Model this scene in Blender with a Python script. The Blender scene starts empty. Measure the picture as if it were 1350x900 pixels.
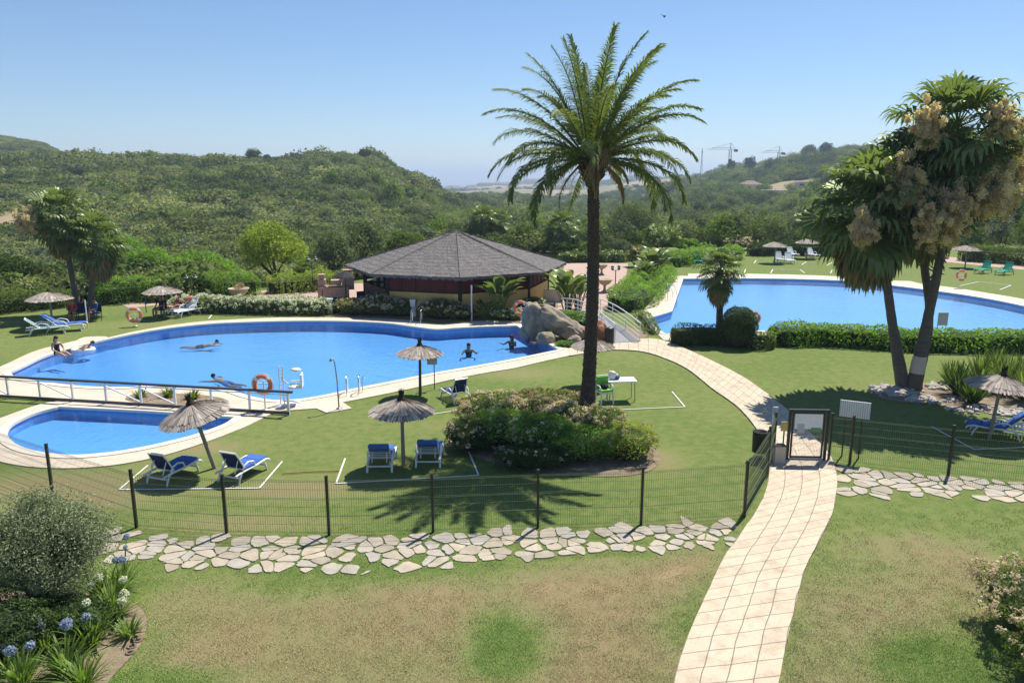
import bpy, bmesh, math, random
import numpy as np
from mathutils import Vector, Matrix, noise
from mathutils.geometry import tessellate_polygon
R = math.radians
HAZE = 0.00032
scene = bpy.context.scene
col = scene.collection
random.seed(7)

# ------------------------------------------------------------------ camera, sky, sun, exposure
CAMZ = 7.5
FPX = 1000.0
PITCH = R(12.1)
cd = bpy.data.cameras.new('camera')
cam = bpy.data.objects.new('camera', cd)
col.objects.link(cam)
cam.location = (0, 0, CAMZ)
cam.rotation_euler = (R(90) - PITCH, 0, 0)
cd.sensor_width = 36
cd.lens = 36 * FPX / 1350
cd.clip_start = 0.1
cd.clip_end = 90000
scene.camera = cam

SUN_AZ = R(35)          # from +Y (view direction) towards +X
SUN_EL = R(58.5)
w = bpy.data.worlds.new('World')
scene.world = w
w.use_nodes = True
nt = w.node_tree
bg = nt.nodes['Background']
sky = nt.nodes.new('ShaderNodeTexSky')
sky.sky_type = 'NISHITA'
sky.sun_disc = False
sky.sun_elevation = SUN_EL
sky.sun_rotation = SUN_AZ
sky.altitude = 100
sky.air_density = 1.0
sky.dust_density = 0.0
sky.ozone_density = 8.0
nt.links.new(sky.outputs[0], bg.inputs[0])
bg.inputs[1].default_value = 0.071
sl = bpy.data.lights.new('sun', 'SUN')
sl.energy = 4.3
sl.angle = R(0.5)
sl.color = (1.0, 0.95, 0.87)
sun = bpy.data.objects.new('sun', sl)
col.objects.link(sun)
sd = Vector((math.sin(SUN_AZ) * math.cos(SUN_EL), math.cos(SUN_AZ) * math.cos(SUN_EL), math.sin(SUN_EL)))
sun.rotation_euler = sd.to_track_quat('Z', 'Y').to_euler()
sun.location = (20, 30, 50)
vs = scene.view_settings
scene.display_settings.display_device = 'sRGB'
vs.view_transform = 'Standard'
vs.look = 'None'
vs.gamma = 1
vs.exposure = 0.78
vs.use_curve_mapping = False

# ------------------------------------------------------------------ pixel <-> world
CP, SP = math.cos(PITCH), math.sin(PITCH)
def G(px, py, z=0.0):
    u = (px - 675) / FPX
    v = (py - 450) / FPX
    d = (u, CP - v * SP, -SP - v * CP)
    t = (z - CAMZ) / d[2]
    return Vector((d[0] * t, d[1] * t, z))
def X(px, D, z=0.0):
    return (px - 675) / FPX * (D * CP + (CAMZ - z) * SP)
def Z(py, D):
    return CAMZ - D * math.tan(PITCH + math.atan((py - 450) / FPX))
def GL(pts, z=0.0):
    return [G(a, b, z) for a, b in pts]

def catmull(pts, n=6, closed=False):
    out = []
    N = len(pts)
    rng = range(N) if closed else range(N - 1)
    for i in rng:
        if closed:
            p0, p1, p2, p3 = pts[i - 1], pts[i], pts[(i + 1) % N], pts[(i + 2) % N]
        else:
            p1, p2 = pts[i], pts[i + 1]
            p0 = pts[i - 1] if i > 0 else p1 * 2 - p2
            p3 = pts[i + 2] if i + 2 < N else p2 * 2 - p1
        for k in range(n):
            t = k / n
            out.append(0.5 * ((2 * p1) + (p2 - p0) * t + (2 * p0 - 5 * p1 + 4 * p2 - p3) * t * t + (3 * p1 - p0 - 3 * p2 + p3) * t ** 3))
    if not closed:
        out.append(pts[-1].copy())
    return out

def smooth_corner(segs, n=5):
    """segs: list of lists of points; smooth inside each list, sharp at the joints"""
    out = []
    for s in segs:
        c = catmull(s, n) if len(s) > 2 else s
        out += c[:-1]
    return out

def resample(pts, n):
    d = [0]
    for a, b in zip(pts, pts[1:]):
        d.append(d[-1] + (b - a).length)
    out = []
    j = 0
    for i in range(n):
        t = d[-1] * i / (n - 1)
        while j < len(d) - 2 and d[j + 1] < t:
            j += 1
        s = (t - d[j]) / max(1e-9, d[j + 1] - d[j])
        out.append(pts[j].lerp(pts[j + 1], min(1, max(0, s))))
    return out

# ------------------------------------------------------------------ materials
MATS = {}
def newmat(name):
    m = bpy.data.materials.new(name)
    m.use_nodes = True
    MATS[name] = m
    return m, m.node_tree, m.node_tree.nodes['Principled BSDF']

def N(nt, t, **kw):
    n = nt.nodes.new(t)
    for k, v in kw.items():
        setattr(n, k, v)
    return n

def pmat(name, c, rough=0.7, var=0.2, scale=6.0, bump=0.0, bscale=40.0, metal=0.0, spec=0.3, c2=None, stretch=None, coord='Object', detail=6):
    """plain procedural material: base colour broken by noise, optional bump"""
    m, nt, b = newmat(name)
    tc = N(nt, 'ShaderNodeTexCoord')
    src = tc.outputs[coord]
    if stretch:
        mp = N(nt, 'ShaderNodeMapping')
        mp.inputs['Scale'].default_value = stretch
        nt.links.new(src, mp.inputs[0])
        src = mp.outputs[0]
    no = N(nt, 'ShaderNodeTexNoise')
    no.inputs['Scale'].default_value = scale
    no.inputs['Detail'].default_value = detail
    no.inputs['Roughness'].default_value = 0.65
    nt.links.new(src, no.inputs['Vector'])
    cr = N(nt, 'ShaderNodeValToRGB')
    if c2 is None:
        a = [max(0, x * (1 - var)) for x in c]
        e = [min(1, x * (1 + var)) for x in c]
    else:
        a, e = c, c2
    cr.color_ramp.elements[0].position = 0.3
    cr.color_ramp.elements[1].position = 0.7
    cr.color_ramp.elements[0].color = (*a, 1)
    cr.color_ramp.elements[1].color = (*e, 1)
    nt.links.new(no.outputs[0], cr.inputs[0])
    nt.links.new(cr.outputs[0], b.inputs['Base Color'])
    b.inputs['Roughness'].default_value = rough
    b.inputs['Metallic'].default_value = metal
    b.inputs['Specular IOR Level'].default_value = spec
    if bump:
        n2 = N(nt, 'ShaderNodeTexNoise')
        n2.inputs['Scale'].default_value = bscale
        n2.inputs['Detail'].default_value = 5
        nt.links.new(src, n2.inputs['Vector'])
        bp = N(nt, 'ShaderNodeBump')
        bp.inputs['Strength'].default_value = bump
        bp.inputs['Distance'].default_value = 0.03
        nt.links.new(n2.outputs[0], bp.inputs['Height'])
        nt.links.new(bp.outputs[0], b.inputs['Normal'])
    return m

def leafmat(name, dark, light, transl=0.35, rough=0.6, inst=False, gloss=0.02):
    """leaves: colour picked per leaf by the 'tint' attribute, some light passes through"""
    m, nt, b = newmat(name)
    nt.nodes.remove(b)
    out = nt.nodes['Material Output']
    at = N(nt, 'ShaderNodeAttribute', attribute_name='tint')
    v = at.outputs['Fac']
    if inst:
        oi = N(nt, 'ShaderNodeObjectInfo')
        tn_ = N(nt, 'ShaderNodeAttribute', attribute_name='tone', attribute_type='INSTANCER')
        mx = N(nt, 'ShaderNodeMath', operation='MULTIPLY_ADD')
        mx.inputs[1].default_value = 0.45
        nt.links.new(oi.outputs['Random'], mx.inputs[0])
        m2 = N(nt, 'ShaderNodeMath', operation='MULTIPLY')
        m2.inputs[1].default_value = 0.35
        nt.links.new(v, m2.inputs[0])
        nt.links.new(m2.outputs[0], mx.inputs[2])
        m3 = N(nt, 'ShaderNodeMath', operation='ADD')
        nt.links.new(mx.outputs[0], m3.inputs[0])
        nt.links.new(tn_.outputs['Fac'], m3.inputs[1])
        v = m3.outputs[0]
    cr = N(nt, 'ShaderNodeValToRGB')
    cr.color_ramp.elements[0].color = (*dark, 1)
    cr.color_ramp.elements[1].color = (*light, 1)
    nt.links.new(v, cr.inputs[0])
    di = N(nt, 'ShaderNodeBsdfDiffuse')
    tr = N(nt, 'ShaderNodeBsdfTranslucent')
    gl = N(nt, 'ShaderNodeBsdfGlossy')
    gl.inputs['Roughness'].default_value = rough
    gl.inputs['Color'].default_value = (0.75, 0.85, 0.6, 1)
    ml = N(nt, 'ShaderNodeMix', data_type='RGBA', blend_type='MULTIPLY')
    ml.inputs[0].default_value = 1
    nt.links.new(cr.outputs[0], ml.inputs[6])
    ml.inputs[7].default_value = (1.5, 1.6, 0.7, 1)
    nt.links.new(cr.outputs[0], di.inputs[0])
    nt.links.new(ml.outputs[2], tr.inputs[0])
    m1 = N(nt, 'ShaderNodeMixShader')
    m1.inputs[0].default_value = transl
    m2 = N(nt, 'ShaderNodeMixShader')
    m2.inputs[0].default_value = gloss
    nt.links.new(di.outputs[0], m1.inputs[1])
    nt.links.new(tr.outputs[0], m1.inputs[2])
    nt.links.new(m1.outputs[0], m2.inputs[1])
    nt.links.new(gl.outputs[0], m2.inputs[2])
    nt.links.new(m2.outputs[0], out.inputs[0])
    return m

# reeds of a parasol: every reed its own shade
m, nt, b = newmat('reed')
gi_ = N(nt, 'ShaderNodeNewGeometry')
cr_ = N(nt, 'ShaderNodeValToRGB')
e_ = cr_.color_ramp.elements
while len(e_) < 4: e_.new(.5)
for q_, (p_, c_) in zip(e_, [(0.0, (0.17, 0.14, 0.115)), (0.4, (0.31, 0.265, 0.22)), (0.8, (0.43, 0.37, 0.315)), (1.0, (0.55, 0.48, 0.41))]):
    q_.position = p_; q_.color = (*c_, 1)
nt.links.new(gi_.outputs['Random Per Island'], cr_.inputs[0])
nt.links.new(cr_.outputs[0], b.inputs['Base Color'])
b.inputs['Roughness'].default_value = .95
# plants
leafmat('leaf_mid', (0.06, 0.10, 0.022), (0.19, 0.25, 0.065))
leafmat('leaf_bright', (0.09, 0.18, 0.025), (0.27, 0.42, 0.08), 0.4)
leafmat('leaf_lime', (0.15, 0.21, 0.03), (0.36, 0.42, 0.09), 0.45)
leafmat('leaf_dark', (0.025, 0.05, 0.015), (0.085, 0.14, 0.035), 0.3)
leafmat('leaf_grey', (0.08, 0.11, 0.05), (0.23, 0.27, 0.14), 0.3)
leafmat('leaf_olive', (0.06, 0.08, 0.036), (0.33, 0.37, 0.22), 0.2, 0.6, gloss=0.03)
leafmat('leaf_palm', (0.06, 0.085, 0.028), (0.21, 0.25, 0.09), 0.35, 0.5, gloss=0.03)
leafmat('leaf_fan', (0.05, 0.078, 0.028), (0.175, 0.225, 0.085), 0.35, 0.42, gloss=0.05)
leafmat('leaf_strap', (0.06, 0.11, 0.022), (0.22, 0.32, 0.07), 0.4, 0.5, gloss=0.03)
leafmat('leaf_dry', (0.16, 0.10, 0.05), (0.42, 0.32, 0.18), 0.25)
leafmat('petal_white', (0.6, 0.6, 0.55), (0.85, 0.85, 0.8), 0.3)
leafmat('petal_pink', (0.50, 0.36, 0.30), (0.80, 0.66, 0.58), 0.3)
leafmat('petal_tan', (0.30, 0.22, 0.16), (0.55, 0.43, 0.31), 0.3)
leafmat('petal_blue', (0.22, 0.26, 0.5), (0.5, 0.56, 0.8), 0.3)
leafmat('palm_blossom', (0.42, 0.32, 0.235), (0.80, 0.66, 0.53), 0.4)
leafmat('scrub_a', (0.07, 0.10, 0.032), (0.38, 0.40, 0.18), 0.25, inst=True, gloss=0.0)
leafmat('scrub_b', (0.045, 0.078, 0.025), (0.25, 0.32, 0.105), 0.25, inst=True, gloss=0.0)
leafmat('scrub_c', (0.06, 0.09, 0.048), (0.22, 0.26, 0.14), 0.2, inst=True, gloss=0.0)
leafmat('scrub_p', (0.10, 0.13, 0.06), (0.30, 0.34, 0.17), 0.3, inst=True, gloss=0.0)
leafmat('scrub_g', (0.08, 0.13, 0.03), (0.25, 0.33, 0.09), 0.35, inst=True, gloss=0.0)
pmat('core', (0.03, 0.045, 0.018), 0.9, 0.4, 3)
pmat('stem', (0.12, 0.11, 0.05), 0.8, 0.3, 5)
pmat('green_stem', (0.10, 0.16, 0.04), 0.6, 0.2, 5)
pmat('bark', (0.10, 0.075, 0.05), 0.9, 0.45, 9, 0.8, 30)
pmat('bark_palm', (0.075, 0.058, 0.045), 0.95, 0.5, 12, 1.0, 25)
pmat('bark_fan', (0.13, 0.11, 0.095), 0.9, 0.3, 4, 0.6, 20, stretch=(1, 1, 6))
# built things
pmat('white_plastic', (0.78, 0.78, 0.76), 0.35, 0.05, 4, spec=0.5)
pmat('blue_cushion', (0.05, 0.13, 0.40), 0.8, 0.2, 8, 0.2, 60)
pmat('navy_sling', (0.015, 0.03, 0.12), 0.8, 0.25, 12)
pmat('teal_plastic', (0.03, 0.36, 0.24), 0.45, 0.1, 5)
pmat('teal_sling', (0.10, 0.26, 0.25), 0.7, 0.15, 8)
pmat('pale_sling', (0.55, 0.62, 0.68), 0.7, 0.1, 8)
pmat('red_towel', (0.55, 0.09, 0.08), 0.9, 0.2, 10)
pmat('green_seat', (0.18, 0.5, 0.06), 0.5, 0.1, 8)
pmat('thatch', (0.085, 0.068, 0.055), 0.95, 0.5, 10, c2=(0.36, 0.30, 0.24), stretch=(1, 1, 1), detail=8)
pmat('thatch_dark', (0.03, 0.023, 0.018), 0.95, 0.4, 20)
pmat('pole_wood', (0.28, 0.24, 0.19), 0.8, 0.25, 8, stretch=(6, 6, 0.5))
pmat('pole_dark', (0.09, 0.075, 0.06), 0.8, 0.25, 8, stretch=(6, 6, 0.5))
pmat('fence_black', (0.012, 0.014, 0.013), 0.45, 0.2, 10, spec=0.5)
pmat('fence_green', (0.10, 0.13, 0.07), 0.5, 0.2, 10, spec=0.5)
pmat('white_paint', (0.76, 0.76, 0.74), 0.4, 0.06, 6, spec=0.5)
pmat('grey_metal', (0.42, 0.43, 0.44), 0.35, 0.1, 8, metal=0.7)
pmat('chrome', (0.75, 0.76, 0.78), 0.12, 0.03, 8, metal=1.0)
pmat('dark_metal', (0.03, 0.032, 0.035), 0.4, 0.2, 8, spec=0.5)
pmat('rail_dark', (0.055, 0.06, 0.07), 0.35, 0.2, 8, spec=0.5)
pmat('orange_ring', (0.72, 0.22, 0.10), 0.5, 0.12, 6)
pmat('reflective_band', (0.75, 0.74, 0.70), 0.4, 0.06, 6)
pmat('sign_white', (0.72, 0.73, 0.74), 0.5, 0.05, 6)
pmat('sign_grey', (0.42, 0.44, 0.46), 0.5, 0.05, 6)
pmat('sign_yellow', (0.55, 0.42, 0.10), 0.5, 0.1, 6)
pmat('sign_green', (0.13, 0.26, 0.16), 0.5, 0.1, 6)
pmat('box_beige', (0.55, 0.47, 0.38), 0.7, 0.08, 6)
pmat('bin_black', (0.02, 0.02, 0.022), 0.5, 0.2, 6)
pmat('ochre_wall', (0.68, 0.46, 0.16), 0.85, 0.12, 3, 0.2, 20)
pmat('red_wall', (0.11, 0.02, 0.015), 0.7, 0.2, 3)
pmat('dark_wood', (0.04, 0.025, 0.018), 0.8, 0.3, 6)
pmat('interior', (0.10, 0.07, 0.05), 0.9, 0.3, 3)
pmat('brick_pink', (0.50, 0.32, 0.25), 0.9, 0.15, 5)
pmat('terracotta', (0.42, 0.22, 0.14), 0.85, 0.2, 6)
pmat('urn_stone', (0.46, 0.36, 0.27), 0.9, 0.2, 6, 0.4, 30)
pmat('boulder', (0.17, 0.145, 0.11), 0.92, 0.35, 2.2, 1.0, 5, c2=(0.42, 0.35, 0.255), detail=9)
pmat('red_rock', (0.28, 0.13, 0.075), 0.92, 0.35, 3, 0.8, 12)
pmat('white_rock', (0.42, 0.39, 0.34), 0.9, 0.25, 2, 0.5, 10)
pmat('deck_boards', (0.24, 0.24, 0.25), 0.8, 0.15, 3, stretch=(1, 8, 1))
pmat('skin', (0.50, 0.30, 0.20), 0.55, 0.06, 8)
pmat('skin_tan', (0.34, 0.19, 0.12), 0.55, 0.06, 8)
pmat('hair_dark', (0.015, 0.011, 0.009), 0.6, 0.2, 20)
pmat('hair_brown', (0.08, 0.045, 0.025), 0.6, 0.2, 20)
pmat('cloth_black', (0.014, 0.014, 0.017), 0.8, 0.2, 20)
pmat('cloth_red', (0.45, 0.07, 0.06), 0.8, 0.15, 20)
pmat('cloth_blue', (0.05, 0.09, 0.25), 0.8, 0.15, 20)
pmat('cloth_white', (0.75, 0.74, 0.72), 0.8, 0.08, 20)
pmat('eye_dark', (0.02, 0.015, 0.012), 0.3, 0.1, 20)
pmat('lip', (0.38, 0.13, 0.11), 0.5, 0.1, 20)
pmat('tape_white', (0.72, 0.71, 0.66), 0.8, 0.12, 3)
pmat('hose_red', (0.34, 0.12, 0.06), 0.6, 0.2, 3)
pmat('roof_tile', (0.22, 0.16, 0.13), 0.9, 0.2, 3)
pmat('house_white', (0.62, 0.58, 0.52), 0.9, 0.08, 2)
pmat('house_pink', (0.5, 0.33, 0.27), 0.9, 0.08, 2)
pmat('window_dark', (0.03, 0.035, 0.04), 0.3, 0.1, 3)
pmat('soil', (0.15, 0.11, 0.07), 0.95, 0.4, 4, 0.8, 30, c2=(0.30, 0.235, 0.16))
pmat('tuft', (0.05, 0.05, 0.03), 0.9, 0.4, 10)

# ------------------------------------------------------------------ mesh builder and tagging
def tag(o, label=None, cat=None, group=None, kind=None):
    if label: o['label'] = label
    if cat: o['category'] = cat
    if group: o['group'] = group
    if kind: o['kind'] = kind
    return o

def empty(name, loc=(0, 0, 0), rz=0.0, label=None, cat=None, group=None):
    o = bpy.data.objects.new(name, None)
    o.empty_display_size = 0.3
    col.objects.link(o)
    o.location = loc
    o.rotation_euler = (0, 0, rz)
    return tag(o, label, cat, group)

def copy_tree(o, parent=None):
    c = o.copy()
    col.objects.link(c)
    c.parent = parent
    for ch in list(o.children):
        copy_tree(ch, c)
    return c

class MB:
    def __init__(self):
        self.v, self.f, self.m = [], [], []
        self.slots = []
        self.smooth = []
    def mi(self, mat):
        if mat not in self.slots:
            self.slots.append(mat)
        return self.slots.index(mat)
    def add(self, vs, fs, mat, smooth=False):
        b = len(self.v)
        self.v += [tuple(x) for x in vs]
        k = self.mi(mat)
        for f in fs:
            self.f.append([b + i for i in f])
            self.m.append(k)
            self.smooth.append(smooth)
        return self
    def box(self, c, s, mat, rz=0.0, mtx=None):
        hx, hy, hz = s[0] / 2, s[1] / 2, s[2] / 2
        vs = [Vector((x, y, z)) for x in (-hx, hx) for y in (-hy, hy) for z in (-hz, hz)]
        if mtx is not None:
            vs = [mtx @ v for v in vs]
        elif rz:
            m = Matrix.Rotation(rz, 3, 'Z')
            vs = [m @ v for v in vs]
        c = Vector(c)
        vs = [v + c for v in vs]
        return self.add(vs, [(0, 1, 3, 2), (4, 6, 7, 5), (0, 4, 5, 1), (2, 3, 7, 6), (0, 2, 6, 4), (1, 5, 7, 3)], mat)
    def bar(self, a, b, wd, ht, mat, up=(0, 0, 1)):
        a, b = Vector(a), Vector(b)
        d = (b - a)
        L = d.length
        d = d.normalized()
        u = Vector(up)
        if abs(d.dot(u)) > 0.98:
            u = Vector((0, 1, 0))
        s = d.cross(u).normalized()
        u2 = s.cross(d).normalized()
        vs = []
        for p in (a, b):
            for i, j in ((-1, -1), (1, -1), (1, 1), (-1, 1)):
                vs.append(p + s * wd / 2 * i + u2 * ht / 2 * j)
        return self.add(vs, [(0, 1, 2, 3), (7, 6, 5, 4), (0, 4, 5, 1), (1, 5, 6, 2), (2, 6, 7, 3), (3, 7, 4, 0)], mat)
    def tube(self, pts, r, mat, n=8, caps=True, closed=False):
        pts = [Vector(p) for p in pts]
        if not isinstance(r, (list, tuple)):
            r = [r] * len(pts)
        rings = []
        prev = None
        M = len(pts)
        for i, p in enumerate(pts):
            if closed:
                d = pts[(i + 1) % M] - pts[i - 1]
            else:
                d = pts[min(i + 1, M - 1)] - pts[max(i - 1, 0)]
            d = d.normalized()
            if prev is None:
                s = d.orthogonal().normalized()
            else:
                s = (prev - d * prev.dot(d)).normalized()
            prev = s
            t = d.cross(s)
            rings.append([p + (s * math.cos(a) + t * math.sin(a)) * r[i] for a in [2 * math.pi * k / n for k in range(n)]])
        vs = [v for rr in rings for v in rr]
        fs = []
        L = M if closed else M - 1
        for i in range(L):
            j = (i + 1) % M
            for k in range(n):
                k2 = (k + 1) % n
                fs.append((i * n + k, i * n + k2, j * n + k2, j * n + k))
        self.add(vs, fs, mat, True)
        if caps and not closed:
            self.add(rings[0], [tuple(reversed(range(n)))], mat)
            self.add(rings[-1], [tuple(range(n))], mat)
        return self
    def lathe(self, prof, mat, n=20, c=(0, 0, 0), smooth=True, caps=True):
        c = Vector(c)
        vs = [c + Vector((r * math.cos(2 * math.pi * k / n), r * math.sin(2 * math.pi * k / n), z)) for r, z in prof for k in range(n)]
        fs = []
        for i in range(len(prof) - 1):
            for k in range(n):
                k2 = (k + 1) % n
                fs.append((i * n + k, i * n + k2, (i + 1) * n + k2, (i + 1) * n + k))
        if caps:
            fs.append(tuple(reversed(range(n))))
            fs.append(tuple((len(prof) - 1) * n + k for k in range(n)))
        return self.add(vs, fs, mat, smooth)
    def blob(self, c, r, mat, seed=0, amp=0.15, freq=1.2, sub=3, mtx=None, flat=False):
        bm = bmesh.new()
        bmesh.ops.create_icosphere(bm, subdivisions=sub, radius=1)
        vs = []
        c = Vector(c)
        for v in bm.verts:
            k = 1 + amp * noise.fractal(v.co * freq + Vector((seed * 3.1, seed * 7.7, seed)), 1, 2, 3)
            q = v.co * k
            q = Vector((q.x * r[0], q.y * r[1], q.z * r[2]))
            if mtx is not None:
                q = mtx @ q
            vs.append(c + q)
        fs = [tuple(v.index for v in f.verts) for f in bm.faces]
        bm.free()
        return self.add(vs, fs, mat, not flat)
    def build(self, name, parent=None, loc=None):
        me = bpy.data.meshes.new(name)
        me.from_pydata(self.v, [], self.f)
        for s in self.slots:
            me.materials.append(MATS[s])
        me.polygons.foreach_set('material_index', self.m)
        me.polygons.foreach_set('use_smooth', self.smooth)
        me.update()
        o = bpy.data.objects.new(name, me)
        col.objects.link(o)
        if parent is not None:
            o.parent = parent
        if loc is not None:
            o.location = loc
        return o

def rodrigues(v, k, a):
    return v * math.cos(a) + k.cross(v) * math.sin(a) + k * k.dot(v) * (1 - math.cos(a))

# ------------------------------------------------------------------ leaves
def nrm(a):
    return a / np.maximum(1e-9, np.linalg.norm(a, axis=1, keepdims=True))

def quads_mesh(name, V, mat, tint, mats=None, midx=None):
    """V: (n,4,3) quads"""
    n = V.shape[0]
    me = bpy.data.meshes.new(name)
    me.vertices.add(n * 4)
    me.vertices.foreach_set('co', V.reshape(-1).astype(np.float32))
    me.loops.add(n * 4)
    me.loops.foreach_set('vertex_index', np.arange(n * 4, dtype=np.int32))
    me.polygons.add(n)
    me.polygons.foreach_set('loop_start', np.arange(0, n * 4, 4, dtype=np.int32))
    me.polygons.foreach_set('loop_total', np.full(n, 4, dtype=np.int32))
    for m in ([mat] if mats is None else mats):
        me.materials.append(MATS[m])
    if midx is not None:
        me.polygons.foreach_set('material_index', midx.astype(np.int32))
    me.update(calc_edges=True)
    at = me.attributes.new('tint', 'FLOAT', 'FACE')
    at.data.foreach_set('value', np.clip(tint, 0, 1).astype(np.float32))
    return me

def leaf_quads(C, Nn, size, aspect, rng, tilt=0.7, sizevar=0.35):
    n = len(C)
    nn = nrm(nrm(Nn) + rng.normal(0, tilt, (n, 3)))
    t = nrm(np.cross(nn, rng.normal(0, 1, (n, 3))))
    b = np.cross(nn, t)
    L = size * (1 + rng.uniform(-sizevar, sizevar, (n, 1)))
    W = L * aspect
    return np.stack([C - t * L / 2, C + b * W / 2, C + t * L / 2, C - b * W / 2], axis=1)

def add_leaves(name, C, Nn, size, aspect, mat, rng, parent, tint, tilt=0.7):
    me = quads_mesh(name, leaf_quads(C, Nn, size, aspect, rng, tilt), mat, tint)
    o = bpy.data.objects.new(name, me)
    col.objects.link(o)
    if parent is not None:
        o.parent = parent
    return o

def clump_cloud(rng, centers, radii, per, squash=0.85):
    """leaves in the outer shell of many clumps"""
    C, Nn, T = [], [], []
    for c, r in zip(centers, radii):
        k = max(6, int(per * (r / np.mean(radii)) ** 2))
        d = nrm(rng.normal(0, 1, (k, 3)))
        rad = r * (0.72 + 0.38 * rng.random((k, 1)))
        p = d * rad
        p[:, 2] *= squash
        C.append(c + p)
        Nn.append(d + np.array([0, 0, 0.35]))
        T.append(np.full(k, rng.uniform(0.15, 0.85)) + rng.normal(0, 0.16, k))
    return np.concatenate(C), np.concatenate(Nn), np.concatenate(T)

def crown_clumps(rng, rx, ry, rz, n, rc, cz, bottom=-0.7):
    """clump centres inside an uneven ellipsoid, mostly near its surface"""
    cs, rs = [], []
    k = 0
    while len(cs) < n and k < n * 40:
        k += 1
        d = rng.normal(0, 1, 3)
        d /= np.linalg.norm(d)
        if d[2] < bottom:
            continue
        rr = rng.random() ** 0.35
        lump = 0.82 + 0.3 * noise.noise(Vector((d[0] * 1.6, d[1] * 1.6, d[2] * 1.6 + n * 0.13 + cz)))
        p = np.array([d[0] * rx * rr * lump, d[1] * ry * rr * lump, d[2] * rz * rr * lump + cz])
        cs.append(p)
        rs.append(rc * rng.uniform(0.65, 1.25))
    return np.array(cs), np.array(rs)
# ------------------------------------------------------------------ terrain
ROWS = [50, 62, 85, 110, 150, 200, 260, 350, 600, 1200, 2500, 4500, 7000]
# screen heights the land reaches at each distance; None = flat pool terrace; numbers below -900 are heights in metres (-1000+z)
def zz(m): return ('z', m)
COLS = {
    -400: [None, zz(-1.0), 352, 318, 275, 240, 218, 205, 178, zz(20), zz(-20), zz(-70), zz(-70)],
    0:    [None, zz(-1.2), 362, 330, 288, 252, 229, 219, 181, zz(38), zz(-20), zz(-70), zz(-70)],
    50:   [None, zz(-1.2), 362, 330, 288, 252, 229, 218, 189, zz(36), zz(-20), zz(-70), zz(-70)],
    100:  [None, zz(-1.2), 362, 332, 290, 252, 226, 213, 214, zz(8), zz(-20), zz(-70), zz(-70)],
    200:  [None, zz(-1.2), 362, 335, 293, 256, 228, 213, zz(12), zz(-10), zz(-20), zz(-70), zz(-70)],
    300:  [None, zz(-1.2), 362, 337, 296, 260, 232, 216, zz(8), zz(-10), zz(-20), zz(-70), zz(-70)],
    380:  [None, zz(-1.2), 362, 338, 300, 262, 233, 216, zz(6), zz(-10), zz(-20), zz(-70), zz(-70)],
    430:  [None, zz(-1.0), 358, 338, 302, 264, 232, 211, zz(8), zz(-10), zz(-20), zz(-70), zz(-70)],
    490:  [None, zz(-0.6), 350, 338, 305, 270, 236, 209, zz(6), zz(-10), zz(-20), zz(-70), zz(-70)],
    540:  [None, None, 345, 338, 312, 280, 258, 236, zz(-4), zz(-12), 252, zz(-70), zz(-70)],
    600:  [None, None, zz(-1), 338, 320, 304, 288, 270, 262, zz(-14), 248, zz(-55), zz(-70)],
    660:  [None, None, zz(-1), 336, 322, 306, 292, 276, 262, 252, 244, 241, zz(-70)],
    750:  [None, None, zz(-1), 334, 320, 308, 296, 286, 268, 255, 243, 240, zz(-70)],
    850:  [None, None, zz(0), 332, 318, 306, 294, 281, 262, 240, 236, zz(-50), zz(-70)],
    910:  [None, None, None, 330, 314, 302, 289, 272, 246, 234, zz(-10), zz(-50), zz(-70)],
    970:  [None, None, None, 328, 310, 297, 284, 263, 230, 219, zz(10), zz(-50), zz(-70)],
    1050: [None, None, None, 326, 306, 290, 276, 253, 213, zz(20), zz(10), zz(-50), zz(-70)],
    1120: [None, None, None, 325, 302, 284, 268, 243, 201, zz(26), zz(10), zz(-50), zz(-70)],
    1350: [None, None, None, 318, 290, 265, 240, 220, 190, zz(30), zz(10), zz(-50), zz(-70)],
    1750: [None, None, None, 315, 285, 258, 235, 216, 188, zz(30), zz(10), zz(-50), zz(-70)],
}
_ck = sorted(COLS)
_tab = np.zeros((len(_ck), len(ROWS)))
for i, c in enumerate(_ck):
    for j, (D, e) in enumerate(zip(ROWS, COLS[c])):
        _tab[i, j] = 0 if e is None else (e[1] if isinstance(e, tuple) else Z(e, D))
_lr = np.log(np.array(ROWS, float))

_off = np.random.default_rng(3).uniform(0, 100, (8, 3))
def fbm2(x, y, scale, octv=4, seed=0):
    """cheap vectorised value noise"""
    x = np.asarray(x, float) / scale + 37.3 * (seed + 1)
    y = np.asarray(y, float) / scale - 19.1 * (seed + 1)
    tot, amp, nn = 0, 1, 0
    for o in range(octv):
        xi, yi = np.floor(x).astype(np.int64), np.floor(y).astype(np.int64)
        fx, fy = x - xi, y - yi
        fx, fy = fx * fx * (3 - 2 * fx), fy * fy * (3 - 2 * fy)
        def h(a, b):
            n = (a * 374761393 + b * 668265263 + (seed + o) * 974634777) & 0x7fffffff
            n = ((n ^ (n >> 13)) * 1274126177) & 0x7fffffff
            return ((n ^ (n >> 16)) & 0xffff) / 65535.0
        v = (h(xi, yi) * (1 - fx) + h(xi + 1, yi) * fx) * (1 - fy) + (h(xi, yi + 1) * (1 - fx) + h(xi + 1, yi + 1) * fx) * fy
        tot = tot + amp * (v * 2 - 1)
        nn += amp
        amp *= 0.5
        x, y = x * 2.03, y * 2.03
    return tot / nn

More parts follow.
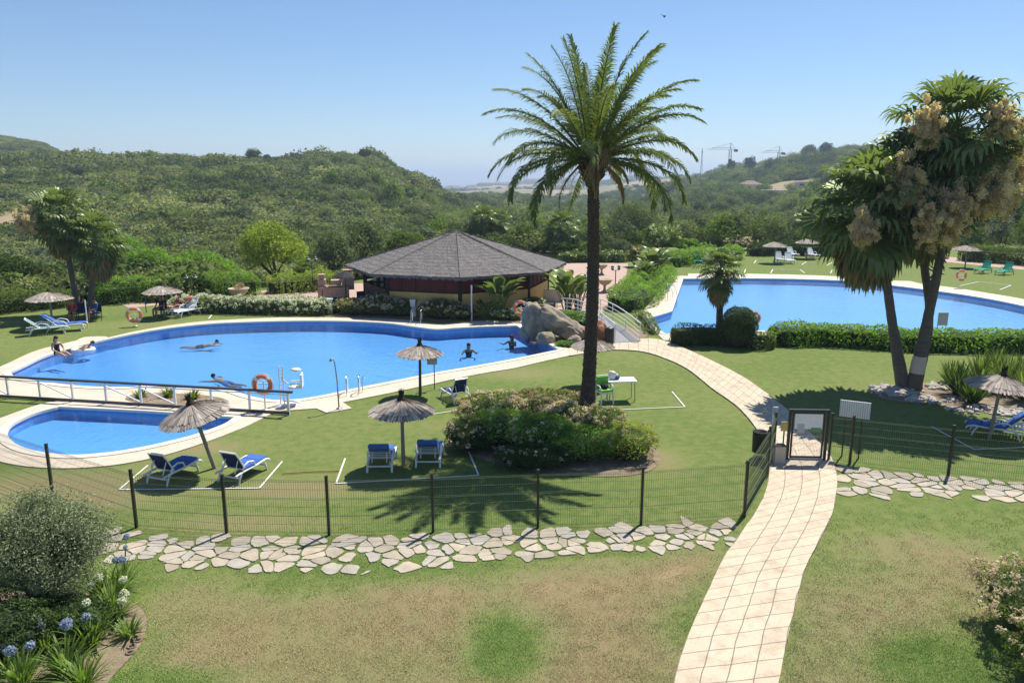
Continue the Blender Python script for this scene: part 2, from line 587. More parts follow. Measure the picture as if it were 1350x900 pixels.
def H(x, y):
    x = np.atleast_1d(np.asarray(x, float))
    y = np.atleast_1d(np.asarray(y, float))
    Y = np.maximum(y, 1.0)
    px = 675 + FPX * x / (Y * CP + CAMZ * SP)
    px = np.clip(px, -400, 1750)
    fi = np.interp(px, _ck, np.arange(len(_ck)))
    i0 = np.clip(np.floor(fi).astype(int), 0, len(_ck) - 2)
    a = fi - i0
    a = a * a * (3 - 2 * a)
    lY = np.clip(np.log(Y), _lr[0], _lr[-1])
    fj = np.interp(lY, _lr, np.arange(len(ROWS)))
    j0 = np.clip(np.floor(fj).astype(int), 0, len(ROWS) - 2)
    b = fj - j0
    def row(ii):
        # Catmull interpolation along distance
        jm = np.clip(j0 - 1, 0, len(ROWS) - 1)
        jp = np.clip(j0 + 2, 0, len(ROWS) - 1)
        p0, p1, p2, p3 = _tab[ii, jm], _tab[ii, j0], _tab[ii, j0 + 1], _tab[ii, jp]
        lin = p1 + (p2 - p1) * b
        cu = 0.5 * (2 * p1 + (p2 - p0) * b + (2 * p0 - 5 * p1 + 4 * p2 - p3) * b * b + (3 * p1 - p0 - 3 * p2 + p3) * b ** 3)
        return lin * 0.5 + cu * 0.5
    z = row(i0) * (1 - a) + row(i0 + 1) * a
    k = np.clip((Y - 90) / 160, 0, 1)
    z = z + k * fbm2(x, y, 60, 3, 1) * np.minimum(4, Y * 0.008) + np.clip((Y - 900) / 800, 0, 1) * fbm2(x, y, 500, 3, 2) * 4
    flat = (Y < 56) | ((px > 560) & (Y < 84)) | (np.abs(px) > 1e9)
    return np.where(flat, 0.0, np.where(Y < 100, np.minimum(z, 0.0), z))
def h1(x, y):
    return float(H(x, y)[0])

# ------------------------------------------------------------------ outlines traced on the ground
main_pool = smooth_corner([
    GL([(12, 492), (30, 484), (60, 470), (100, 458), (150, 446), (210, 435), (270, 428), (330, 425), (400, 423.5), (460, 424), (510, 426.5), (545, 431), (575, 434.5), (600, 433), (640, 431), (682, 430)]),
    GL([(682, 430), (738, 462)]),
    GL([(738, 462), (680, 474), (620, 485), (573, 493), (520, 503.5), (467, 514), (430, 522), (393, 528), (360, 529), (329, 524), (300, 515), (270, 511), (210, 509), (155, 512), (100, 510), (50, 504), (20, 499), (12, 492)]),
])
kid_pool = smooth_corner([
    GL([(79, 537), (200, 543), (311, 551)]),
    GL([(311, 551), (296, 561), (260, 574), (218, 585), (180, 593), (140, 599), (93, 602), (47, 597), (20, 588), (8, 576), (10, 566), (19, 558), (45, 546), (79, 537)]),
])
far_pool = smooth_corner([
    GL([(900, 368), (1000, 367.5), (1100, 370), (1160, 375), (1241, 385), (1300, 394), (1350, 404), (1420, 420), (1450, 434), (1430, 444), (1350, 446), (1250, 445), (1150, 443), (1060, 440), (995, 437), (940, 441), (876, 441)]),
    GL([(876, 441), (849, 422)]),
    GL([(849, 422), (885, 411)]),
    GL([(885, 411), (893, 388), (900, 368)]),
])
deck_main = smooth_corner([
    GL([(-90, 520), (-70, 500), (-30, 490), (0, 484), (47, 463), (100, 449.5)]),
    GL([(100, 449.5), (112, 445), (137, 444), (143, 445.5)]),
    GL([(143, 445.5), (187, 435.5), (249, 426), (300, 422), (377, 419), (453, 419.5), (530, 422), (578, 427.5), (615, 424.5), (660, 423), (687, 424)]),
    GL([(687, 424), (720, 442), (749, 460)]),
    GL([(749, 460), (752, 469)]),
    GL([(752, 469), (720, 476), (677, 486), (640, 492), (600, 500), (560, 509), (520, 517.5), (452, 531)]),
    GL([(452, 531), (464, 539)]), GL([(464, 539), (431, 545)]), GL([(431, 545), (417, 539)]),
    GL([(417, 539), (390, 541), (367, 543), (352, 549), (324, 563), (273, 583), (220, 600), (180, 609), (140, 615), (90, 618), (40, 616), (0, 609), (-40, 594), (-50, 575), (-25, 561), (0, 552), (30, 541), (59, 532), (80, 529)]),
    GL([(80, 529), (40, 526), (0, 523)]), GL([(0, 523), (-90, 520)]),
])
deck_far = smooth_corner([
    GL([(907, 361), (1000, 361.5), (1100, 364.5), (1155, 370)]),
    GL([(1155, 370), (1200, 371)]), GL([(1200, 371), (1212, 374)]),
    GL([(1212, 374), (1260, 380), (1310, 388), (1350, 395), (1430, 412), (1480, 434), (1450, 452), (1350, 453), (1250, 450), (1150, 448), (1060, 445), (995, 443), (940, 446), (875, 449)]),
    GL([(875, 449), (860, 435), (840, 425)]),
    GL([(840, 425), (836, 414)]), GL([(836, 414), (853, 405), (864, 385), (875, 364)]), GL([(875, 364), (907, 364)]), GL([(907, 364), (907, 361)]),
])

def poly2(p):
    return np.array([[q.x, q.y] for q in p])
def inside(poly, x, y):
    P = poly2(poly)
    x, y = np.asarray(x), np.asarray(y)
    c = np.zeros(x.shape, bool)
    n = len(P)
    j = n - 1
    for i in range(n):
        xi, yi, xj, yj = P[i, 0], P[i, 1], P[j, 0], P[j, 1]
        m = ((yi > y) != (yj > y)) & (x < (xj - xi) * (y - yi) / (yj - yi + 1e-12) + xi)
        c ^= m
        j = i
    return c
def offset(poly, d):
    """move a closed outline outward by d"""
    A = sum(poly[i - 1].x * poly[i].y - poly[i].x * poly[i - 1].y for i in range(len(poly)))
    s = 1 if A > 0 else -1
    out = []
    n = len(poly)
    for i in range(n):
        t = poly[(i + 1) % n] - poly[i - 1]
        t.z = 0
        t.normalize()
        out.append(poly[i] + Vector((t.y, -t.x, 0)) * d * s)
    return out
def ccw(poly):
    A = sum(poly[i - 1].x * poly[i].y - poly[i].x * poly[i - 1].y for i in range(len(poly)))
    return list(poly) if A > 0 else list(reversed(poly))

# ------------------------------------------------------------------ the ground sheet
def axis(lo, hi, step, far_lo, far_hi, grow=1.055):
    mid = list(np.arange(lo, hi + 1e-6, step))
    a, s = hi, step
    up = []
    while a < far_hi:
        s *= grow
        a += s
        up.append(a)
    a, s = lo, step
    dn = []
    while a > far_lo:
        s *= grow
        a -= s
        dn.append(a)
    return np.array(list(reversed(dn)) + mid + up)
gx = axis(-34, 52, 0.25, -30000, 30000)
gy = axis(7, 88, 0.25, -400, 42000)
XX, YY = np.meshgrid(gx, gy)
ZZ = H(XX.ravel(), YY.ravel()).reshape(XX.shape)
behind = YY < 5
ZZ = np.where(behind, 0, ZZ)

# how dry / worn the lawn is at each vertex (a property of the turf itself)
def gauss(px, py, rx, ry):
    c = G(px, py)
    return np.exp(-(((XX - c.x) / rx) ** 2 + ((YY - c.y) / ry) ** 2))
dry = np.zeros_like(XX) + 0.10
n1 = fbm2(XX, YY, 2.2, 5, 5)
n2 = fbm2(XX, YY, 7.0, 4, 6)
# the worn strip in front of the fence
front_l = [G(*q) for q in [(185, 770), (300, 768), (450, 778), (600, 770), (760, 755), (930, 738), (925, 790), (895, 840), (878, 900), (865, 960), (640, 980), (300, 960), (215, 900), (180, 850), (150, 800)]]
front_r = [G(*q) for q in [(1110, 705), (1200, 692), (1290, 715), (1310, 780), (1290, 850), (1180, 880), (1090, 960), (1065, 900), (1080, 790)]]
def soft(poly, wd):
    """1 inside, fading to 0 over wd metres outside"""
    P = poly2(poly)
    ins = inside(poly, XX, YY)
    near = (np.abs(XX) < 20) & (YY < 30) & (YY > 5)
    d = np.full(XX.shape, 99.0)
    xs, ys = XX[near], YY[near]
    dd = np.full(xs.shape, 99.0)
    for i in range(len(P)):
        a, b = P[i - 1], P[i]
        ab = b - a
        t = np.clip(((xs - a[0]) * ab[0] + (ys - a[1]) * ab[1]) / (ab @ ab), 0, 1)
        dd = np.minimum(dd, np.hypot(xs - a[0] - t * ab[0], ys - a[1] - t * ab[1]))
    d[near] = dd
    sd = np.where(ins, d, -d)
    return np.clip(0.5 + (sd + n1 * 0.7) / wd, 0, 1)
dry = np.maximum(dry, soft(front_l, 1.1) * (0.70 + 0.30 * n1 + 0.35 * n2))
dry = np.maximum(dry, soft(front_r, 1.5) * (0.52 + 0.25 * n1))
for a in [(668, 835, 0.75, 0.75), (660, 880, 0.6, 0.5), (215, 905, .9, 0.4)]:
    dry -= gauss(*a) * 0.8
dry -= gauss(1215, 868, 1.0, 0.7) * 0.55
for a in [(385, 645, 1.6, .6, .5), (245, 590, 1.5, .6, .45), (60, 640, 2.5, 0.9, .5), (685, 492, 1.8, 1.0, .35), (858, 605, .8, .9, .5), (330, 690, 1.8, .5, .4), (120, 660, 1.5, .5, .4), (1300, 600, 1, 1, .1), (600, 560, 2, 1, .12), (1050, 372, 8, 3, .12), (200, 428, 5, 1.5, .2)]:
    dry += gauss(*a[:4]) * a[4]
dry += np.where(YY < 50, n2 * 0.14 + n1 * 0.05, 0)
dry = np.clip(dry, 0, 1)
# wild ground beyond the terrace
PXX = 675 + FPX * XX / (np.maximum(YY, 1) * CP + CAMZ * SP)
wild = np.where((YY > 88) | ((PXX < 470) & (YY > 60)) | ((PXX < 290) & (YY > 47)) | ((PXX > 470) & (PXX < 840) & (YY > 76)) | (np.abs(XX) > 60), 1.0, 0.0)
bare = np.clip(0.42 - fbm2(XX, YY, 28, 4, 21) * 1.1, 0, 1)
def fieldpatch(px, Y, rx, ry):
    return np.exp(-(((XX - X(px, Y)) / rx) ** 2 + ((YY - Y) / ry) ** 2) ** 2)
for a in [(1035, 380, 30, 40), (870, 1100, 120, 180), (700, 1300, 160, 200), (760, 2300, 400, 300), (620, 2000, 260, 300), (720, 900, 100, 130), (640, 1000, 70, 110), (800, 760, 60, 70), (1060, 330, 30, 30), (1040, 240, 16, 18)]:
    bare = np.maximum(bare, fieldpatch(*a))
nx, ny = len(gx), len(gy)
idx = np.arange(nx * ny).reshape(ny, nx)
F = np.stack([idx[:-1, :-1], idx[:-1, 1:], idx[1:, 1:], idx[1:, :-1]], axis=-1).reshape(-1, 4)
cx = ((XX[:-1, :-1] + XX[1:, 1:]) / 2).ravel()
cy = ((YY[:-1, :-1] + YY[1:, 1:]) / 2).ravel()
hole = np.zeros(cx.shape, bool)
for p in (main_pool, kid_pool, far_pool):
    hole |= inside(offset(p, 0.22), cx, cy)
F = F[~hole]
me = bpy.data.meshes.new('lawn_and_terrain')
me.vertices.add(nx * ny)
me.vertices.foreach_set('co', np.stack([XX, YY, ZZ], -1).reshape(-1).astype(np.float32))
nf = len(F)
me.loops.add(nf * 4)
me.loops.foreach_set('vertex_index', F.reshape(-1).astype(np.int32))
me.polygons.add(nf)
me.polygons.foreach_set('loop_start', np.arange(0, nf * 4, 4, dtype=np.int32))
me.polygons.foreach_set('loop_total', np.full(nf, 4, dtype=np.int32))
me.polygons.foreach_set('use_smooth', np.ones(nf, bool))
me.update(calc_edges=True)
for nm, arr in (('dry', dry), ('wild', wild), ('bare', bare)):
    at = me.attributes.new(nm, 'FLOAT', 'POINT')
    at.data.foreach_set('value', arr.reshape(-1).astype(np.float32))
ground = bpy.data.objects.new('ground', me)
col.objects.link(ground)
tag(ground, kind='structure')

m, nt, b = newmat('ground')
geo = N(nt, 'ShaderNodeNewGeometry')
def noise_n(scale, detail=5, rough=0.6, stretch=None, dist=0.0):
    n = N(nt, 'ShaderNodeTexNoise')
    n.inputs['Scale'].default_value = scale
    n.inputs['Detail'].default_value = detail
    n.inputs['Roughness'].default_value = rough
    n.inputs['Distortion'].default_value = dist
    src = geo.outputs['Position']
    if stretch:
        mp = N(nt, 'ShaderNodeMapping')
        mp.inputs['Scale'].default_value = stretch
        nt.links.new(src, mp.inputs[0])
        src = mp.outputs[0]
    nt.links.new(src, n.inputs['Vector'])
    return n.outputs[0]
def attr(nm):
    a = N(nt, 'ShaderNodeAttribute', attribute_name=nm)
    return a.outputs['Fac']
def math_n(op, a, bb, cc=None):
    n = N(nt, 'ShaderNodeMath', operation=op)
    for i, q in enumerate([a, bb] + ([cc] if cc is not None else [])):
        if isinstance(q, (int, float)):
            n.inputs[i].default_value = q
        else:
            nt.links.new(q, n.inputs[i])
    return n.outputs[0]
def ramp(fac, stops):
    r = N(nt, 'ShaderNodeValToRGB')
    e = r.color_ramp.elements
    while len(e) < len(stops):
        e.new(0.5)
    for q, (p, c) in zip(e, stops):
        q.position = p
        q.color = (*c, 1)
    nt.links.new(fac, r.inputs[0])
    return r.outputs[0]
def mixc(fac, a, bb, mode='MIX'):
    n = N(nt, 'ShaderNodeMix', data_type='RGBA', blend_type=mode)
    for i, q in ((0, fac), (6, a), (7, bb)):
        if isinstance(q, (int, float)):
            n.inputs[i].default_value = q
        elif isinstance(q, tuple):
            n.inputs[i].default_value = (*q, 1)
        else:
            nt.links.new(q, n.inputs[i])
    return n.outputs[2]
fine = noise_n(22, 8, 0.75)
mid = noise_n(3.2, 8, 0.7)
d = math_n('ADD', attr('dry'), math_n('MULTIPLY', math_n('SUBTRACT', mid, 0.5), 0.85))
d = math_n('ADD', d, math_n('MULTIPLY', math_n('SUBTRACT', fine, 0.5), 0.35))
lawn = ramp(d, [(0.0, (0.125, 0.185, 0.045)), (0.18, (0.19, 0.225, 0.070)), (0.42, (0.245, 0.235, 0.105)), (0.66, (0.27, 0.22, 0.11)), (0.82, (0.32, 0.245, 0.13)), (1.0, (0.40, 0.31, 0.18))])
vfine = noise_n(90, 4, 0.8)
lawn = mixc(0.35, lawn, ramp(vfine, [(0.3, (0.45, 0.45, 0.45)), (0.7, (1.0, 1.0, 1.0))]), 'MULTIPLY')
wn = noise_n(0.08, 8, 0.7)
wildc = ramp(math_n('ADD', math_n('MULTIPLY', attr('bare'), 0.8), math_n('MULTIPLY', math_n('SUBTRACT', wn, 0.5), 0.6)),
             [(0.1, (0.07, 0.09, 0.03)), (0.45, (0.15, 0.155, 0.07)), (0.75, (0.27, 0.22, 0.13)), (1.0, (0.40, 0.31, 0.19))])
allc = mixc(attr('wild'), lawn, wildc)
nt.links.new(allc, b.inputs['Base Color'])
b.inputs['Roughness'].default_value = 0.95
b.inputs['Specular IOR Level'].default_value = 0.1
bp = N(nt, 'ShaderNodeBump')
bp.inputs['Strength'].default_value = 0.6
bp.inputs['Distance'].default_value = 0.03
nt.links.new(math_n('ADD', fine, vfine), bp.inputs['Height'])
nt.links.new(bp.outputs[0], b.inputs['Normal'])
me.materials.append(m)

# sea beyond the land
m, nt, b = newmat('sea')
b.inputs['Base Color'].default_value = (0.02, 0.06, 0.10, 1)
b.inputs['Roughness'].default_value = 0.35
geo = N(nt, 'ShaderNodeNewGeometry')
bp = N(nt, 'ShaderNodeBump')
bp.inputs['Strength'].default_value = 0.5
bp.inputs['Distance'].default_value = 1.0
nt.links.new(noise_n(0.03, 6), bp.inputs['Height'])
nt.links.new(bp.outputs[0], b.inputs['Normal'])
q = MB().add([(-60000, 3500, -62), (60000, 3500, -62), (60000, 70000, -62), (-60000, 70000, -62)], [(0, 1, 2, 3)], 'sea')
tag(q.build('sea'), kind='structure')

# ------------------------------------------------------------------ pools
m, nt, b = newmat('pool_tile')
tc = N(nt, 'ShaderNodeTexCoord')
geo = N(nt, 'ShaderNodeNewGeometry')
br = N(nt, 'ShaderNodeTexBrick')
br.offset = 0
br.inputs['Color1'].default_value = (0.13, 0.33, 0.63, 1)
br.inputs['Color2'].default_value = (0.14, 0.345, 0.65, 1)
br.inputs['Mortar'].default_value = (0.18, 0.39, 0.70, 1)
br.inputs['Scale'].default_value = 1.0
br.inputs['Mortar Size'].default_value = 0.012
br.inputs['Brick Width'].default_value = 0.3
br.inputs['Row Height'].default_value = 0.3
nt.links.new(geo.outputs['Position'], br.inputs['Vector'])
nt.links.new(mixc(0.5, br.outputs['Color'], ramp(noise_n(0.25, 4), [(0.3, (0.80, 0.88, 0.92)), (0.7, (1, 1, 1))]), 'MULTIPLY'), b.inputs['Base Color'])
b.inputs['Roughness'].default_value = 0.5

m, nt, b = newmat('pool_water')
nt.nodes.remove(b)
out = nt.nodes['Material Output']
geo = N(nt, 'ShaderNodeNewGeometry')
tr = N(nt, 'ShaderNodeBsdfTransparent')
tr.inputs[0].default_value = (0.78, 0.93, 1.0, 1)
gl = N(nt, 'ShaderNodeBsdfGlossy')
gl.inputs['Roughness'].default_value = 0.04
fr = N(nt, 'ShaderNodeFresnel')
fr.inputs['IOR'].default_value = 1.33
bp = N(nt, 'ShaderNodeBump')
bp.inputs['Strength'].default_value = 0.5
bp.inputs['Distance'].default_value = 0.05
n_a = noise_n(1.6, 4, 0.55, None, 0.6)
n_b = noise_n(5.5, 3, 0.6)
nt.links.new(math_n('ADD', n_a, math_n('MULTIPLY', n_b, 0.35)), bp.inputs['Height'])
nt.links.new(bp.outputs[0], gl.inputs['Normal'])
nt.links.new(bp.outputs[0], fr.inputs['Normal'])
mx = N(nt, 'ShaderNodeMixShader')
nt.links.new(fr.outputs[0], mx.inputs[0])
nt.links.new(tr.outputs[0], mx.inputs[1])
nt.links.new(gl.outputs[0], mx.inputs[2])
nt.links.new(mx.outputs[0], out.inputs[0])

m, nt, b = newmat('deck_cream')
geo = N(nt, 'ShaderNodeNewGeometry')
br = N(nt, 'ShaderNodeTexBrick')
br.offset = 0.5
br.inputs['Color1'].default_value = (0.62, 0.53, 0.41, 1)
br.inputs['Color2'].default_value = (0.56, 0.475, 0.365, 1)
br.inputs['Mortar'].default_value = (0.40, 0.34, 0.27, 1)
br.inputs['Mortar Size'].default_value = 0.008
br.inputs['Mortar Smooth'].default_value = 0.3
br.inputs['Scale'].default_value = 1.0
br.inputs['Brick Width'].default_value = 0.6
br.inputs['Row Height'].default_value = 0.4
nt.links.new(geo.outputs['Position'], br.inputs['Vector'])
nt.links.new(mixc(0.8, br.outputs['Color'], ramp(noise_n(1.3, 8, 0.7), [(0.25, (0.78, 0.76, 0.73)), (0.6, (1, 1, 1))]), 'MULTIPLY'), b.inputs['Base Color'])
b.inputs['Roughness'].default_value = 0.75

m, nt, b = newmat('coping_white')
geo = N(nt, 'ShaderNodeNewGeometry')
nt.links.new(ramp(noise_n(2.0, 6), [(0.3, (0.60, 0.53, 0.43)), (0.7, (0.68, 0.605, 0.50))]), b.inputs['Base Color'])
b.inputs['Roughness'].default_value = 0.6

def fill(loops, z):
    """triangulated sheet with holes"""
    ls = [[Vector((p.x, p.y, 0)) for p in l] for l in loops]
    flat = [p for l in ls for p in l]
    tris = tessellate_polygon(ls)
    out = []
    for t in tris:
        a, b_, c = (flat[i] for i in t)
        out.append(t if (b_ - a).cross(c - a).z > 0 else (t[0], t[2], t[1]))
    return [(p.x, p.y, z) for p in flat], out

def wall(mb, poly, z0, z1, mat, inward=False):
    poly = ccw(poly)
    n = len(poly)
    vs = [(p.x, p.y, z0) for p in poly] + [(p.x, p.y, z1) for p in poly]
    fs = []
    for i in range(n):
        j = (i + 1) % n
        f = (i, j, n + j, n + i)
        fs.append(tuple(reversed(f)) if inward else f)
    mb.add(vs, fs, mat)

def dedupe(poly):
    out = []
    for p in poly:
        if not out or (p - out[-1]).length > 0.02:
            out.append(p)
    if (out[0] - out[-1]).length < 0.02:
        out.pop()
    return out
def make_pool(outl, depth, kind_name):
    outl = dedupe(outl)
    mb = MB()
    wall(mb, outl, -depth, 0.05, 'pool_tile', True)
    vs, fs = fill([outl], -depth)
    mb.add(vs, fs, 'pool_tile')
    tag(mb.build('pool_basin'), kind='structure')
    mw = MB()
    vs, fs = fill([outl], -0.07)
    mw.add(vs, fs, 'pool_water')
    tag(mw.build('pool_water'), kind='structure')
make_pool(main_pool, 0.52, 'm')
make_pool(kid_pool, 0.36, 'k')
make_pool(far_pool, 0.42, 'f')

def make_deck(outer, holes, top=0.03):
    outer = dedupe(outer)
    holes = [dedupe(h) for h in holes]
    rims = [offset(h, 0.22) for h in holes]
    mb = MB()
    vs, fs = fill([outer] + rims, top)
    mb.add(vs, fs, 'deck_cream')
    wall(mb, outer, -0.1, top, 'deck_cream')
    tag(mb.build('pool_deck'), kind='structure')
    mc = MB()
    for h, r in zip(holes, rims):
        vs, fs = fill([r, offset(h, -0.05)], top + 0.022)
        mc.add(vs, fs, 'coping_white')
        wall(mc, r, top - 0.02, top + 0.022, 'coping_white')
        wall(mc, offset(h, -0.05), -0.03, top + 0.022, 'coping_white', True)
    tag(mc.build('pool_coping'), kind='structure')
make_deck(deck_main, [main_pool, kid_pool])
make_deck(deck_far, [far_pool])

# ------------------------------------------------------------------ the path (laid in metres along its own length)
def ribbon(name, L, Rr, n, z, matname, lanes=6, kerb=0.08):
    L = resample(catmull(L, 8), n)
    Rr = resample(catmull(Rr, 8), n)
    me = bpy.data.meshes.new(name)
    vs, fs, uv = [], [], []
    dist = 0
    for i in range(n):
        if i:
            dist += ((L[i] + Rr[i]) / 2 - (L[i - 1] + Rr[i - 1]) / 2).length
        for k in range(lanes + 1):
            p = L[i].lerp(Rr[i], k / lanes)
            vs.append((p.x, p.y, z))
            uv.append((k / lanes, dist))
    W = lanes + 1
    for i in range(n - 1):
        for k in range(lanes):
            fs.append((i * W + k, (i + 1) * W + k, (i + 1) * W + k + 1, i * W + k + 1))
    top = len(fs)
    b0 = len(vs)
    for i in range(n):
        vs.append((L[i].x, L[i].y, z - kerb))
        vs.append((Rr[i].x, Rr[i].y, z - kerb))
        uv += [(0, 0), (1, 0)]
    for i in range(n - 1):
        fs.append((i * W, b0 + 2 * i, b0 + 2 * i + 2, (i + 1) * W))
        fs.append((i * W + lanes, (i + 1) * W + lanes, b0 + 2 * i + 3, b0 + 2 * i + 1))
    me.from_pydata(vs, [], fs)
    ul = me.uv_layers.new(name='UVMap')
    for lp in me.loops:
        ul.data[lp.index].uv = uv[lp.vertex_index]
    me.materials.append(MATS[matname])
    me.update()
    o = bpy.data.objects.new(name, me)
    col.objects.link(o)
    return tag(o, kind='structure')

m, nt, b = newmat('path_slabs')
geo = N(nt, 'ShaderNodeNewGeometry')
uvn = N(nt, 'ShaderNodeUVMap')
mp = N(nt, 'ShaderNodeMapping')
mp.inputs['Scale'].default_value = (4, 1 / 0.46, 1)
nt.links.new(uvn.outputs[0], mp.inputs[0])
# slightly wandering joints
wob = N(nt, 'ShaderNodeVectorMath', operation='ADD')
nv = N(nt, 'ShaderNodeTexNoise')
nv.inputs['Scale'].default_value = 1.1
nt.links.new(geo.outputs['Position'], nv.inputs['Vector'])
sc = N(nt, 'ShaderNodeVectorMath', operation='SCALE')
sc.inputs['Scale'].default_value = 0.22
sb = N(nt, 'ShaderNodeVectorMath', operation='SUBTRACT')
sb.inputs[1].default_value = (0.5, 0.5, 0.5)
nt.links.new(nv.outputs['Color'], sb.inputs[0])
nt.links.new(sb.outputs[0], sc.inputs[0])
nt.links.new(mp.outputs[0], wob.inputs[0])
nt.links.new(sc.outputs[0], wob.inputs[1])
br = N(nt, 'ShaderNodeTexBrick')
br.offset = 0
br.inputs['Scale'].default_value = 1
br.inputs['Brick Width'].default_value = 1
br.inputs['Row Height'].default_value = 1
br.inputs['Mortar Size'].default_value = 0.026
br.inputs['Mortar Smooth'].default_value = 0.2
br.inputs['Color1'].default_value = (0.56, 0.465, 0.34, 1)
br.inputs['Color2'].default_value = (0.51, 0.42, 0.305, 1)
br.inputs['Mortar'].default_value = (0.20, 0.175, 0.13, 1)
nt.links.new(wob.outputs[0], br.inputs['Vector'])
stain = ramp(noise_n(2.4, 9, 0.72), [(0.3, (0.62, 0.58, 0.52)), (0.52, (1, 1, 1))])
crack = N(nt, 'ShaderNodeTexVoronoi', feature='DISTANCE_TO_EDGE')
crack.inputs['Scale'].default_value = 1.3
mp2 = N(nt, 'ShaderNodeMapping')
nt.links.new(wob.outputs[0], mp2.inputs[0])
nt.links.new(mp2.outputs[0], crack.inputs['Vector'])
ck = ramp(crack.outputs['Distance'], [(0.0, (0.5, 0.45, 0.38)), (0.014, (1, 1, 1))])
c = mixc(0.75, br.outputs['Color'], stain, 'MULTIPLY')
c = mixc(math_n('MULTIPLY', noise_n(1.7, 3), 0.8), c, ck, 'MULTIPLY')
nt.links.new(c, b.inputs['Base Color'])
b.inputs['Roughness'].default_value = 0.85
bp = N(nt, 'ShaderNodeBump')
bp.inputs['Strength'].default_value = 0.3
bp.inputs['Distance'].default_value = 0.02
nt.links.new(math_n('SUBTRACT', noise_n(30, 5), math_n('MULTIPLY', br.outputs['Fac'], 2)), bp.inputs['Height'])
nt.links.new(bp.outputs[0], b.inputs['Normal'])

pathL = GL([(751, 470), (780, 465), (807, 462), (845, 464), (876, 473), (907, 488), (940, 514), (973, 538), (1001, 572), (1014, 605), (1007, 655), (969, 715), (951, 742), (898, 864), (880, 960), (860, 1100)])
pathR = GL([(749, 460), (780, 457), (810, 452), (843, 447.5), (868, 448), (900, 459), (940, 477), (985, 501), (1037, 540), (1068, 571), (1100, 612), (1100, 668), (1078, 718), (1059, 759), (1027, 900), (1010, 1100)])
ribbon('path', pathL, pathR, 150, 0.045, 'path_slabs')

# worn soil edge along the near path is part of the ground; crazy paving strips:
def voronoi_cells(pts, bounds, keep):
    cells = []
    P = np.array(pts)
    for i in range(len(P)):
        if not keep[i]:
            continue
        poly = [(P[i, 0] - 1.2, P[i, 1] - 1.2), (P[i, 0] + 1.2, P[i, 1] - 1.2), (P[i, 0] + 1.2, P[i, 1] + 1.2), (P[i, 0] - 1.2, P[i, 1] + 1.2)]
        dd = np.hypot(P[:, 0] - P[i, 0], P[:, 1] - P[i, 1])
        for j in np.argsort(dd)[1:16]:
            mx_, my_ = (P[i] + P[j]) / 2
            nx_, ny_ = P[j] - P[i]
            new = []
            for a in range(len(poly)):
                p, q = poly[a], poly[(a + 1) % len(poly)]
                dp = (p[0] - mx_) * nx_ + (p[1] - my_) * ny_
                dq = (q[0] - mx_) * nx_ + (q[1] - my_) * ny_
                if dp <= 0:
                    new.append(p)
                if (dp < 0) != (dq < 0):
                    t = dp / (dp - dq)
                    new.append((p[0] + (q[0] - p[0]) * t, p[1] + (q[1] - p[1]) * t))
            poly = new
            if len(poly) < 3:
                break
        if len(poly) >= 3:
            cells.append((P[i], poly))
    return cells

def flagstones(name, upper, lower, seed, dropf, spacing=0.47, sparse_after=None):
    rng = random.Random(seed)
    n = 60
    U = resample(catmull(upper, 8), n)
    Lw = resample(catmull(lower, 8), n)
    length = sum((U[i + 1] - U[i]).length for i in range(n - 1))
    width = (U[n // 2] - Lw[n // 2]).length
    nu, nv_ = int(length / spacing), max(2, round(width / spacing))
    pts, keep, fr_ = [], [], []
    for a in range(-1, nu + 1):
        for b_ in range(-1, nv_ + 1):
            s = (a + 0.5 + rng.uniform(-0.62, 0.62)) / nu
            t = (b_ + 0.5 + rng.uniform(-0.55, 0.55)) / nv_
            i = min(n - 2, max(0, int(s * (n - 1))))
            f = s * (n - 1) - i
            p = (U[i].lerp(U[i + 1], f)).lerp(Lw[i].lerp(Lw[i + 1], f), t)
            pts.append((p.x, p.y))
            k = 0 <= a < nu and 0 <= b_ < nv_
            if sparse_after and s > sparse_after:
                k = k and rng.random() > 0.08
            keep.append(k and rng.random() > dropf)
            fr_.append(s)
    mb = MB()
    for c, poly in voronoi_cells(pts, None, keep):
        sh = rng.uniform(0.86, 0.95) if rng.random() < 0.82 else rng.uniform(0.6, 0.8)
        q = [Vector((c[0] + (x - c[0]) * sh, c[1] + (y - c[1]) * sh, 0)) for x, y in poly]
        # soften corners a little and roughen
        r = []
        for i in range(len(q)):
            a_, b2 = q[i], q[(i + 1) % len(q)]
            if (b2 - a_).length < 0.06:
                continue
            r.append(a_.lerp(b2, 0.14) + Vector((rng.uniform(-.012, .012), rng.uniform(-.012, .012), 0)))
            r.append(a_.lerp(b2, 0.5) + Vector((rng.uniform(-.02, .02), rng.uniform(-.02, .02), 0)))
            r.append(a_.lerp(b2, 0.86) + Vector((rng.uniform(-.012, .012), rng.uniform(-.012, .012), 0)))
        if len(r) < 3:
            continue
        zt = 0.018 + rng.uniform(0, 0.008)
        m_ = len(r)
        ring = [(p.x, p.y, zt) for p in r] + [(p.x, p.y, -0.03) for p in r]
        cen = Vector((c[0], c[1], 0))
        mb.add(ring, [tuple(range(m_))] + [(i, m_ + i, m_ + (i + 1) % m_, (i + 1) % m_) for i in range(m_)], 'flagstone')
    return tag(mb.build(name), kind='structure')

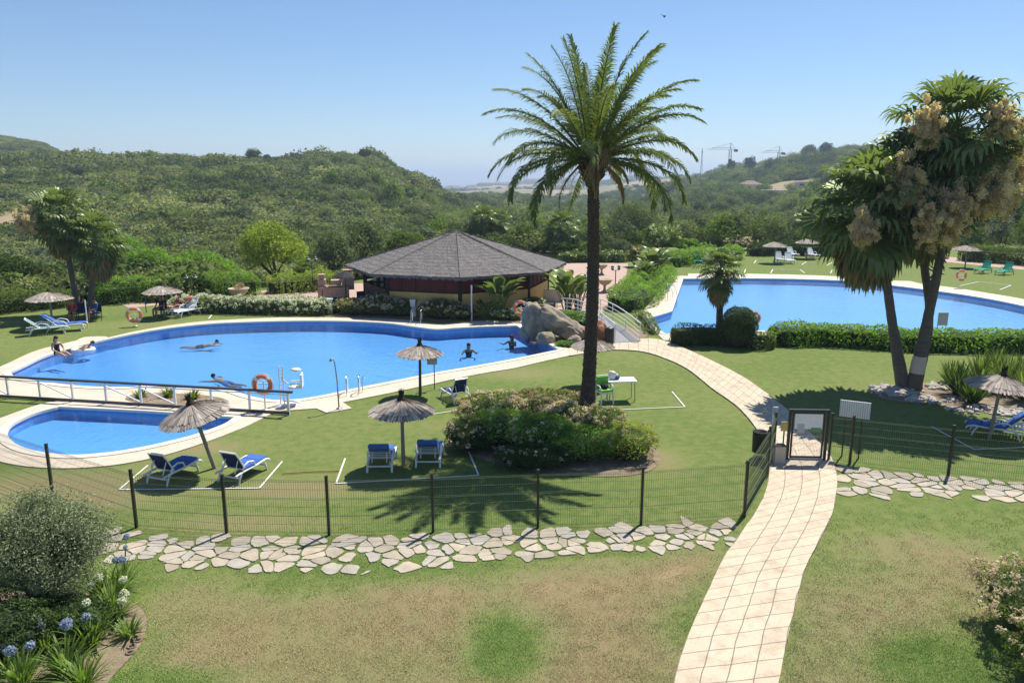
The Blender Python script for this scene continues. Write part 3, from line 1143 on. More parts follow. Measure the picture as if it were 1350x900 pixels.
m, nt, b = newmat('flagstone')
geo = N(nt, 'ShaderNodeNewGeometry')
isl = N(nt, 'ShaderNodeNewGeometry')
base = ramp(isl.outputs['Random Per Island'], [(0.0, (0.33, 0.29, 0.22)), (0.35, (0.46, 0.395, 0.295)), (0.7, (0.39, 0.36, 0.31)), (1.0, (0.50, 0.42, 0.31))])
nt.links.new(mixc(0.85, base, ramp(noise_n(3.5, 9, 0.75), [(0.3, (0.62, 0.6, 0.55)), (0.62, (1, 1, 1))]), 'MULTIPLY'), b.inputs['Base Color'])
b.inputs['Roughness'].default_value = 0.85
bp = N(nt, 'ShaderNodeBump')
bp.inputs['Strength'].default_value = 0.4
bp.inputs['Distance'].default_value = 0.02
nt.links.new(noise_n(18, 6, 0.7), bp.inputs['Height'])
nt.links.new(bp.outputs[0], b.inputs['Normal'])
flagstones('stone_path', GL([(60, 690), (150, 700), (300, 706), (434, 708), (571, 704), (709, 698), (845, 693), (978, 688)]),
           GL([(60, 745), (165, 740), (260, 751), (450, 754), (560, 750), (700, 738), (850, 729), (966, 720)]), 5, 0.05, 0.34, 0.66)
flagstones('stone_path', GL([(1106, 616), (1180, 622), (1250, 629), (1350, 635), (1450, 642)]),
           GL([(1106, 662), (1150, 657), (1250, 654), (1350, 664), (1450, 672)]), 9, 0.04, 0.35)

# terracotta patios
m, nt, b = newmat('patio')
geo = N(nt, 'ShaderNodeNewGeometry')
br = N(nt, 'ShaderNodeTexBrick')
br.inputs['Color1'].default_value = (0.43, 0.29, 0.22, 1)
br.inputs['Color2'].default_value = (0.48, 0.34, 0.27, 1)
br.inputs['Mortar'].default_value = (0.36, 0.28, 0.23, 1)
br.inputs['Scale'].default_value = 2.0
nt.links.new(geo.outputs['Position'], br.inputs['Vector'])
nt.links.new(mixc(0.6, br.outputs['Color'], ramp(noise_n(0.8, 6), [(0.3, (0.8, 0.8, 0.8)), (0.7, (1, 1, 1))]), 'MULTIPLY'), b.inputs['Base Color'])
b.inputs['Roughness'].default_value = 0.9
def patio(pts, z=0.012):
    p = dedupe(ccw(GL(pts)))
    mb = MB()
    vs, fs = fill([p], z)
    mb.add(vs, fs, 'patio')
    wall(mb, p, -0.05, z, 'patio')
    tag(mb.build('patio'), kind='structure')
patio([(715, 425), (735, 385), (745, 347), (828, 347), (824, 372), (818, 392), (800, 406), (790, 415)])
patio([(300, 402), (330, 385), (430, 375), (520, 372), (530, 395), (520, 412), (430, 412)])
patio([(155, 399), (190, 392), (240, 392), (232, 400), (170, 406)])
patio([(1245, 338), (1350, 350), (1350, 356), (1240, 345)], 0.02)

# planting beds (soil)
def bed(pts, z=0.016):
    p = dedupe(ccw(catmull(GL(pts), 6, True)))
    mb = MB()
    vs, fs = fill([p], z)
    mb.add(vs, fs, 'soil')
    tag(mb.build('planting_bed'), kind='structure')
bed([(590, 575), (620, 548), (700, 535), (800, 545), (855, 580), (868, 612), (820, 628), (700, 622), (620, 600)])
bed([(-40, 960), (-40, 800), (60, 780), (160, 790), (192, 812), (185, 850), (150, 890), (110, 930)])
bed([(1150, 515), (1200, 505), (1260, 508), (1360, 520), (1400, 545), (1330, 548), (1240, 535), (1170, 528)])
bed([(690, 424), (720, 415), (760, 420), (800, 425), (830, 432), (855, 440), (838, 449), (800, 447), (770, 455), (752, 459)])
bed([(165, 527), (185, 519), (240, 520), (285, 524), (300, 532), (240, 536), (190, 533)], 0.036)
bed([(440, 421), (470, 405), (560, 400), (680, 405), (690, 422), (640, 422.5), (590, 425), (540, 421)])

# white strings laid on the lawn to mark the sunbed plots
def string(pts, wd=0.04):
    mb = MB()
    for a, b_ in zip(pts, pts[1:]):
        A, B = G(*a, 0.02), G(*b_, 0.02)
        mb.bar(A, B, wd, 0.012, 'tape_white')
    tag(mb.build('lawn_marking'), kind='structure')
string([(195, 613), (157, 645), (342, 643), (372, 608)])
string([(455, 604), (443, 637), (631, 626), (618, 595)])
string([(505, 545), (522, 553), (595, 542)])
string([(630, 514), (642, 521)])
string([(792, 541), (903, 536), (886, 516)])
string([(1228, 562), (1284, 592), (1360, 589)])
string([(1016, 360), (1019, 355), (1055, 355.5), (1061, 360)], 0.07)
string([(1095, 360), (1097, 356), (1155, 357)], 0.07)
string([(1264, 377), (1290, 371.5), (1333, 376), (1318, 382)], 0.07)
string([(994, 347), (997, 343)], 0.07)
string([(1057, 349), (1063, 345)], 0.07)
string([(1090, 350), (1097, 346)], 0.07)
string([(981, 360), (983, 355)], 0.07)
string([(275, 420), (279, 415)], 0.05)
# ------------------------------------------------------------------ bar building
BC = Vector((X(603, 47), 47, 0))
rot0 = -R(90) - R(17) - R(22.5)
bar = empty('bar_building', BC, 0, 'low octagonal pool bar with dark thatched roof, red and ochre walls', 'bar')
def octp(r, z, k):
    a = rot0 + k * R(45)
    return Vector((r * math.cos(a), r * math.sin(a), z))
m, nt, b = newmat('roof_thatch')
geo = N(nt, 'ShaderNodeNewGeometry')
tc = N(nt, 'ShaderNodeTexCoord')
wv = N(nt, 'ShaderNodeTexWave', wave_type='BANDS', bands_direction='Z')
wv.inputs['Scale'].default_value = 2.3
wv.inputs['Distortion'].default_value = 7
wv.inputs['Detail'].default_value = 4
wv.inputs['Detail Scale'].default_value = 3
nt.links.new(tc.outputs['Object'], wv.inputs['Vector'])
c0 = ramp(noise_n(3.0, 10, 0.8, (1, 1, 3)), [(0.28, (0.06, 0.054, 0.05)), (0.48, (0.165, 0.15, 0.14)), (0.72, (0.27, 0.25, 0.235))])
c1 = mixc(0.3, c0, ramp(wv.outputs[0], [(0.0, (0.5, 0.5, 0.5)), (0.25, (1, 1, 1))]), 'MULTIPLY')
nt.links.new(c1, b.inputs['Base Color'])
b.inputs['Roughness'].default_value = 0.95
bp = N(nt, 'ShaderNodeBump')
bp.inputs['Strength'].default_value = 0.8
bp.inputs['Distance'].default_value = 0.08
nt.links.new(math_n('ADD', noise_n(6, 8, 0.8), wv.outputs[0]), bp.inputs['Height'])
nt.links.new(bp.outputs[0], b.inputs['Normal'])
rb = MB()
rr_ = random.Random(4)
AP = Vector((0, 0, Z(304, 47)))
RE, ZE = 6.9, 2.35
for k in range(8):
    a, c = octp(RE, ZE, k), octp(RE, ZE, k + 1)
    nr, ncol = 12, 14
    grid = []
    for i in range(nr + 1):
        row = []
        for j in range(ncol + 1):
            t = i / nr
            e = a.lerp(c, j / ncol)
            p = AP.lerp(e, t) if i else AP.copy()
            if 0 < j < ncol and i:
                p.z += rr_.uniform(-0.025, 0.03) - 0.05 * math.sin(t * math.pi)
            if i == nr and 0 < j < ncol:
                p += (e - AP).normalized() * rr_.uniform(-0.06, 0.06)
            row.append(p)
        grid.append(row)
    vs = [p for r_ in grid for p in r_]
    W_ = ncol + 1
    rb.add(vs, [(i * W_ + j, (i + 1) * W_ + j, (i + 1) * W_ + j + 1, i * W_ + j + 1) for i in range(nr) for j in range(ncol)], 'roof_thatch')
    # ragged thatch edge hanging at the eave
    for j in range(ncol * 3):
        p, q = a.lerp(c, j / (ncol * 3)), a.lerp(c, (j + 1) / (ncol * 3))
        dz = rr_.uniform(0.10, 0.2)
        rb.add([p + Vector((0, 0, 0.02)), q + Vector((0, 0, 0.02)), q * 0.995 - Vector((0, 0, dz)), p * 0.995 - Vector((0, 0, dz * rr_.uniform(.7, 1)))], [(0, 3, 2, 1)], 'roof_thatch')
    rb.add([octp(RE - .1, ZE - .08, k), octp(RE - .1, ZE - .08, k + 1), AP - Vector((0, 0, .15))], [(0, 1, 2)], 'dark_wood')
roof = rb.build('roof', bar)
hp = MB()
for k in range(8):
    hp.tube([AP.lerp(octp(RE, ZE, k), t) + Vector((0, 0, 0.035)) for t in (0.0, .25, .5, .75, 0.99)], 0.018, 'roof_thatch', 6)
hp.build('ridge_cap', roof)
RW = 5.65
for k in range(8):
    a, c = octp(RW, 0, k), octp(RW, 0, k + 1)
    dv = (c - a).normalized()
    ang = math.atan2(dv.y, dv.x)
    L_ = (c - a).length
    mid_ = (a + c) / 2
    open_side = k in (5, 6, 7)
    mb = MB()
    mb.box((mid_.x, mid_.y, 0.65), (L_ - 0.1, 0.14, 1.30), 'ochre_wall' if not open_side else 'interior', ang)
    mb.build('counter_wall' if open_side else 'wall', bar)
    if not open_side:
        mb = MB()
        mb.box((mid_.x, mid_.y, 1.79), (L_ - 0.14, 0.10, .90), 'red_wall', ang)
        for t in (0.2, 0.4, 0.6, 0.8):
            p = a.lerp(c, t)
            mb.box((p.x * 1.006, p.y * 1.006, 1.79), (0.03, 0.10, .88), 'dark_wood', ang)
        mb.build('shutter', bar)
        mb = MB()
        mb.box((mid_.x * 1.003, mid_.y * 1.003, 1.325), (L_ - .05, 0.24, 0.05), 'dark_wood', ang)
        mb.build('counter_top', bar)
    mb = MB()
    mb.box((a.x, a.y, 1.15), (0.2, 0.2, 2.3), 'dark_wood', ang)
    mb.build('post', bar)
# inner walls seen through the open side
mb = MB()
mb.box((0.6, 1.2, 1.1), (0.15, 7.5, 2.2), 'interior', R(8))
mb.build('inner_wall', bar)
mb = MB()
for i in range(5):
    for j in range(3):
        mb.box((-4.9 + i * 0.42, -1.2 + j * .05, 1.2 + j * .35), (0.16, 0.16, 0.2), ['brick_pink', 'sign_white', 'box_beige'][(i + j) % 3])
mb.box((-4.1, -1.15, 1.05), (2.4, .25, .04), 'dark_wood')
mb.box((-4.1, -1.1, 1.4), (2.4, .25, .04), 'dark_wood')
mb.build('shelf', bar)

# ------------------------------------------------------------------ thatched parasols
def make_parasol(rc, h, seed, lower=False, dark=False, tuft=0.4, slope=0.32):
    rng = random.Random(seed)
    root = empty('thatched_parasol')
    pm = 'pole_dark' if dark else 'pole_wood'
    MB().tube([(0, 0, -0.1), (0, 0, h * 0.5), (0, 0, h + rc * slope * 0.8)], [0.055, 0.05, 0.045], pm, 10).build('pole', root)
    # canopy of radiating reeds in overlapping rings
    mb = MB()
    n = 130
    for ring, (r0, r1, dz) in enumerate([(0.0, 0.55, 0.03), (0.40, 0.82, 0.018), (0.68, 1.0, 0.0)]):
        for k in range(n):
            a0 = 2 * math.pi * (k + rng.uniform(-.2, .2)) / n
            a1 = a0 + 2 * math.pi / n * 1.1
            e = r1 * rc * (1 + rng.uniform(-0.035, 0.03))
            s0 = r0 * rc
            def P_(r, a, up):
                t = r / rc
                return (r * math.cos(a), r * math.sin(a), h + rc * slope * (1 - t) - 0.10 * rc * t * t + 0.04 * rc + dz + up)
            u = rng.uniform(0, 0.022)
            s0 = max(s0, 0.02)
            md = (s0 + e) / 2
            vs = [P_(s0, a0, u), P_(s0, a1, u * .5), P_(md, a0, u), P_(md, a1, u * .5), P_(e, a0, u - .01), P_(e, a1, -.012 + u)]
            mb.add(vs, [(0, 2, 3, 1), (2, 4, 5, 3)], 'reed')
    cano = mb.build('canopy', root)
    mb = MB()
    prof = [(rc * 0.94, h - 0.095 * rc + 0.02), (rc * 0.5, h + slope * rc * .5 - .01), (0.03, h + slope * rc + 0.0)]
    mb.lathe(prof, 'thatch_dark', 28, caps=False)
    for k in range(70):
        a0 = 2 * math.pi * k / 70
        dd_ = rng.uniform(0.03, 0.075)
        r_ = rc * 0.955
        z_ = h - 0.055 * rc
        mb.add([(r_ * math.cos(a0), r_ * math.sin(a0), z_ + .01), (r_ * math.cos(a0 + .1), r_ * math.sin(a0 + .1), z_ + .01), (r_ * .99 * math.cos(a0 + .07), r_ * .99 * math.sin(a0 + .07), z_ - dd_)], [(0, 1, 2)], 'thatch')
    mb.build('lining', cano)
    for k in range(8):
        a = k * R(45)
        MB().bar((0.03 * math.cos(a), 0.03 * math.sin(a), h + slope * rc - 0.08), (rc * .88 * math.cos(a), rc * .88 * math.sin(a), h - 0.07 * rc - 0.03), 0.035, 0.035, pm).build('rib', root)
    # knot and tuft on top
    mb = MB()
    zt = h + rc * slope
    mb.lathe([(0.20 * rc, zt - 0.05), (0.11 * rc, zt + 0.10), (0.055, zt + 0.16), (0.06, zt + 0.2)], 'thatch_dark', 12)
    for k in range(46):
        a = rng.uniform(0, 6.28)
        l = tuft * rng.uniform(0.6, 1.05)
        sp = rng.uniform(0, 0.16)
        p0 = (0.04 * math.cos(a), 0.04 * math.sin(a), zt + .05)
        p1 = (0.05 * math.cos(a), 0.05 * math.sin(a), zt + .05 + l * .5)
        p2 = ((0.05 + sp * l) * math.cos(a), (0.05 + sp * l) * math.sin(a), zt + .05 + l)
        mb.tube([p0, p1, p2], [0.012, 0.012, 0.004], 'thatch_dark', 3, False)
    mb.build('tuft', root)
    return root

GP = 'thatched parasols standing on the lawns'
def place_parasol(proto, px, py, label, rz=0, tilt=None, sc=1.0, first=False):
    o = proto if first else copy_tree(proto)
    o.location = G(px, py)
    o.rotation_euler = (tilt[0] if tilt else 0, tilt[1] if tilt else 0, rz)
    o.scale = (sc, sc, sc)
    return tag(o, label, 'parasol', GP)
pa = make_parasol(0.90, 1.62, 1, tuft=0.30, slope=0.26)
place_parasol(pa, 283, 617, 'tilted thatched parasol leaning over the two blue sunbeds beside the small pool', 0.3, (R(4), R(-13)), 1.0, True)
place_parasol(pa, 532, 614, 'thatched parasol with pale pole between two blue sunbeds seen from behind, before the flowering shrubs', 1.1, None, 0.97)
pc = make_parasol(0.84, 1.55, 3, dark=True, tuft=0.28, slope=0.25)
place_parasol(pc, 554, 521, 'thatched parasol on a dark pole near the small pool sign at the main pool edge', .5, (0, R(1)), 1.0, True)
place_parasol(pc, 781, 508, 'thatched parasol half hidden behind the tall date palm trunk', .2, (0, 0), 0.98)
pd = make_parasol(0.98, 1.68, 5, tuft=0.30, slope=0.26)
place_parasol(pd, 1304, 578, 'thatched parasol beside the spiky flax plants near the right end of the fence', .7, (R(3), R(3)), 0.98, True)
far_p = make_parasol(1.05, 1.45, 6, tuft=0.16, slope=0.24)
place_parasol(far_p, 70, 431, 'grey thatched parasol by the sunbeds on the far left lawn', .4, None, 1.05, True)
place_parasol(far_p, 217, 418, 'grey thatched parasol behind the orange lifebuoy, over the red sunbed', .2, None, 1.0)
place_parasol(far_p, 1272, 353, 'thatched parasol beside the two teal loungers behind the far pool', .1, None, 1.1)
place_parasol(far_p, 1021, 347, 'thatched parasol standing over two white loungers behind the far pool', .9, None, 1.1)
place_parasol(far_p, 1063, 341, 'pale thatched parasol next to the single white lounger, nearest the fan palms', .6, None, 1.08)

# ------------------------------------------------------------------ sunbeds
def make_lounger(frame, sling, cushion=None, back=52, full=True):
    """head at -y, feet at +y; origin on the ground at the middle"""
    root = empty('sun_lounger')
    W = 0.66
    hz = 0.34
    yb = -0.28                       # hinge
    ba = R(back)
    bl = 0.74
    # side rails, swept down into the feet
    for s in (-1, 1):
        x = s * W / 2
        mb = MB()
        mb.tube([(x, -0.86, hz - .03), (x, -0.4, hz), (x, 0.3, hz), (x, 0.78, hz + 0.03), (x, 0.95, hz - .02), (x, 0.99, hz - 0.1)], [0.03, 0.034, 0.034, 0.034, 0.03, 0.026], frame, 8)
        mb.build('side_rail', root)
        mb = MB()
        mb.tube([(x, -0.50, hz), (x * 1.05, -0.44, hz + 0.18), (x * 1.06, -0.2, hz + 0.25), (x * 1.05, 0.06, hz + 0.19), (x, 0.18, hz)], 0.026, frame, 8)
        mb.build('armrest', root)
        for y, dy in ((-0.66, -0.12), (0.72, 0.1)):
            mb = MB()
            mb.tube([(x, y - dy, hz), (x * 1.02, y, hz * .55), (x * 1.02, y + dy * .7, 0.0)], [0.034, 0.03, 0.028], frame, 8)
            mb.build('leg', root)
    for y in (-0.66, 0.72):
        MB().bar((-W / 2, y, hz * .55), (W / 2, y, hz * .55), 0.03, 0.05, frame).build('crossbar', root)
    # seat slats
    mb = MB()
    k = 11
    for i in range(k):
        y = yb + 0.05 + (0.92 - yb) * i / k
        mb.box((0, y, hz + .012), (W - 0.08, 0.075, 0.02), sling if sling != 'slats' else frame)
    mb.build('seat', root)
    # raised backrest
    c, s_ = math.cos(ba), math.sin(ba)
    o = Vector((0, yb, hz + .01))
    ax = Vector((0, -c, s_))
    nn = Vector((0, s_, c))
    mb = MB()
    for sg in (-1, 1):
        mb.tube([o + Vector((sg * (W / 2 - .05), 0, 0)), o + ax * bl * .6 + Vector((sg * (W / 2 - .05), 0, 0)), o + ax * bl + Vector((sg * (W / 2 - .08), 0, 0))], 0.024, frame, 8)
    mb.bar(o + ax * bl + Vector((-W / 2 + .07, 0, 0)), o + ax * bl + Vector((W / 2 - .07, 0, 0)), .05, .05, frame, up=nn)
    mb.bar(o + Vector((-W / 2 + .05, 0, 0)), o + Vector((W / 2 - .05, 0, 0)), .04, .04, frame, up=nn)
    bk = mb.build('backrest', root)
    mb = MB()
    if sling == 'slats':
        for i in range(6):
            p = o + ax * (0.07 + bl * 0.9 * i / 6)
            mb.bar(p + Vector((-W / 2 + .05, 0, 0)), p + Vector((W / 2 - .05, 0, 0)), 0.045, 0.012, frame, up=nn)
        mb.build('slat', bk)
    else:
        p0, p1 = o + ax * 0.03, o + ax * (bl - .03)
        mb.bar(p0, p1, W - 0.12, 0.015, sling, up=nn)
        mb.build('sling', bk)
    # prop behind the back
    for sg in (-1, 1):
        MB().bar(o + ax * bl * .55 + Vector((sg * .2, 0, 0)), Vector((sg * .2, yb - .42, hz - .02)), .02, .02, frame).build('prop', root)
    if cushion:
        mb = MB()
        th = 0.05
        rows = [(0.93, hz + .03), (0.5, hz + .03), (0.1, hz + .03), (yb + .03, hz + .035)]
        pts = [Vector((0, y, z)) for y, z in rows] + [o + ax * t + nn * .03 for t in (0.12, 0.4, bl + .02)]
        nrm_ = [Vector((0, 0, 1))] * 3 + [(Vector((0, 0, 1)) + nn).normalized()] + [nn] * 3
        pts.append(o + ax * (bl + .07) - nn * 0.02); nrm_.append(ax)
        pts.append(o + ax * (bl + .04) - nn * 0.07); nrm_.append(-nn)
        pts.append(o + ax * (bl - .16) - nn * 0.055); nrm_.append(-nn)
        hw = W / 2 - .05
        if not full:
            pts, nrm_ = pts[:5], nrm_[:5]
        vs = []
        for p, q in zip(pts, nrm_):
            for sx, e in ((-1, 0), (-1, 1), (1, 1), (1, 0)):
                inset = 0.02 if e else 0
                vs.append(p + Vector((sx * (hw - inset), 0, 0)) + q * (th * e))
        fs = []
        for i in range(len(pts) - 1):
            for k2 in range(4):
                fs.append((i * 4 + k2, i * 4 + (k2 + 1) % 4, (i + 1) * 4 + (k2 + 1) % 4, (i + 1) * 4 + k2))
        fs += [(0, 3, 2, 1), tuple((len(pts) - 1) * 4 + q for q in range(4))]
        mb.add(vs, fs, cushion)
        cu = mb.build('cushion', root)
        for i in ((1, 2, 4, 5) if full else (1, 2)):
            p, q = pts[i], nrm_[i]
            mb = MB().bar(p + q * (th + .001) - Vector((hw - .03, 0, 0)), p + q * (th + .001) + Vector((hw - .03, 0, 0)), 0.012, 0.008, 'navy_sling', up=q)
            mb.build('seam', cu)
    return root

GB = 'sunbeds set out on the lawns'
def place_bed(proto, px, py, ang, label, first=False, sc=1.0):
    o = proto if first else copy_tree(proto)
    o.location = G(px, py)
    o.rotation_euler = (0, 0, R(ang))
    o.scale = sc if isinstance(sc, tuple) else (sc, sc, sc)
    return tag(o, label, 'sunbed', GB)
SC = (.95, .72, .82)
b1 = make_lounger('white_plastic', 'navy_sling', 'blue_cushion', 58, False)
b1b = make_lounger('white_plastic', 'slats', 'blue_cushion', 48)
place_bed(b1, 228, 629, -20, 'white sunbed with blue cushion left of the tilted parasol pole', True, SC)
place_bed(b1, 320, 627, -20, 'white sunbed with blue cushion right of the tilted parasol pole', False, SC)
place_bed(b1b, 504, 613, 2, 'blue cushioned white sunbed seen from behind, left of the pale pole', True, SC)
place_bed(b1b, 567, 607, 0, 'blue cushioned white sunbed seen from behind, beside the palm frond shadow', False, SC)
b2 = make_lounger('white_plastic', 'navy_sling', None, 62)
place_bed(b2, 601, 527, 30, 'white sunbed with dark sling standing alone behind the flowering shrubs', True, (.9, .72, .85))
b3 = make_lounger('white_plastic', 'teal_sling', 'blue_cushion', 45)
place_bed(b3, 1312, 574, 62, 'white sunbed with blue cushion under the parasol by the flax plants', True, (.9, .8, .85))
b4 = make_lounger('white_plastic', 'navy_sling', None, 42)
place_bed(b4, 1340, 574, 55, 'white sunbed with dark sling at the right edge near the fence', True, (.9, .8, .85))
b5 = make_lounger('white_plastic', 'teal_sling', None, 40)
place_bed(b5, 62, 440, -60, 'white framed sunbed with dull teal sling at the foot of the far left parasol', True)
b6 = make_lounger('white_plastic', 'pale_sling', 'blue_cushion', 40)
place_bed(b6, 86, 436, -70, 'white sunbed with blue pad on the far left lawn', True)
b7 = make_lounger('white_plastic', 'pale_sling', None, 50)
place_bed(b7, 246, 416, 160, 'empty white sunbed next to the red towelled one by the rose hedge', True)
b8 = make_lounger('white_plastic', 'red_towel', 'red_towel', 45)
place_bed(b8, 232, 414, 110, 'sunbed covered with a red towel under the parasol', True)
place_bed(b7, 1027, 346, 174, 'white lounger of the front pair behind the far pool, the left one of the two')
place_bed(b7, 1040, 347, 172, 'white lounger of the front pair behind the far pool, the right one of the two')
place_bed(b7, 1044, 339, 185, 'white lounger behind the pair of white loungers beyond the far pool')
place_bed(b7, 1071, 340, 190, 'white lounger beside the pale parasol nearest the fan palms')
b9 = make_lounger('teal_plastic', 'teal_plastic', None, 55)
place_bed(b9, 919, 348, 175, 'green lounger behind the small palm at the left end of the far lawn', True)
place_bed(b9, 1107, 349, 150, 'green lounger just left of the big fan palms on the far lawn')
place_bed(b9, 1296, 360, 125, 'green lounger beside the orange lifebuoy behind the far pool')
place_bed(b9, 1324, 362, 122, 'green lounger at the right end of the far lawn')

# ------------------------------------------------------------------ fence of dark posts and green mesh
FH = 1.30
def fence_run(name, pts, label, slant=None, skip_first=False):
    P = [G(*p) for p in pts]
    root = empty(name, P[0], 0, label, 'fence', 'pool fence runs')
    loc = [p - P[0] for p in P]
    for i, p in enumerate(loc):
        mb = MB()
        mb.box((p.x, p.y, FH / 2), (0.055, 0.055, FH + .06), 'fence_black')
        po = mb.build('post', root)
        MB().box((p.x, p.y, FH + .045), (0.065, 0.065, 0.02), 'fence_black').build('cap', po)
    for a, b_ in zip(loc, loc[1:]):
        mb = MB()
        L_ = (b_ - a).length
        d_ = (b_ - a).normalized()
        nrmv = Vector((d_.y, -d_.x, 0))
        n_ = int(L_ / 0.05)
        folds = [0.06, 0.42, 0.80, 1.20]
        for k in range(1, n_):
            p = a.lerp(b_, k / n_)
            q = 0.0030
            vs, fs = [], []
            zs = [0.03, 1.27]
            for z in zs:
                vs += [p + d_ * q + Vector((0, 0, z)), p + nrmv * q + Vector((0, 0, z)), p - d_ * q + Vector((0, 0, z)), p - nrmv * q + Vector((0, 0, z))]
            mb.add(vs, [(0, 1, 5, 4), (1, 2, 6, 5), (2, 3, 7, 6), (3, 0, 4, 7)], 'fence_green')
        for z in [0.04, 0.24, 0.44, 0.64, 0.84, 1.04, 1.24]:
            mb.bar(a + Vector((0, 0, z)) + nrmv * .004, b_ + Vector((0, 0, z)) + nrmv * .004, 0.005, 0.005, 'fence_green')
        for z in folds:
            off = nrmv * 0.03
            mb.bar(a + Vector((0, 0, z + .02)) + off, b_ + Vector((0, 0, z + .02)) + off, 0.006, 0.006, 'fence_green')
        mb.build('mesh_panel', root)
    return root
fence_run('mesh_fence', [(-160, 575), (-45, 612), (70, 655), (180, 695), (299, 703), (434, 705), (571, 701), (709, 695), (845, 691), (981, 681), (1011, 628), (1019, 606)], 'low dark mesh fence along the stone strip left of the path')
fence_run('mesh_fence', [(1092, 607), (1120, 611), (1250, 626), (1390, 640), (1520, 652)], 'low dark mesh fence running right from the gate behind the stone strip')

# gate
A_, B_ = G(1037, 607), G(1086, 608)
gate = empty('gate', A_, math.atan2((B_ - A_).y, (B_ - A_).x), 'black framed garden gate with white notices across the tiled path', 'gate')
gw = (B_ - A_).length
mb = MB()
for x in (0, gw):
    mb.box((x, 0, 0.70), (0.07, 0.07, 1.46), 'fence_black')
mb.box((gw / 2, 0, 1.44), (gw + .07, 0.08, 0.05), 'fence_black')
mb.build('frame', gate)
mb = MB()
mb.box((0.085, 0.005, .74), (0.045, .045, 1.30), 'fence_black')
mb.box((gw - .085, 0.005, .74), (0.045, .045, 1.30), 'fence_black')
mb.box((gw / 2, 0.005, 0.12), (gw - .2, .045, .05), 'fence_black')
mb.box((gw / 2, 0.005, 1.37), (gw - .2, .045, .05), 'fence_black')
lf = mb.build('leaf', gate)
mb = MB()
for k in range(1, 20):
    x = 0.1 + (gw - .2) * k / 20
    mb.bar((x, 0.005, .13), (x, .005, 1.36), .005, .005, 'grey_metal')
for z in (.3, .5, .7):
    mb.bar((.1, .01, z), (gw - .1, .01, z), .006, .006, 'grey_metal')
mb.build('wire_mesh', lf)
mb = MB()
mb.box((gw / 2, -0.02, 1.13), (gw - .26, .012, .42), 'sign_white')
mb.box((.30, -0.03, .93), (.18, .012, .26), 'sign_grey')
mb.box((.70, -0.03, .90), (.26, .012, .12), 'sign_green')
mb.build('notice', lf)
mb = MB()
mb.box((.11, -.06, .85), (.03, .09, .03), 'grey_metal')
mb.build('handle', lf)
mb = MB()
mb.box((gw / 2, 0.06, 0.065), (gw, .10, .03), 'sign_white')
mb.build('threshold', gate)

# entry post with reader, mail box, bin
p = G(1017, 603)
t = empty('entry_post', p, 0, 'slim white post with a card reader left of the gate', 'post')
MB().box((0, 0, .72), (.09, .09, 1.44), 'white_paint').build('post', t)
MB().box((0, -.055, 1.36), (.12, .05, .22), 'sign_grey').build('card_reader', t)
p = G(1026, 611)
t = empty('pedestal_box', p, 0, 'short beige metal cabinet standing beside the gate', 'cabinet')
MB().box((0, 0, .26), (.27, .2, .52), 'box_beige').build('body', t)
MB().box((0, 0, .53), (.29, .22, .03), 'fence_black').build('lid', t)
t = empty('notice_plate', G(1031, 607), 0, 'small yellow notice plate fixed between the post and the gate', 'sign')
MB().box((0, 0, .98), (.20, .02, .26), 'box_beige').build('plate', t)
MB().box((0, -.014, .98), (.15, .012, .2), 'sign_yellow').build('notice', t)
MB().box((0, .02, .5), (.03, .03, 1.0), 'fence_black').build('stake', t)
p = G(1000, 604)
t = empty('litter_bin', p, 0, 'round black litter bin behind the fence left of the gate', 'bin')
mb = MB()
mb.lathe([(.14, .18), (.19, .2), (.20, .75), (.205, .78), (.17, .78), (.16, .3), (0.02, .3)], 'bin_black', 18)
mb.build('bucket', t)
MB().tube([(.22, 0, 0), (.22, 0, .82)], .025, 'bin_black').build('post', t)
MB().lathe([(.16, .03), (.16, .0)], 'bin_black', 16).build('foot', t)

# ribbed white board on legs behind the fence
a, b_ = G(1108, 601), G(1140, 604)
ang = math.atan2((b_ - a).y, (b_ - a).x) - R(10)
t = empty('notice_board', G(1121, 603), ang, 'ribbed white notice board on black legs behind the fence right of the gate', 'sign')
mb = MB()
mb.box((0, 0, 1.38), (.76, .03, .46), 'sign_white')
mb.build('panel', t)
mb = MB()
for k in range(14):
    mb.box((-.36 + k * .0555, -.022, 1.38), (.018, .012, .44), 'sign_grey')
mb.build('rib', t)
for x in (-.22, .2):
    MB().box((x, .035, .8), (.04, .04, 1.6), 'fence_black').build('leg', t)

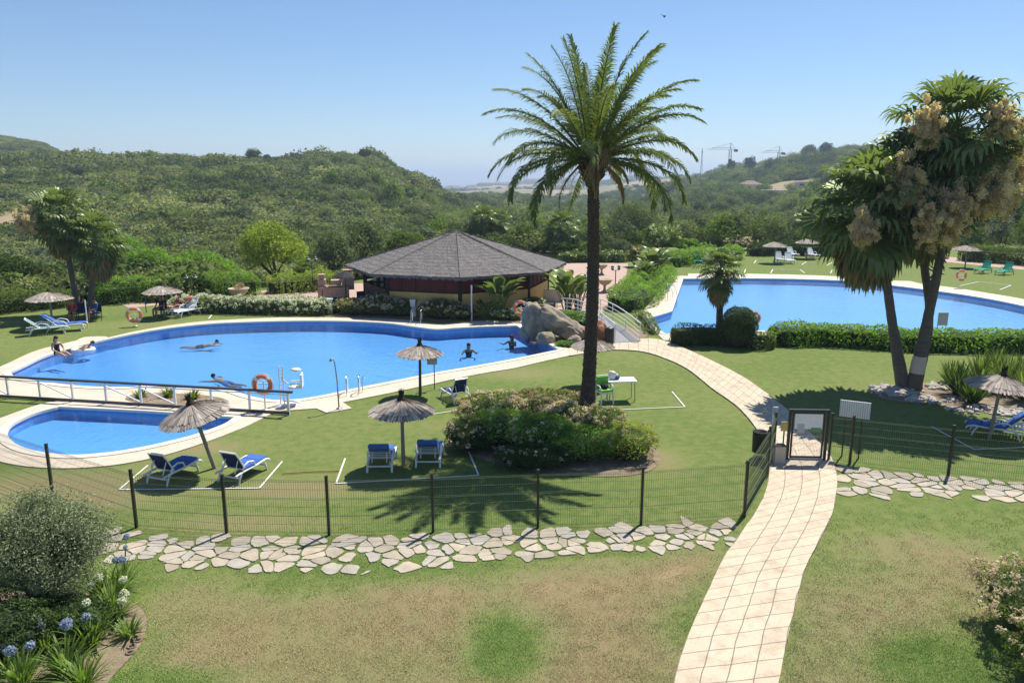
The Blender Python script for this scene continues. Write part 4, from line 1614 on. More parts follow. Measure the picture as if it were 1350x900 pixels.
# ------------------------------------------------------------------ footbridge-like ramp rail at the left
a, b_ = G(-120, 517), G(382, 547)
t = empty('handrail', a, 0, 'long low white railing with dark handrail crossing between the two left pools', 'railing')
d_ = b_ - a
RH = .78
mb = MB()
mb.bar(Vector((0, 0, RH)), d_ * 1.01 + Vector((0, 0, RH)), .09, .07, 'rail_dark')
mb.build('top_rail', t)
mb = MB()
mb.bar(Vector((0, 0, .07)), d_ + Vector((0, 0, .07)), .05, .09, 'rail_dark')
mb.build('bottom_rail', t)
MB().bar(Vector((0, -.01, RH - .1)), d_ + Vector((0, -.01, RH - .1)), .02, .03, 'white_paint').build('mid_rail', t)
posts_px = [-72, -30, 12, 54, 97, 141, 187, 232, 280, 330, 381]
prev = None
for px in posts_px:
    s = (px + 120) / (382 + 120)
    # perspective-correct position along the line
    lo, hi = 0.0, 1.0
    for _ in range(30):
        md = (lo + hi) / 2
        q = a + d_ * md
        if 675 + FPX * q.x / (q.y * CP + CAMZ * SP) < px: lo = md
        else: hi = md
    q = d_ * lo
    MB().box((q.x, q.y, RH / 2), (.07, .05, RH), 'white_paint', math.atan2(d_.y, d_.x)).build('post', t)
    if prev is not None and px in (12, 97, 187, 232):
        MB().bar(prev + Vector((0, .03, RH - .15)), q + Vector((0, .03, .12)), .035, .035, 'white_paint').build('brace', t)
    prev = q

# ------------------------------------------------------------------ white arched bridge
n0, n1_ = G(827, 452), G(748, 414)
ax_ = (n1_ - n0)
BL = ax_.length
bang = math.atan2(ax_.y, ax_.x)
t = empty('arched_footbridge', n0, bang, 'small arched footbridge with grey deck and white curved rails by the rocks', 'bridge')
def arch(s, extra=0):
    return 0.42 * math.sin(math.pi * min(1, max(0, s))) + 0.06 + extra
BW = 1.35
mb = MB()
n = 24
for i in range(n):
    s0_, s1_ = i / n, (i + 1) / n
    for (w0, w1) in ((-BW / 2, BW / 2),):
        z0, z1 = arch(s0_), arch(s1_)
        vs = [(s0_ * BL, w0, z0), (s0_ * BL, w1, z0), (s1_ * BL, w1, z1), (s1_ * BL, w0, z1), (s0_ * BL, w0, z0 - .12), (s0_ * BL, w1, z0 - .12), (s1_ * BL, w1, z1 - .12), (s1_ * BL, w0, z1 - .12)]
        mb.add(vs, [(0, 3, 2, 1), (4, 5, 6, 7), (0, 4, 7, 3), (1, 2, 6, 5)], 'deck_boards')
mb.build('deck', t)
for sg in (-1, 1):
    mb = MB()
    y = sg * (BW / 2 - .04)
    for hgt, r_ in ((.85, .028), (.62, .016), (.42, .016), (.22, .016)):
        mb.tube([(s * BL, y, arch(s, hgt)) for s in [k / 20 for k in range(21)]], r_, 'white_paint', 8)
    for k in range(6):
        s = k / 5
        mb.tube([(s * BL, y, arch(s) - .05), (s * BL, y, arch(s, .85))], .025, 'white_paint', 8)
    mb.build('railing', t)

# rocks by the bridge
def rock(px, py, parts, name, label, mat='boulder', group=None):
    t = MB()
    for k, (c, r, rot, seed, amp) in enumerate(parts):
        mt = Matrix.Rotation(R(rot[2]), 3, 'Z') @ Matrix.Rotation(R(rot[1]), 3, 'Y') @ Matrix.Rotation(R(rot[0]), 3, 'X')
        t.blob(c, r, mat, seed, amp, 1.1, 4, mt)
    o = t.build(name, None, G(px, py))
    bpy.context.view_layer.objects.active = o
    return tag(o, label, 'rock', group)
rock(708, 447, [((0, .5, .68), (.66, .55, 1.0), (0, -16, 0), 3, .5), ((-.25, .4, .45), (.55, .5, .6), (0, 5, 30), 5, .5)], 'boulder', 'tall grey boulder leaning beside the main pool corner')
rock(740, 449, [((-.10, .35, .72), (1.25, .55, .50), (0, 33, -8), 8, .5), ((.5, .2, .35), (.6, .5, .45), (0, 15, 20), 9, .5)], 'boulder', 'long grey boulder sloping down towards the bridge')
rock(719, 452, [((0, 0, .2), (.45, .35, .32), (0, 0, 20), 12, .3)], 'rock', 'small grey rock in the gap beneath the two large boulders')
rock(757, 455, [((0, 0, .18), (.33, .28, .25), (0, 0, 20), 22, .3)], 'rock', 'small pale rock at the low end of the sloping boulder')
rock(788, 448, [((0, 0, .35), (.55, .45, .5), (0, 10, 20), 14, .35)], 'rock', 'reddish rock beside the dark bin at the bridge', 'red_rock')
rock(768, 447, [((0, 0, .3), (.4, .4, .35), (0, 10, 70), 17, .35)], 'rock', 'reddish rock partly behind the tall palm trunk', 'red_rock')
t = empty('litter_bin', G(803, 454), 0, 'slatted dark litter bin at the foot of the arched bridge', 'bin')
mb = MB()
mb.lathe([(.15, .06), (.2, .08), (.2, .72), (.18, .72), (.15, .2)], 'bin_black', 18)
for k in range(18):
    a = k * R(20)
    mb.box((.205 * math.cos(a), .205 * math.sin(a), .4), (.025, .04, .6), 'dark_metal', a)
mb.build('body', t)
MB().lathe([(.22, .72), (.22, .78), (.1, .82), (.02, .83)], 'dark_metal', 18).build('lid', t)

# ------------------------------------------------------------------ pool equipment
def torus_buoy(px, py, hgt, face, label, rc=.33, stand='white_paint', rot_label=None, first=None):
    """ring on a post, facing the camera"""
    t = empty('lifebuoy_stand', G(px, py), R(face), label, 'lifebuoy', 'lifebuoys on stands round the pools')
    mb = MB()
    mb.tube([(rc * math.cos(a), -.09, hgt + rc * math.sin(a)) for a in [2 * math.pi * k / 28 for k in range(28)]], .075, 'orange_ring', 10, closed=True)
    ring = mb.build('ring', t)
    for k in range(4):
        a0 = R(45 + 90 * k)
        mb = MB()
        mb.tube([(rc * math.cos(a), -.09, hgt + rc * math.sin(a)) for a in [a0 - .16, a0, a0 + .16]], .080, 'reflective_band', 10)
        mb.build('band', ring)
    mb = MB()
    mb.tube([((rc + .1) * math.cos(a), -.09 + .0, hgt + (rc + .1) * math.sin(a)) for a in [2 * math.pi * k / 24 for k in range(24)]], .012, 'reflective_band', 5, closed=True)
    mb.build('rope', ring)
    mb = MB()
    mb.tube([(0, 0, 0), (0, 0, hgt + .1)], .025, stand, 8)
    mb.bar((-.2, -.02, hgt), (.2, -.02, hgt), .03, .03, stand)
    mb.build('post', t)
    MB().lathe([(.1, 0.0), (.1, .03), (.02, .05)], stand, 12).build('foot', t)
    return t
torus_buoy(179, 430, .62, 10, 'orange lifebuoy on a white stand on the grass left of the rose hedge', .32)
torus_buoy(350, 541, .92, -5, 'red and white lifebuoy beside the pool lift at the end of the railing', .27)
torus_buoy(687, 424, .75, -15, 'orange lifebuoy between the pool corner and the tall leaning boulder', .33)
torus_buoy(1264, 380, .92, 5, 'orange lifebuoy at the far pool edge right of the fan palm trunks', .32)
torus_buoy(991, 440, .80, 0, 'dark lifebuoy peeping from behind the clipped ball bush', .28)

# pool hoist chair
t = empty('pool_lift', G(384, 533), R(8), 'white pool lift chair with ladder frame at the edge of the main pool', 'pool lift')
mb = MB()
for x in (-.34, -.22):
    mb.tube([(x, 0, 0), (x, 0, 1.35)], .022, 'white_paint', 8)
for k in range(9):
    mb.bar((-.34, 0, .2 + k * .13), (-.22, 0, .2 + k * .13), .02, .02, 'white_paint')
mb.build('mast', t)
mb = MB()
mb.tube([(-.28, 0, .95), (-.1, 0, .75), (.1, 0, .62)], .025, 'white_paint', 8)
mb.tube([(-.28, 0, .15), (.1, 0, .1), (.3, 0, .05)], .025, 'white_paint', 8)
mb.build('arm', t)
mb = MB()
mb.box((.18, 0, .62), (.44, .42, .05), 'white_plastic')
mb.box((.40, 0, .84), (.05, .42, .46), 'white_plastic')
mb.box((.18, .21, .76), (.36, .03, .05), 'white_plastic')
mb.box((.18, -.21, .76), (.36, .03, .05), 'white_plastic')
mb.build('seat', t)
mb = MB()
mb.lathe([(.16, 1.18), (.18, 1.22), (.1, 1.26), (.02, 1.27)], 'white_plastic', 16, (.22, 0, 0))
mb.build('headrest', t)
MB().box((-.1, 0, .02), (.8, .5, .04), 'white_paint').build('base', t)

t = empty('pool_shower', G(447, 540), 0, 'thin curved pool shower pole on the pad beside the main pool', 'shower')
MB().tube([(0, 0, 0), (-.02, 0, 1.0), (-.07, 0, 1.62), (-.12, 0, 1.74), (-.2, 0, 1.74)], [.028, .025, .022, .02, .02], 'grey_metal', 8).build('pipe', t)
MB().lathe([(.05, 1.66), (.05, 1.69), (.02, 1.72)], 'grey_metal', 12, (-.2, 0, 0)).build('shower_head', t)
MB().lathe([(.09, 0.03), (.09, .06)], 'grey_metal', 12).build('foot', t)

def ladder(px, py, face, label, hgt=.75, w_=.5):
    t = empty('pool_ladder', G(px, py), R(face), label, 'ladder', 'steel pool ladders')
    for s in (-1, 1):
        MB().tube([(s * w_ / 2, -.35, 0), (s * w_ / 2, -.35, hgt * .7), (s * w_ / 2, -.2, hgt), (s * w_ / 2, .05, hgt), (s * w_ / 2, .25, hgt * .5), (s * w_ / 2, .3, -.1), (s * w_ / 2, .3, -.9)], .022, 'chrome', 8).build('rail', t)
    for k in range(3):
        MB().box((0, .3, -.25 - k * .27), (w_, .1, .03), 'chrome').build('step', t)
    return t
ladder(466, 519, 8, 'steel ladder just right of the shower on the near edge of the main pool', .68, .42)
ladder(549, 427, 180, 'steel ladder on the far edge of the main pool in front of the pink shrubs', .75)
ladder(884, 395, -75, 'steel ladder at the left end of the far pool', .95, .6)
ladder(1045, 441, 0, 'steel ladder just behind the long clipped hedge on the far pool', .8, .5)
t = empty('pool_light_post', G(478, 518), 0, 'short steel rail post beside the near pool ladder', 'post')
MB().tube([(0, 0, 0), (0, 0, .55), (.05, .1, .6), (.05, .25, .5)], .02, 'chrome').build('tube', t)

t = empty('pool_sign', G(573, 513), R(5), 'small pale sign on a thin stake at the main pool edge', 'sign')
MB().box((-.07, 0, 1.05), (.36, .02, .24), 'sign_grey').build('plate', t)
MB().tube([(0, .02, 0), (0, .02, 1.1)], .018, 'dark_metal').build('stake', t)
t = empty('pool_sign', G(1240, 446), R(0), 'plain grey sign board behind the hedge beside the fan palm trunk', 'sign')
MB().box((0, 0, .95), (.48, .03, .62), 'sign_grey').build('plate', t)
for s in (-.2, .2):
    MB().box((s, .03, .6), (.03, .03, 1.2), 'grey_metal').build('leg', t)

def thinpost(px, py, h_, label, mat='white_paint', r_=.03, group='white posts beside the bar'):
    o = MB().tube([(0, 0, 0), (0, 0, h_ * .98), (0, 0, h_)], [r_, r_, r_ * .6], mat, 10).build('post', None, G(px, py))
    return tag(o, label, 'post', group)
thinpost(622, 423, 1.95, 'white pole standing before the ochre bar wall', r_=.04)
p = MB().box((0, 0, .45), (.28, .28, .9), 'white_paint').box((0, 0, .93), (.34, .34, .06), 'white_paint').build('pillar', None, G(545, 417))
tag(p, 'short white square pillar between the pink shrubs', 'pillar')
p = MB().box((0, 0, .4), (.28, .28, .8), 'white_paint').box((0, 0, .83), (.34, .34, .06), 'white_paint').build('pillar', None, G(436, 413))
tag(p, 'short white square pillar at the right end of the rose hedge', 'pillar')

# ------------------------------------------------------------------ table and chair behind the palm
tp = G(818, 527)
t = empty('folding_table', tp, R(4), 'white folding table with thin legs right of the palm trunk', 'table')
MB().box((0, 0, .72), (1.0, .62, .04), 'white_plastic').build('tabletop', t)
for x in (-.42, .42):
    for y in (-.25, .25):
        MB().bar((x, y, .7), (x * 1.05, y * 1.05, 0), .03, .03, 'grey_metal').build('leg', t)
cb = tp + Vector((-.62, -.45, 0))
t = empty('garden_chair', cb, R(200), 'white plastic chair with a green cushion beside the folding table', 'chair')
MB().box((0, 0, .44), (.48, .46, .05), 'white_plastic').build('seat', t)
mb = MB()
for k in range(5):
    mb.box((-.2 + k * .1, -.22 , .68), (.06, .03, .46), 'white_plastic')
mb.box((0, -.22, .92), (.48, .04, .07), 'white_plastic')
mb.build('backrest', t)
MB().box((0, .01, .50), (.44, .42, .07), 'green_seat').box((0, -.17, .72), (.42, .06, .40), 'green_seat').build('cushion', t)
for x in (-.21, .21):
    for y in (-.2, .2):
        MB().bar((x, y, .44), (x * 1.1, y * 1.15, 0), .04, .04, 'white_plastic').build('leg', t)
    MB().tube([(x * 1.1, -.2, .66), (x * 1.15, .1, .66), (x * 1.12, .2, .6), (x * 1.05, .2, .44)], .02, 'white_plastic').build('armrest', t)
o = MB().blob((0, 0, .13), (.17, .11, .15), 'cloth_white', 3, .35, 2, 3).blob((.14, -.02, .07), (.1, .09, .08), 'cloth_blue', 5, .3, 2, 3).build('beach_bag', None, tp + Vector((-.30, 0, .74)))
tag(o, 'crumpled white and blue beach bag lying on the folding table', 'bag')
o = MB().blob((0, 0, .08), (.12, .12, .1), 'cloth_black', 7, .25, 2, 3).build('dark_pouch', None, cb + Vector((.0, .0, .53)))
tag(o, 'small dark pouch lying on the green chair cushion', 'bag')

# ------------------------------------------------------------------ urns, lamp posts, barbecue, bar furniture
def urn(px, py, sc, label, plants=True):
    t = empty('stone_urn', G(px, py), 0, label, 'urn', 'stone urns on the terraces')
    t.scale = (sc,) * 3
    MB().lathe([(.26, 0), (.26, .08), (.16, .12), (.11, .22), (.10, .42), (.14, .55), (.2, .6)], 'urn_stone', 18).build('pedestal', t)
    MB().lathe([(.12, .58), (.3, .62), (.5, .78), (.56, .95), (.62, .98), (.62, 1.03), (.54, 1.03), (.5, .96)], 'urn_stone', 22).build('bowl', t)
    if plants:
        rng = np.random.default_rng(int(px))
        cs, rs = crown_clumps(rng, .45, .45, .22, 14, .14, 1.08, -.2)
        C, Nn, T = clump_cloud(rng, cs, rs, 60)
        add_leaves('plant', C, Nn, .07, .5, 'petal_tan', rng, t, T)
    return t
urn(316, 402, 1.0, 'stone urn with dry flowers above the white rose hedge')
urn(797, 385, .85, 'stone pedestal urn on the terracotta patio beyond the bridge', False)
urn(793, 362, .8, 'smaller stone urn further back on the terracotta patio', False)

def lamp_post(px, py, hgt, label):
    t = empty('lamp_post', G(px, py), R(20), label, 'lamp post', 'dark lamp posts round the gardens')
    MB().lathe([(.1, 0), (.1, .1), (.05, .16), (.035, .3), (.03, hgt - .25)], 'dark_metal', 12).build('pole', t)
    MB().bar((-.25, 0, hgt - .25), (.25, 0, hgt - .25), .03, .03, 'dark_metal').build('crossbar', t)
    for x in (-.25, .25):
        l = MB().lathe([(.03, hgt - .24), (.09, hgt - .2), (.12, hgt + .02), (.07, hgt + .06), (.02, hgt + .1)], 'dark_metal', 10, (x, 0, 0)).build('lantern', t)
        MB().lathe([(.095, hgt - .16), (.115, hgt - .02)], 'sign_white', 10, (x, 0, 0)).build('glass', l)
    return t
lamp_post(254, 398, 1.6, 'dark twin lamp post in front of the left hedge')
lamp_post(413, 385, 2.3, 'tall dark lamp post behind the white rose hedge')
lamp_post(811, 382, 1.6, 'dark lamp post on the terracotta patio right of the palm trunk')

t = empty('brick_barbecue', G(447, 396), R(12), 'stepped pink brick barbecue with two chimneys left of the bar', 'barbecue')
mb = MB()
mb.box((-.3, 0, .45), (1.9, .9, .9), 'brick_pink')
mb.box((-1.0, .1, 1.1), (.5, .6, .5), 'brick_pink')
mb.box((-.15, .1, 1.0), (.6, .6, .6), 'brick_pink')
mb.box((.6, .1, 1.15), (.75, .7, .9), 'brick_pink')
mb.build('body', t)
mb = MB()
mb.box((-1.0, .1, 1.48), (.34, .4, .3), 'brick_pink')
mb.box((-1.0, .1, 1.65), (.42, .48, .05), 'brick_pink')
mb.build('chimney', t)
mb = MB()
mb.box((.6, .1, 1.74), (.5, .45, .3), 'brick_pink')
mb.box((.6, .1, 1.90), (.58, .53, .05), 'brick_pink')
mb.build('chimney', t)
MB().box((-.15, -.32, .99), (1.4, .3, .05), 'urn_stone').build('ledge', t)

t = empty('patio_umbrella', G(457, 408), 0, 'dark open patio umbrella at the left end of the bar', 'parasol')
MB().tube([(0, 0, 0), (0, 0, 2.15)], .03, 'dark_metal').build('pole', t)
mb = MB()
mb.lathe([(.78, 1.93), (.72, 1.98), (.4, 2.12), (.02, 2.26)], 'cloth_black', 8, smooth=False, caps=False)
mb.build('canopy', t)
def cafe_chair(px, py, rz, label):
    t = empty('cafe_chair', G(px, py), R(rz), label, 'chair', 'dark cafe chairs outside the bar')
    MB().box((0, 0, .45), (.44, .44, .04), 'navy_sling').build('seat', t)
    MB().box((0, .21, .74), (.42, .03, .4), 'navy_sling').build('backrest', t)
    for x in (-.2, .2):
        for y in (-.2, .2):
            MB().bar((x, y, .45 if y < 0 else .92), (x, y * 1.1, 0), .03, .03, 'dark_metal').build('leg', t)
    return t
cafe_chair(477, 405, 30, 'dark blue cafe chair by the open bar front, nearest the umbrella')
cafe_chair(487, 403, -20, 'dark blue cafe chair in the middle of the open bar front')
cafe_chair(496, 402, 160, 'dark blue cafe chair nearest the ochre bar wall')
t = empty('cafe_table', G(470, 410), 0, 'round white cafe table under the dark patio umbrella', 'table')
MB().lathe([(.38, .70), (.38, .73)], 'sign_white', 20).build('tabletop', t)
MB().lathe([(.22, 0), (.2, .03), (.03, .06), (.03, .7)], 'dark_metal', 12).build('pedestal', t)
t = empty('cafe_table', G(500, 399), 0, 'small white topped table beside the bar wall', 'table')
MB().lathe([(.32, .70), (.32, .73)], 'sign_white', 20).build('tabletop', t)
MB().lathe([(.2, 0), (.18, .03), (.03, .06), (.03, .7)], 'dark_metal', 12).build('pedestal', t)
# counter cabinet and notice at the right of the bar
t = empty('menu_cabinet', G(723, 424), R(-20), 'dark cabinet with a white notice at the right corner of the bar', 'cabinet')
MB().box((0, 0, .5), (.6, .45, 1.0), 'dark_metal').build('body', t)
MB().box((-.05, -.24, .62), (.34, .015, .5), 'sign_white').build('notice', t)
MB().box((.36, 0, .55), (.06, .06, 1.1), 'dark_metal').build('post', t)
t = empty('low_wall', G(738, 398), R(0), 'low cream wall between the bar and the terracotta patio', 'wall')
MB().box((-.6, 0, .35), (1.6, .2, .7), 'house_white').build('wall', t)
MB().box((-.6, 0, .73), (1.7, .28, .06), 'house_white').build('coping', t)
t = empty('carved_post', G(878, 362), 0, 'reddish carved wooden post in front of the oleander', 'ornament')
MB().lathe([(.16, 0), (.12, .25), (.16, .4), (.09, .6), (.13, .85), (.08, 1.05), (.11, 1.2), (.03, 1.35)], 'red_rock', 12).build('body', t)
# thin dark wire posts along the rose hedge
for px, py, hgt, lb in [(325, 416, 1.0, 'dark stake halfway along the white rose hedge'), (497/1330*340+300, 418, 1.5, 'tall dark stake at the right end of the white rose hedge'), (193, 412, .95, 'dark stake beside the left pale path')]:
    thinpost(px, py, hgt, lb, 'dark_metal', .025, 'dark stakes along the rose hedge')
thinpost(116, 432, 1.45, 'white curved shower pole beside the left fan palms', 'white_paint', .03)
# red hose on the grass
mb = MB()
mb.tube([G(q[0], q[1], .03) for q in [(372, 624), (395, 622.5), (420, 621), (440, 621), (447, 620)]], .013, 'hose_red', 6)
tag(mb.build('garden_hose'), 'reddish garden hose lying on the grass behind the fence', 'hose')
# ------------------------------------------------------------------ the tall date palm
def date_palm(base, top, label):
    rng = random.Random(11)
    t = empty('date_palm', base, 0, label, 'palm tree')
    tp = Vector(top) - Vector(base)
    mb = MB()
    n = 46
    pts, rad = [], []
    for i in range(n + 1):
        s = i / n
        p = tp * s + Vector((0.10 * math.sin(s * 3.0), 0, 0))
        pts.append(p)
        rad.append(0.195 + 0.02 * (i % 2) - 0.045 * s + (0.08 * (1 - s) ** 8))
    mb.tube(pts, rad, 'bark_palm', 14)
    # leaf scars: little bosses spiralling up
    for k in range(620):
        s = rng.random()
        a = k * 2.39996
        s = (k + rng.random()) / 620
        p = tp * s + Vector((0.10 * math.sin(s * 3.0), 0, 0))
        r = 0.18 - 0.045 * s + (0.07 * (1 - s) ** 8)
        o = Vector((math.cos(a), math.sin(a), 0))
        tt = Vector((-math.sin(a), math.cos(a), 0))
        c = p + o * r
        wd, h_ = rng.uniform(.05, .085), rng.uniform(.05, .09)
        tip = c + o * rng.uniform(.03, .07) + Vector((0, 0, h_))
        mb.add([c - tt * wd - Vector((0, 0, h_)), c + tt * wd - Vector((0, 0, h_)), c + tt * wd * .8 + Vector((0, 0, h_ * .6)), c - tt * wd * .8 + Vector((0, 0, h_ * .6)), tip], [(0, 1, 4), (1, 2, 4), (2, 3, 4), (3, 0, 4)], 'bark_palm')
    mb.build('trunk', t)
    # bulge of cut bases below the crown
    mb = MB()
    mb.lathe([(.17, -.75), (.25, -.5), (.36, -.2), (.38, .0), (.26, .35), (.1, .6)], 'bark_palm', 16, tp)
    for k in range(90):
        a = k * 2.39996
        z = -0.6 + 0.9 * k / 90
        r = .2 + .15 * math.sin((z + .6) / .95 * 2.4)
        o = Vector((math.cos(a), math.sin(a), 0))
        c = tp + o * r + Vector((0, 0, z))
        mb.bar(c, c + o * rng.uniform(.08, .2) + Vector((0, 0, rng.uniform(.1, .25))), .09, .04, 'leaf_dry' if k % 5 == 0 else 'bark_palm', up=o)
    mb.build('boot', t)
    # fronds
    Q, T, MI = [], [], []
    stems = MB()
    def frond(az, el, L, droop, tint, dead=False, twist=0.0):
        o = Vector((math.cos(az), math.sin(az), 0))
        side = Vector((-math.sin(az), math.cos(az), 0))
        p = tp + o * .18 + Vector((0, 0, .05))
        seg = 26
        e = el
        pts = [p.copy()]
        dirs = []
        for i in range(seg):
            s = i / seg
            e -= droop * (0.25 + 2.1 * s ** 1.6) / seg
            d = o * math.cos(e) + Vector((0, 0, 1)) * math.sin(e) + side * twist * s
            d.normalize()
            dirs.append(d)
            p = p + d * (L / seg)
            pts.append(p.copy())
        dirs.append(dirs[-1])
        stems.tube(pts, [0.032 * (1 - i / (seg + 3)) + .004 for i in range(seg + 1)], 'green_stem' if not dead else 'leaf_dry', 5, False)
        per = 5
        for i in range(3, seg):
            for q in range(per):
                f = i + q / per
                s = f / seg
                P0 = pts[i].lerp(pts[i + 1], q / per)
                d = dirs[i]
                sd = d.cross(Vector((0, 0, 1)))
                if sd.length < .1: sd = side.copy()
                sd.normalize()
                upv = sd.cross(d).normalized()
                ll = (0.66 * math.sin(min(1, (s + .03) * 1.7) * 1.57) * (1 - 0.66 * max(0, s - .4) / .6)) * rng.uniform(.85, 1.1) * L / 4.0
                for sg in (-1, 1):
                    ang = R(rng.uniform(38, 52)) if s < .85 else R(28)
                    lift = rng.choice((-.35, 0, .35)) + rng.uniform(-.15, .15)
                    ld = (d * math.cos(ang) + (sd * sg * math.cos(lift) + upv * math.sin(lift)) * math.sin(ang)).normalized()
                    wv_ = ld.cross(upv).normalized() * .0125 + upv * .008
                    m1 = P0 + ld * ll * .55
                    tipd = (ld + Vector((0, 0, -.7 if not dead else -.9))).normalized()
                    tip = m1 + tipd * ll * .45
                    Q.append([P0 - wv_ * .5, m1 - wv_, m1 + wv_, P0 + wv_ * .5])
                    Q.append([m1 - wv_, tip, tip, m1 + wv_])
                    tn = min(1, max(0, tint + rng.uniform(-.2, .2)))
                    T.append(tn); T.append(tn)
                    MI.append(1 if dead else 0); MI.append(1 if dead else 0)
    ga = 2.39996
    nf = 56
    for k in range(nf):
        s = k / (nf - 1)
        el = R(86) - R(92) * s ** 0.9
        a_ = (k * ga) % 6.283
        if s > .75 and 4.0 < a_ < 5.4: continue
        L = 3.72 - 0.5 * s + rng.uniform(-.35, .15)
        dr = R(26 + 52 * min(1, s * 1.35)) + rng.uniform(-.1, .25)
        frond(k * ga + rng.uniform(-.2, .2), el + rng.uniform(-.08, .08), L, dr, .45 + .25 * rng.random() - .2 * s, False, rng.uniform(-.25, .25))
    for k in range(5):
        frond(k * 2.1 + .5, R(-10 - 7 * k), 1.4 + .1 * k, R(60), .5, True)
    V = np.array([[list(v) for v in q] for q in Q])
    # leaflet tips taper: collapse handled by shared tip
    me = quads_mesh('crown', V, None, np.array(T), ['leaf_palm', 'leaf_dry'], np.array(MI))
    o = bpy.data.objects.new('crown', me); col.objects.link(o); o.parent = t
    stems.build('frond_stem', t)
    # pale fruit stalks
    rngn = np.random.default_rng(2)
    mb = MB()
    for (a, el, L) in [(2.9, 1.2, 1.3), (-1.2, .2, 1.0), (-1.7, -.1, 1.1), (-.8, .5, 1.2), (0.1, .7, 1.4)]:
        o_ = Vector((math.cos(a), math.sin(a), 0))
        p0 = tp + o_ * .25
        tipb = p0 + o_ * L * math.cos(el) * .6 + Vector((0, 0, L * math.sin(el) + .1))
        mb.tube([p0, p0.lerp(tipb, .5) + Vector((0, 0, .1)), tipb], [.02, .016, .01], 'palm_blossom', 5)
        for q in range(36):
            b_ = tipb + Vector((rng.uniform(-.04, .04), rng.uniform(-.04, .04), rng.uniform(-.1, .04)))
            e_ = b_ + Vector((rng.uniform(-.25, .25), rng.uniform(-.25, .25), -rng.uniform(.25, .75)))
            mb.tube([b_, b_.lerp(e_, .5) + Vector((0, 0, .06)), e_], [.007, .006, .004], 'palm_blossom', 3, False)
    mb.build('fruit_stalk', t)
base = G(773, 556)
Dp = base.y
date_palm(base, (X(781, Dp, Z(212, Dp)), Dp, Z(212, Dp)), 'tall date palm with slender dark trunk rising from the flowering shrubs')

# ------------------------------------------------------------------ fan palms
def fan_leaf(Q, T, MI, rng, P0, az, el, pet, rad, tint, mi, droop=.6, nseg=20, spread=125):
    o = Vector((math.cos(az) * math.cos(el), math.sin(az) * math.cos(el), math.sin(el)))
    hub = P0 + o * pet - Vector((0, 0, pet * .12))
    d = (o + Vector((0, 0, -.18))).normalized()
    side = d.cross(Vector((0, 0, 1)))
    if side.length < .1: side = Vector((1, 0, 0))
    side.normalize()
    up = side.cross(d).normalized()
    roll = rng.uniform(-.5, .5)
    side, up = side * math.cos(roll) + up * math.sin(roll), up * math.cos(roll) - side * math.sin(roll)
    cup = rng.uniform(.1, .35)
    prev = None
    for k in range(nseg + 1):
        a = R(-spread + 2 * spread * k / nseg)
        ln = rad * (1 - .35 * (abs(a) / R(spread)) ** 2) * rng.uniform(.88, 1.05)
        dd = (d * math.cos(a) + side * math.sin(a) + up * cup * abs(math.sin(a * .5))).normalized()
        pl = up * (.03 * rad if k % 2 else -.03 * rad)
        m1 = hub + dd * ln * .66 + pl
        g = Vector((0, 0, -1))
        tipd = (dd + g * droop * rng.uniform(.7, 1.5)).normalized()
        m2 = m1 + tipd * ln * .20
        tip = m2 + (tipd + g * droop * 1.2).normalized() * ln * .20
        hw = (dd.cross(up)).normalized() * ln * math.tan(R(spread) / nseg) * .70
        tn = min(1, max(0, tint + rng.uniform(-.12, .12)))
        Q.append([hub - hw * .06, m1 - hw, m1 + hw, hub + hw * .06])
        Q.append([m1 - hw, m2 - hw * .45, m2 + hw * .45, m1 + hw])
        Q.append([m2 - hw * .45, tip, tip, m2 + hw * .45])
        T.extend([tn] * 3)
        MI.extend([mi] * 3)
    return hub

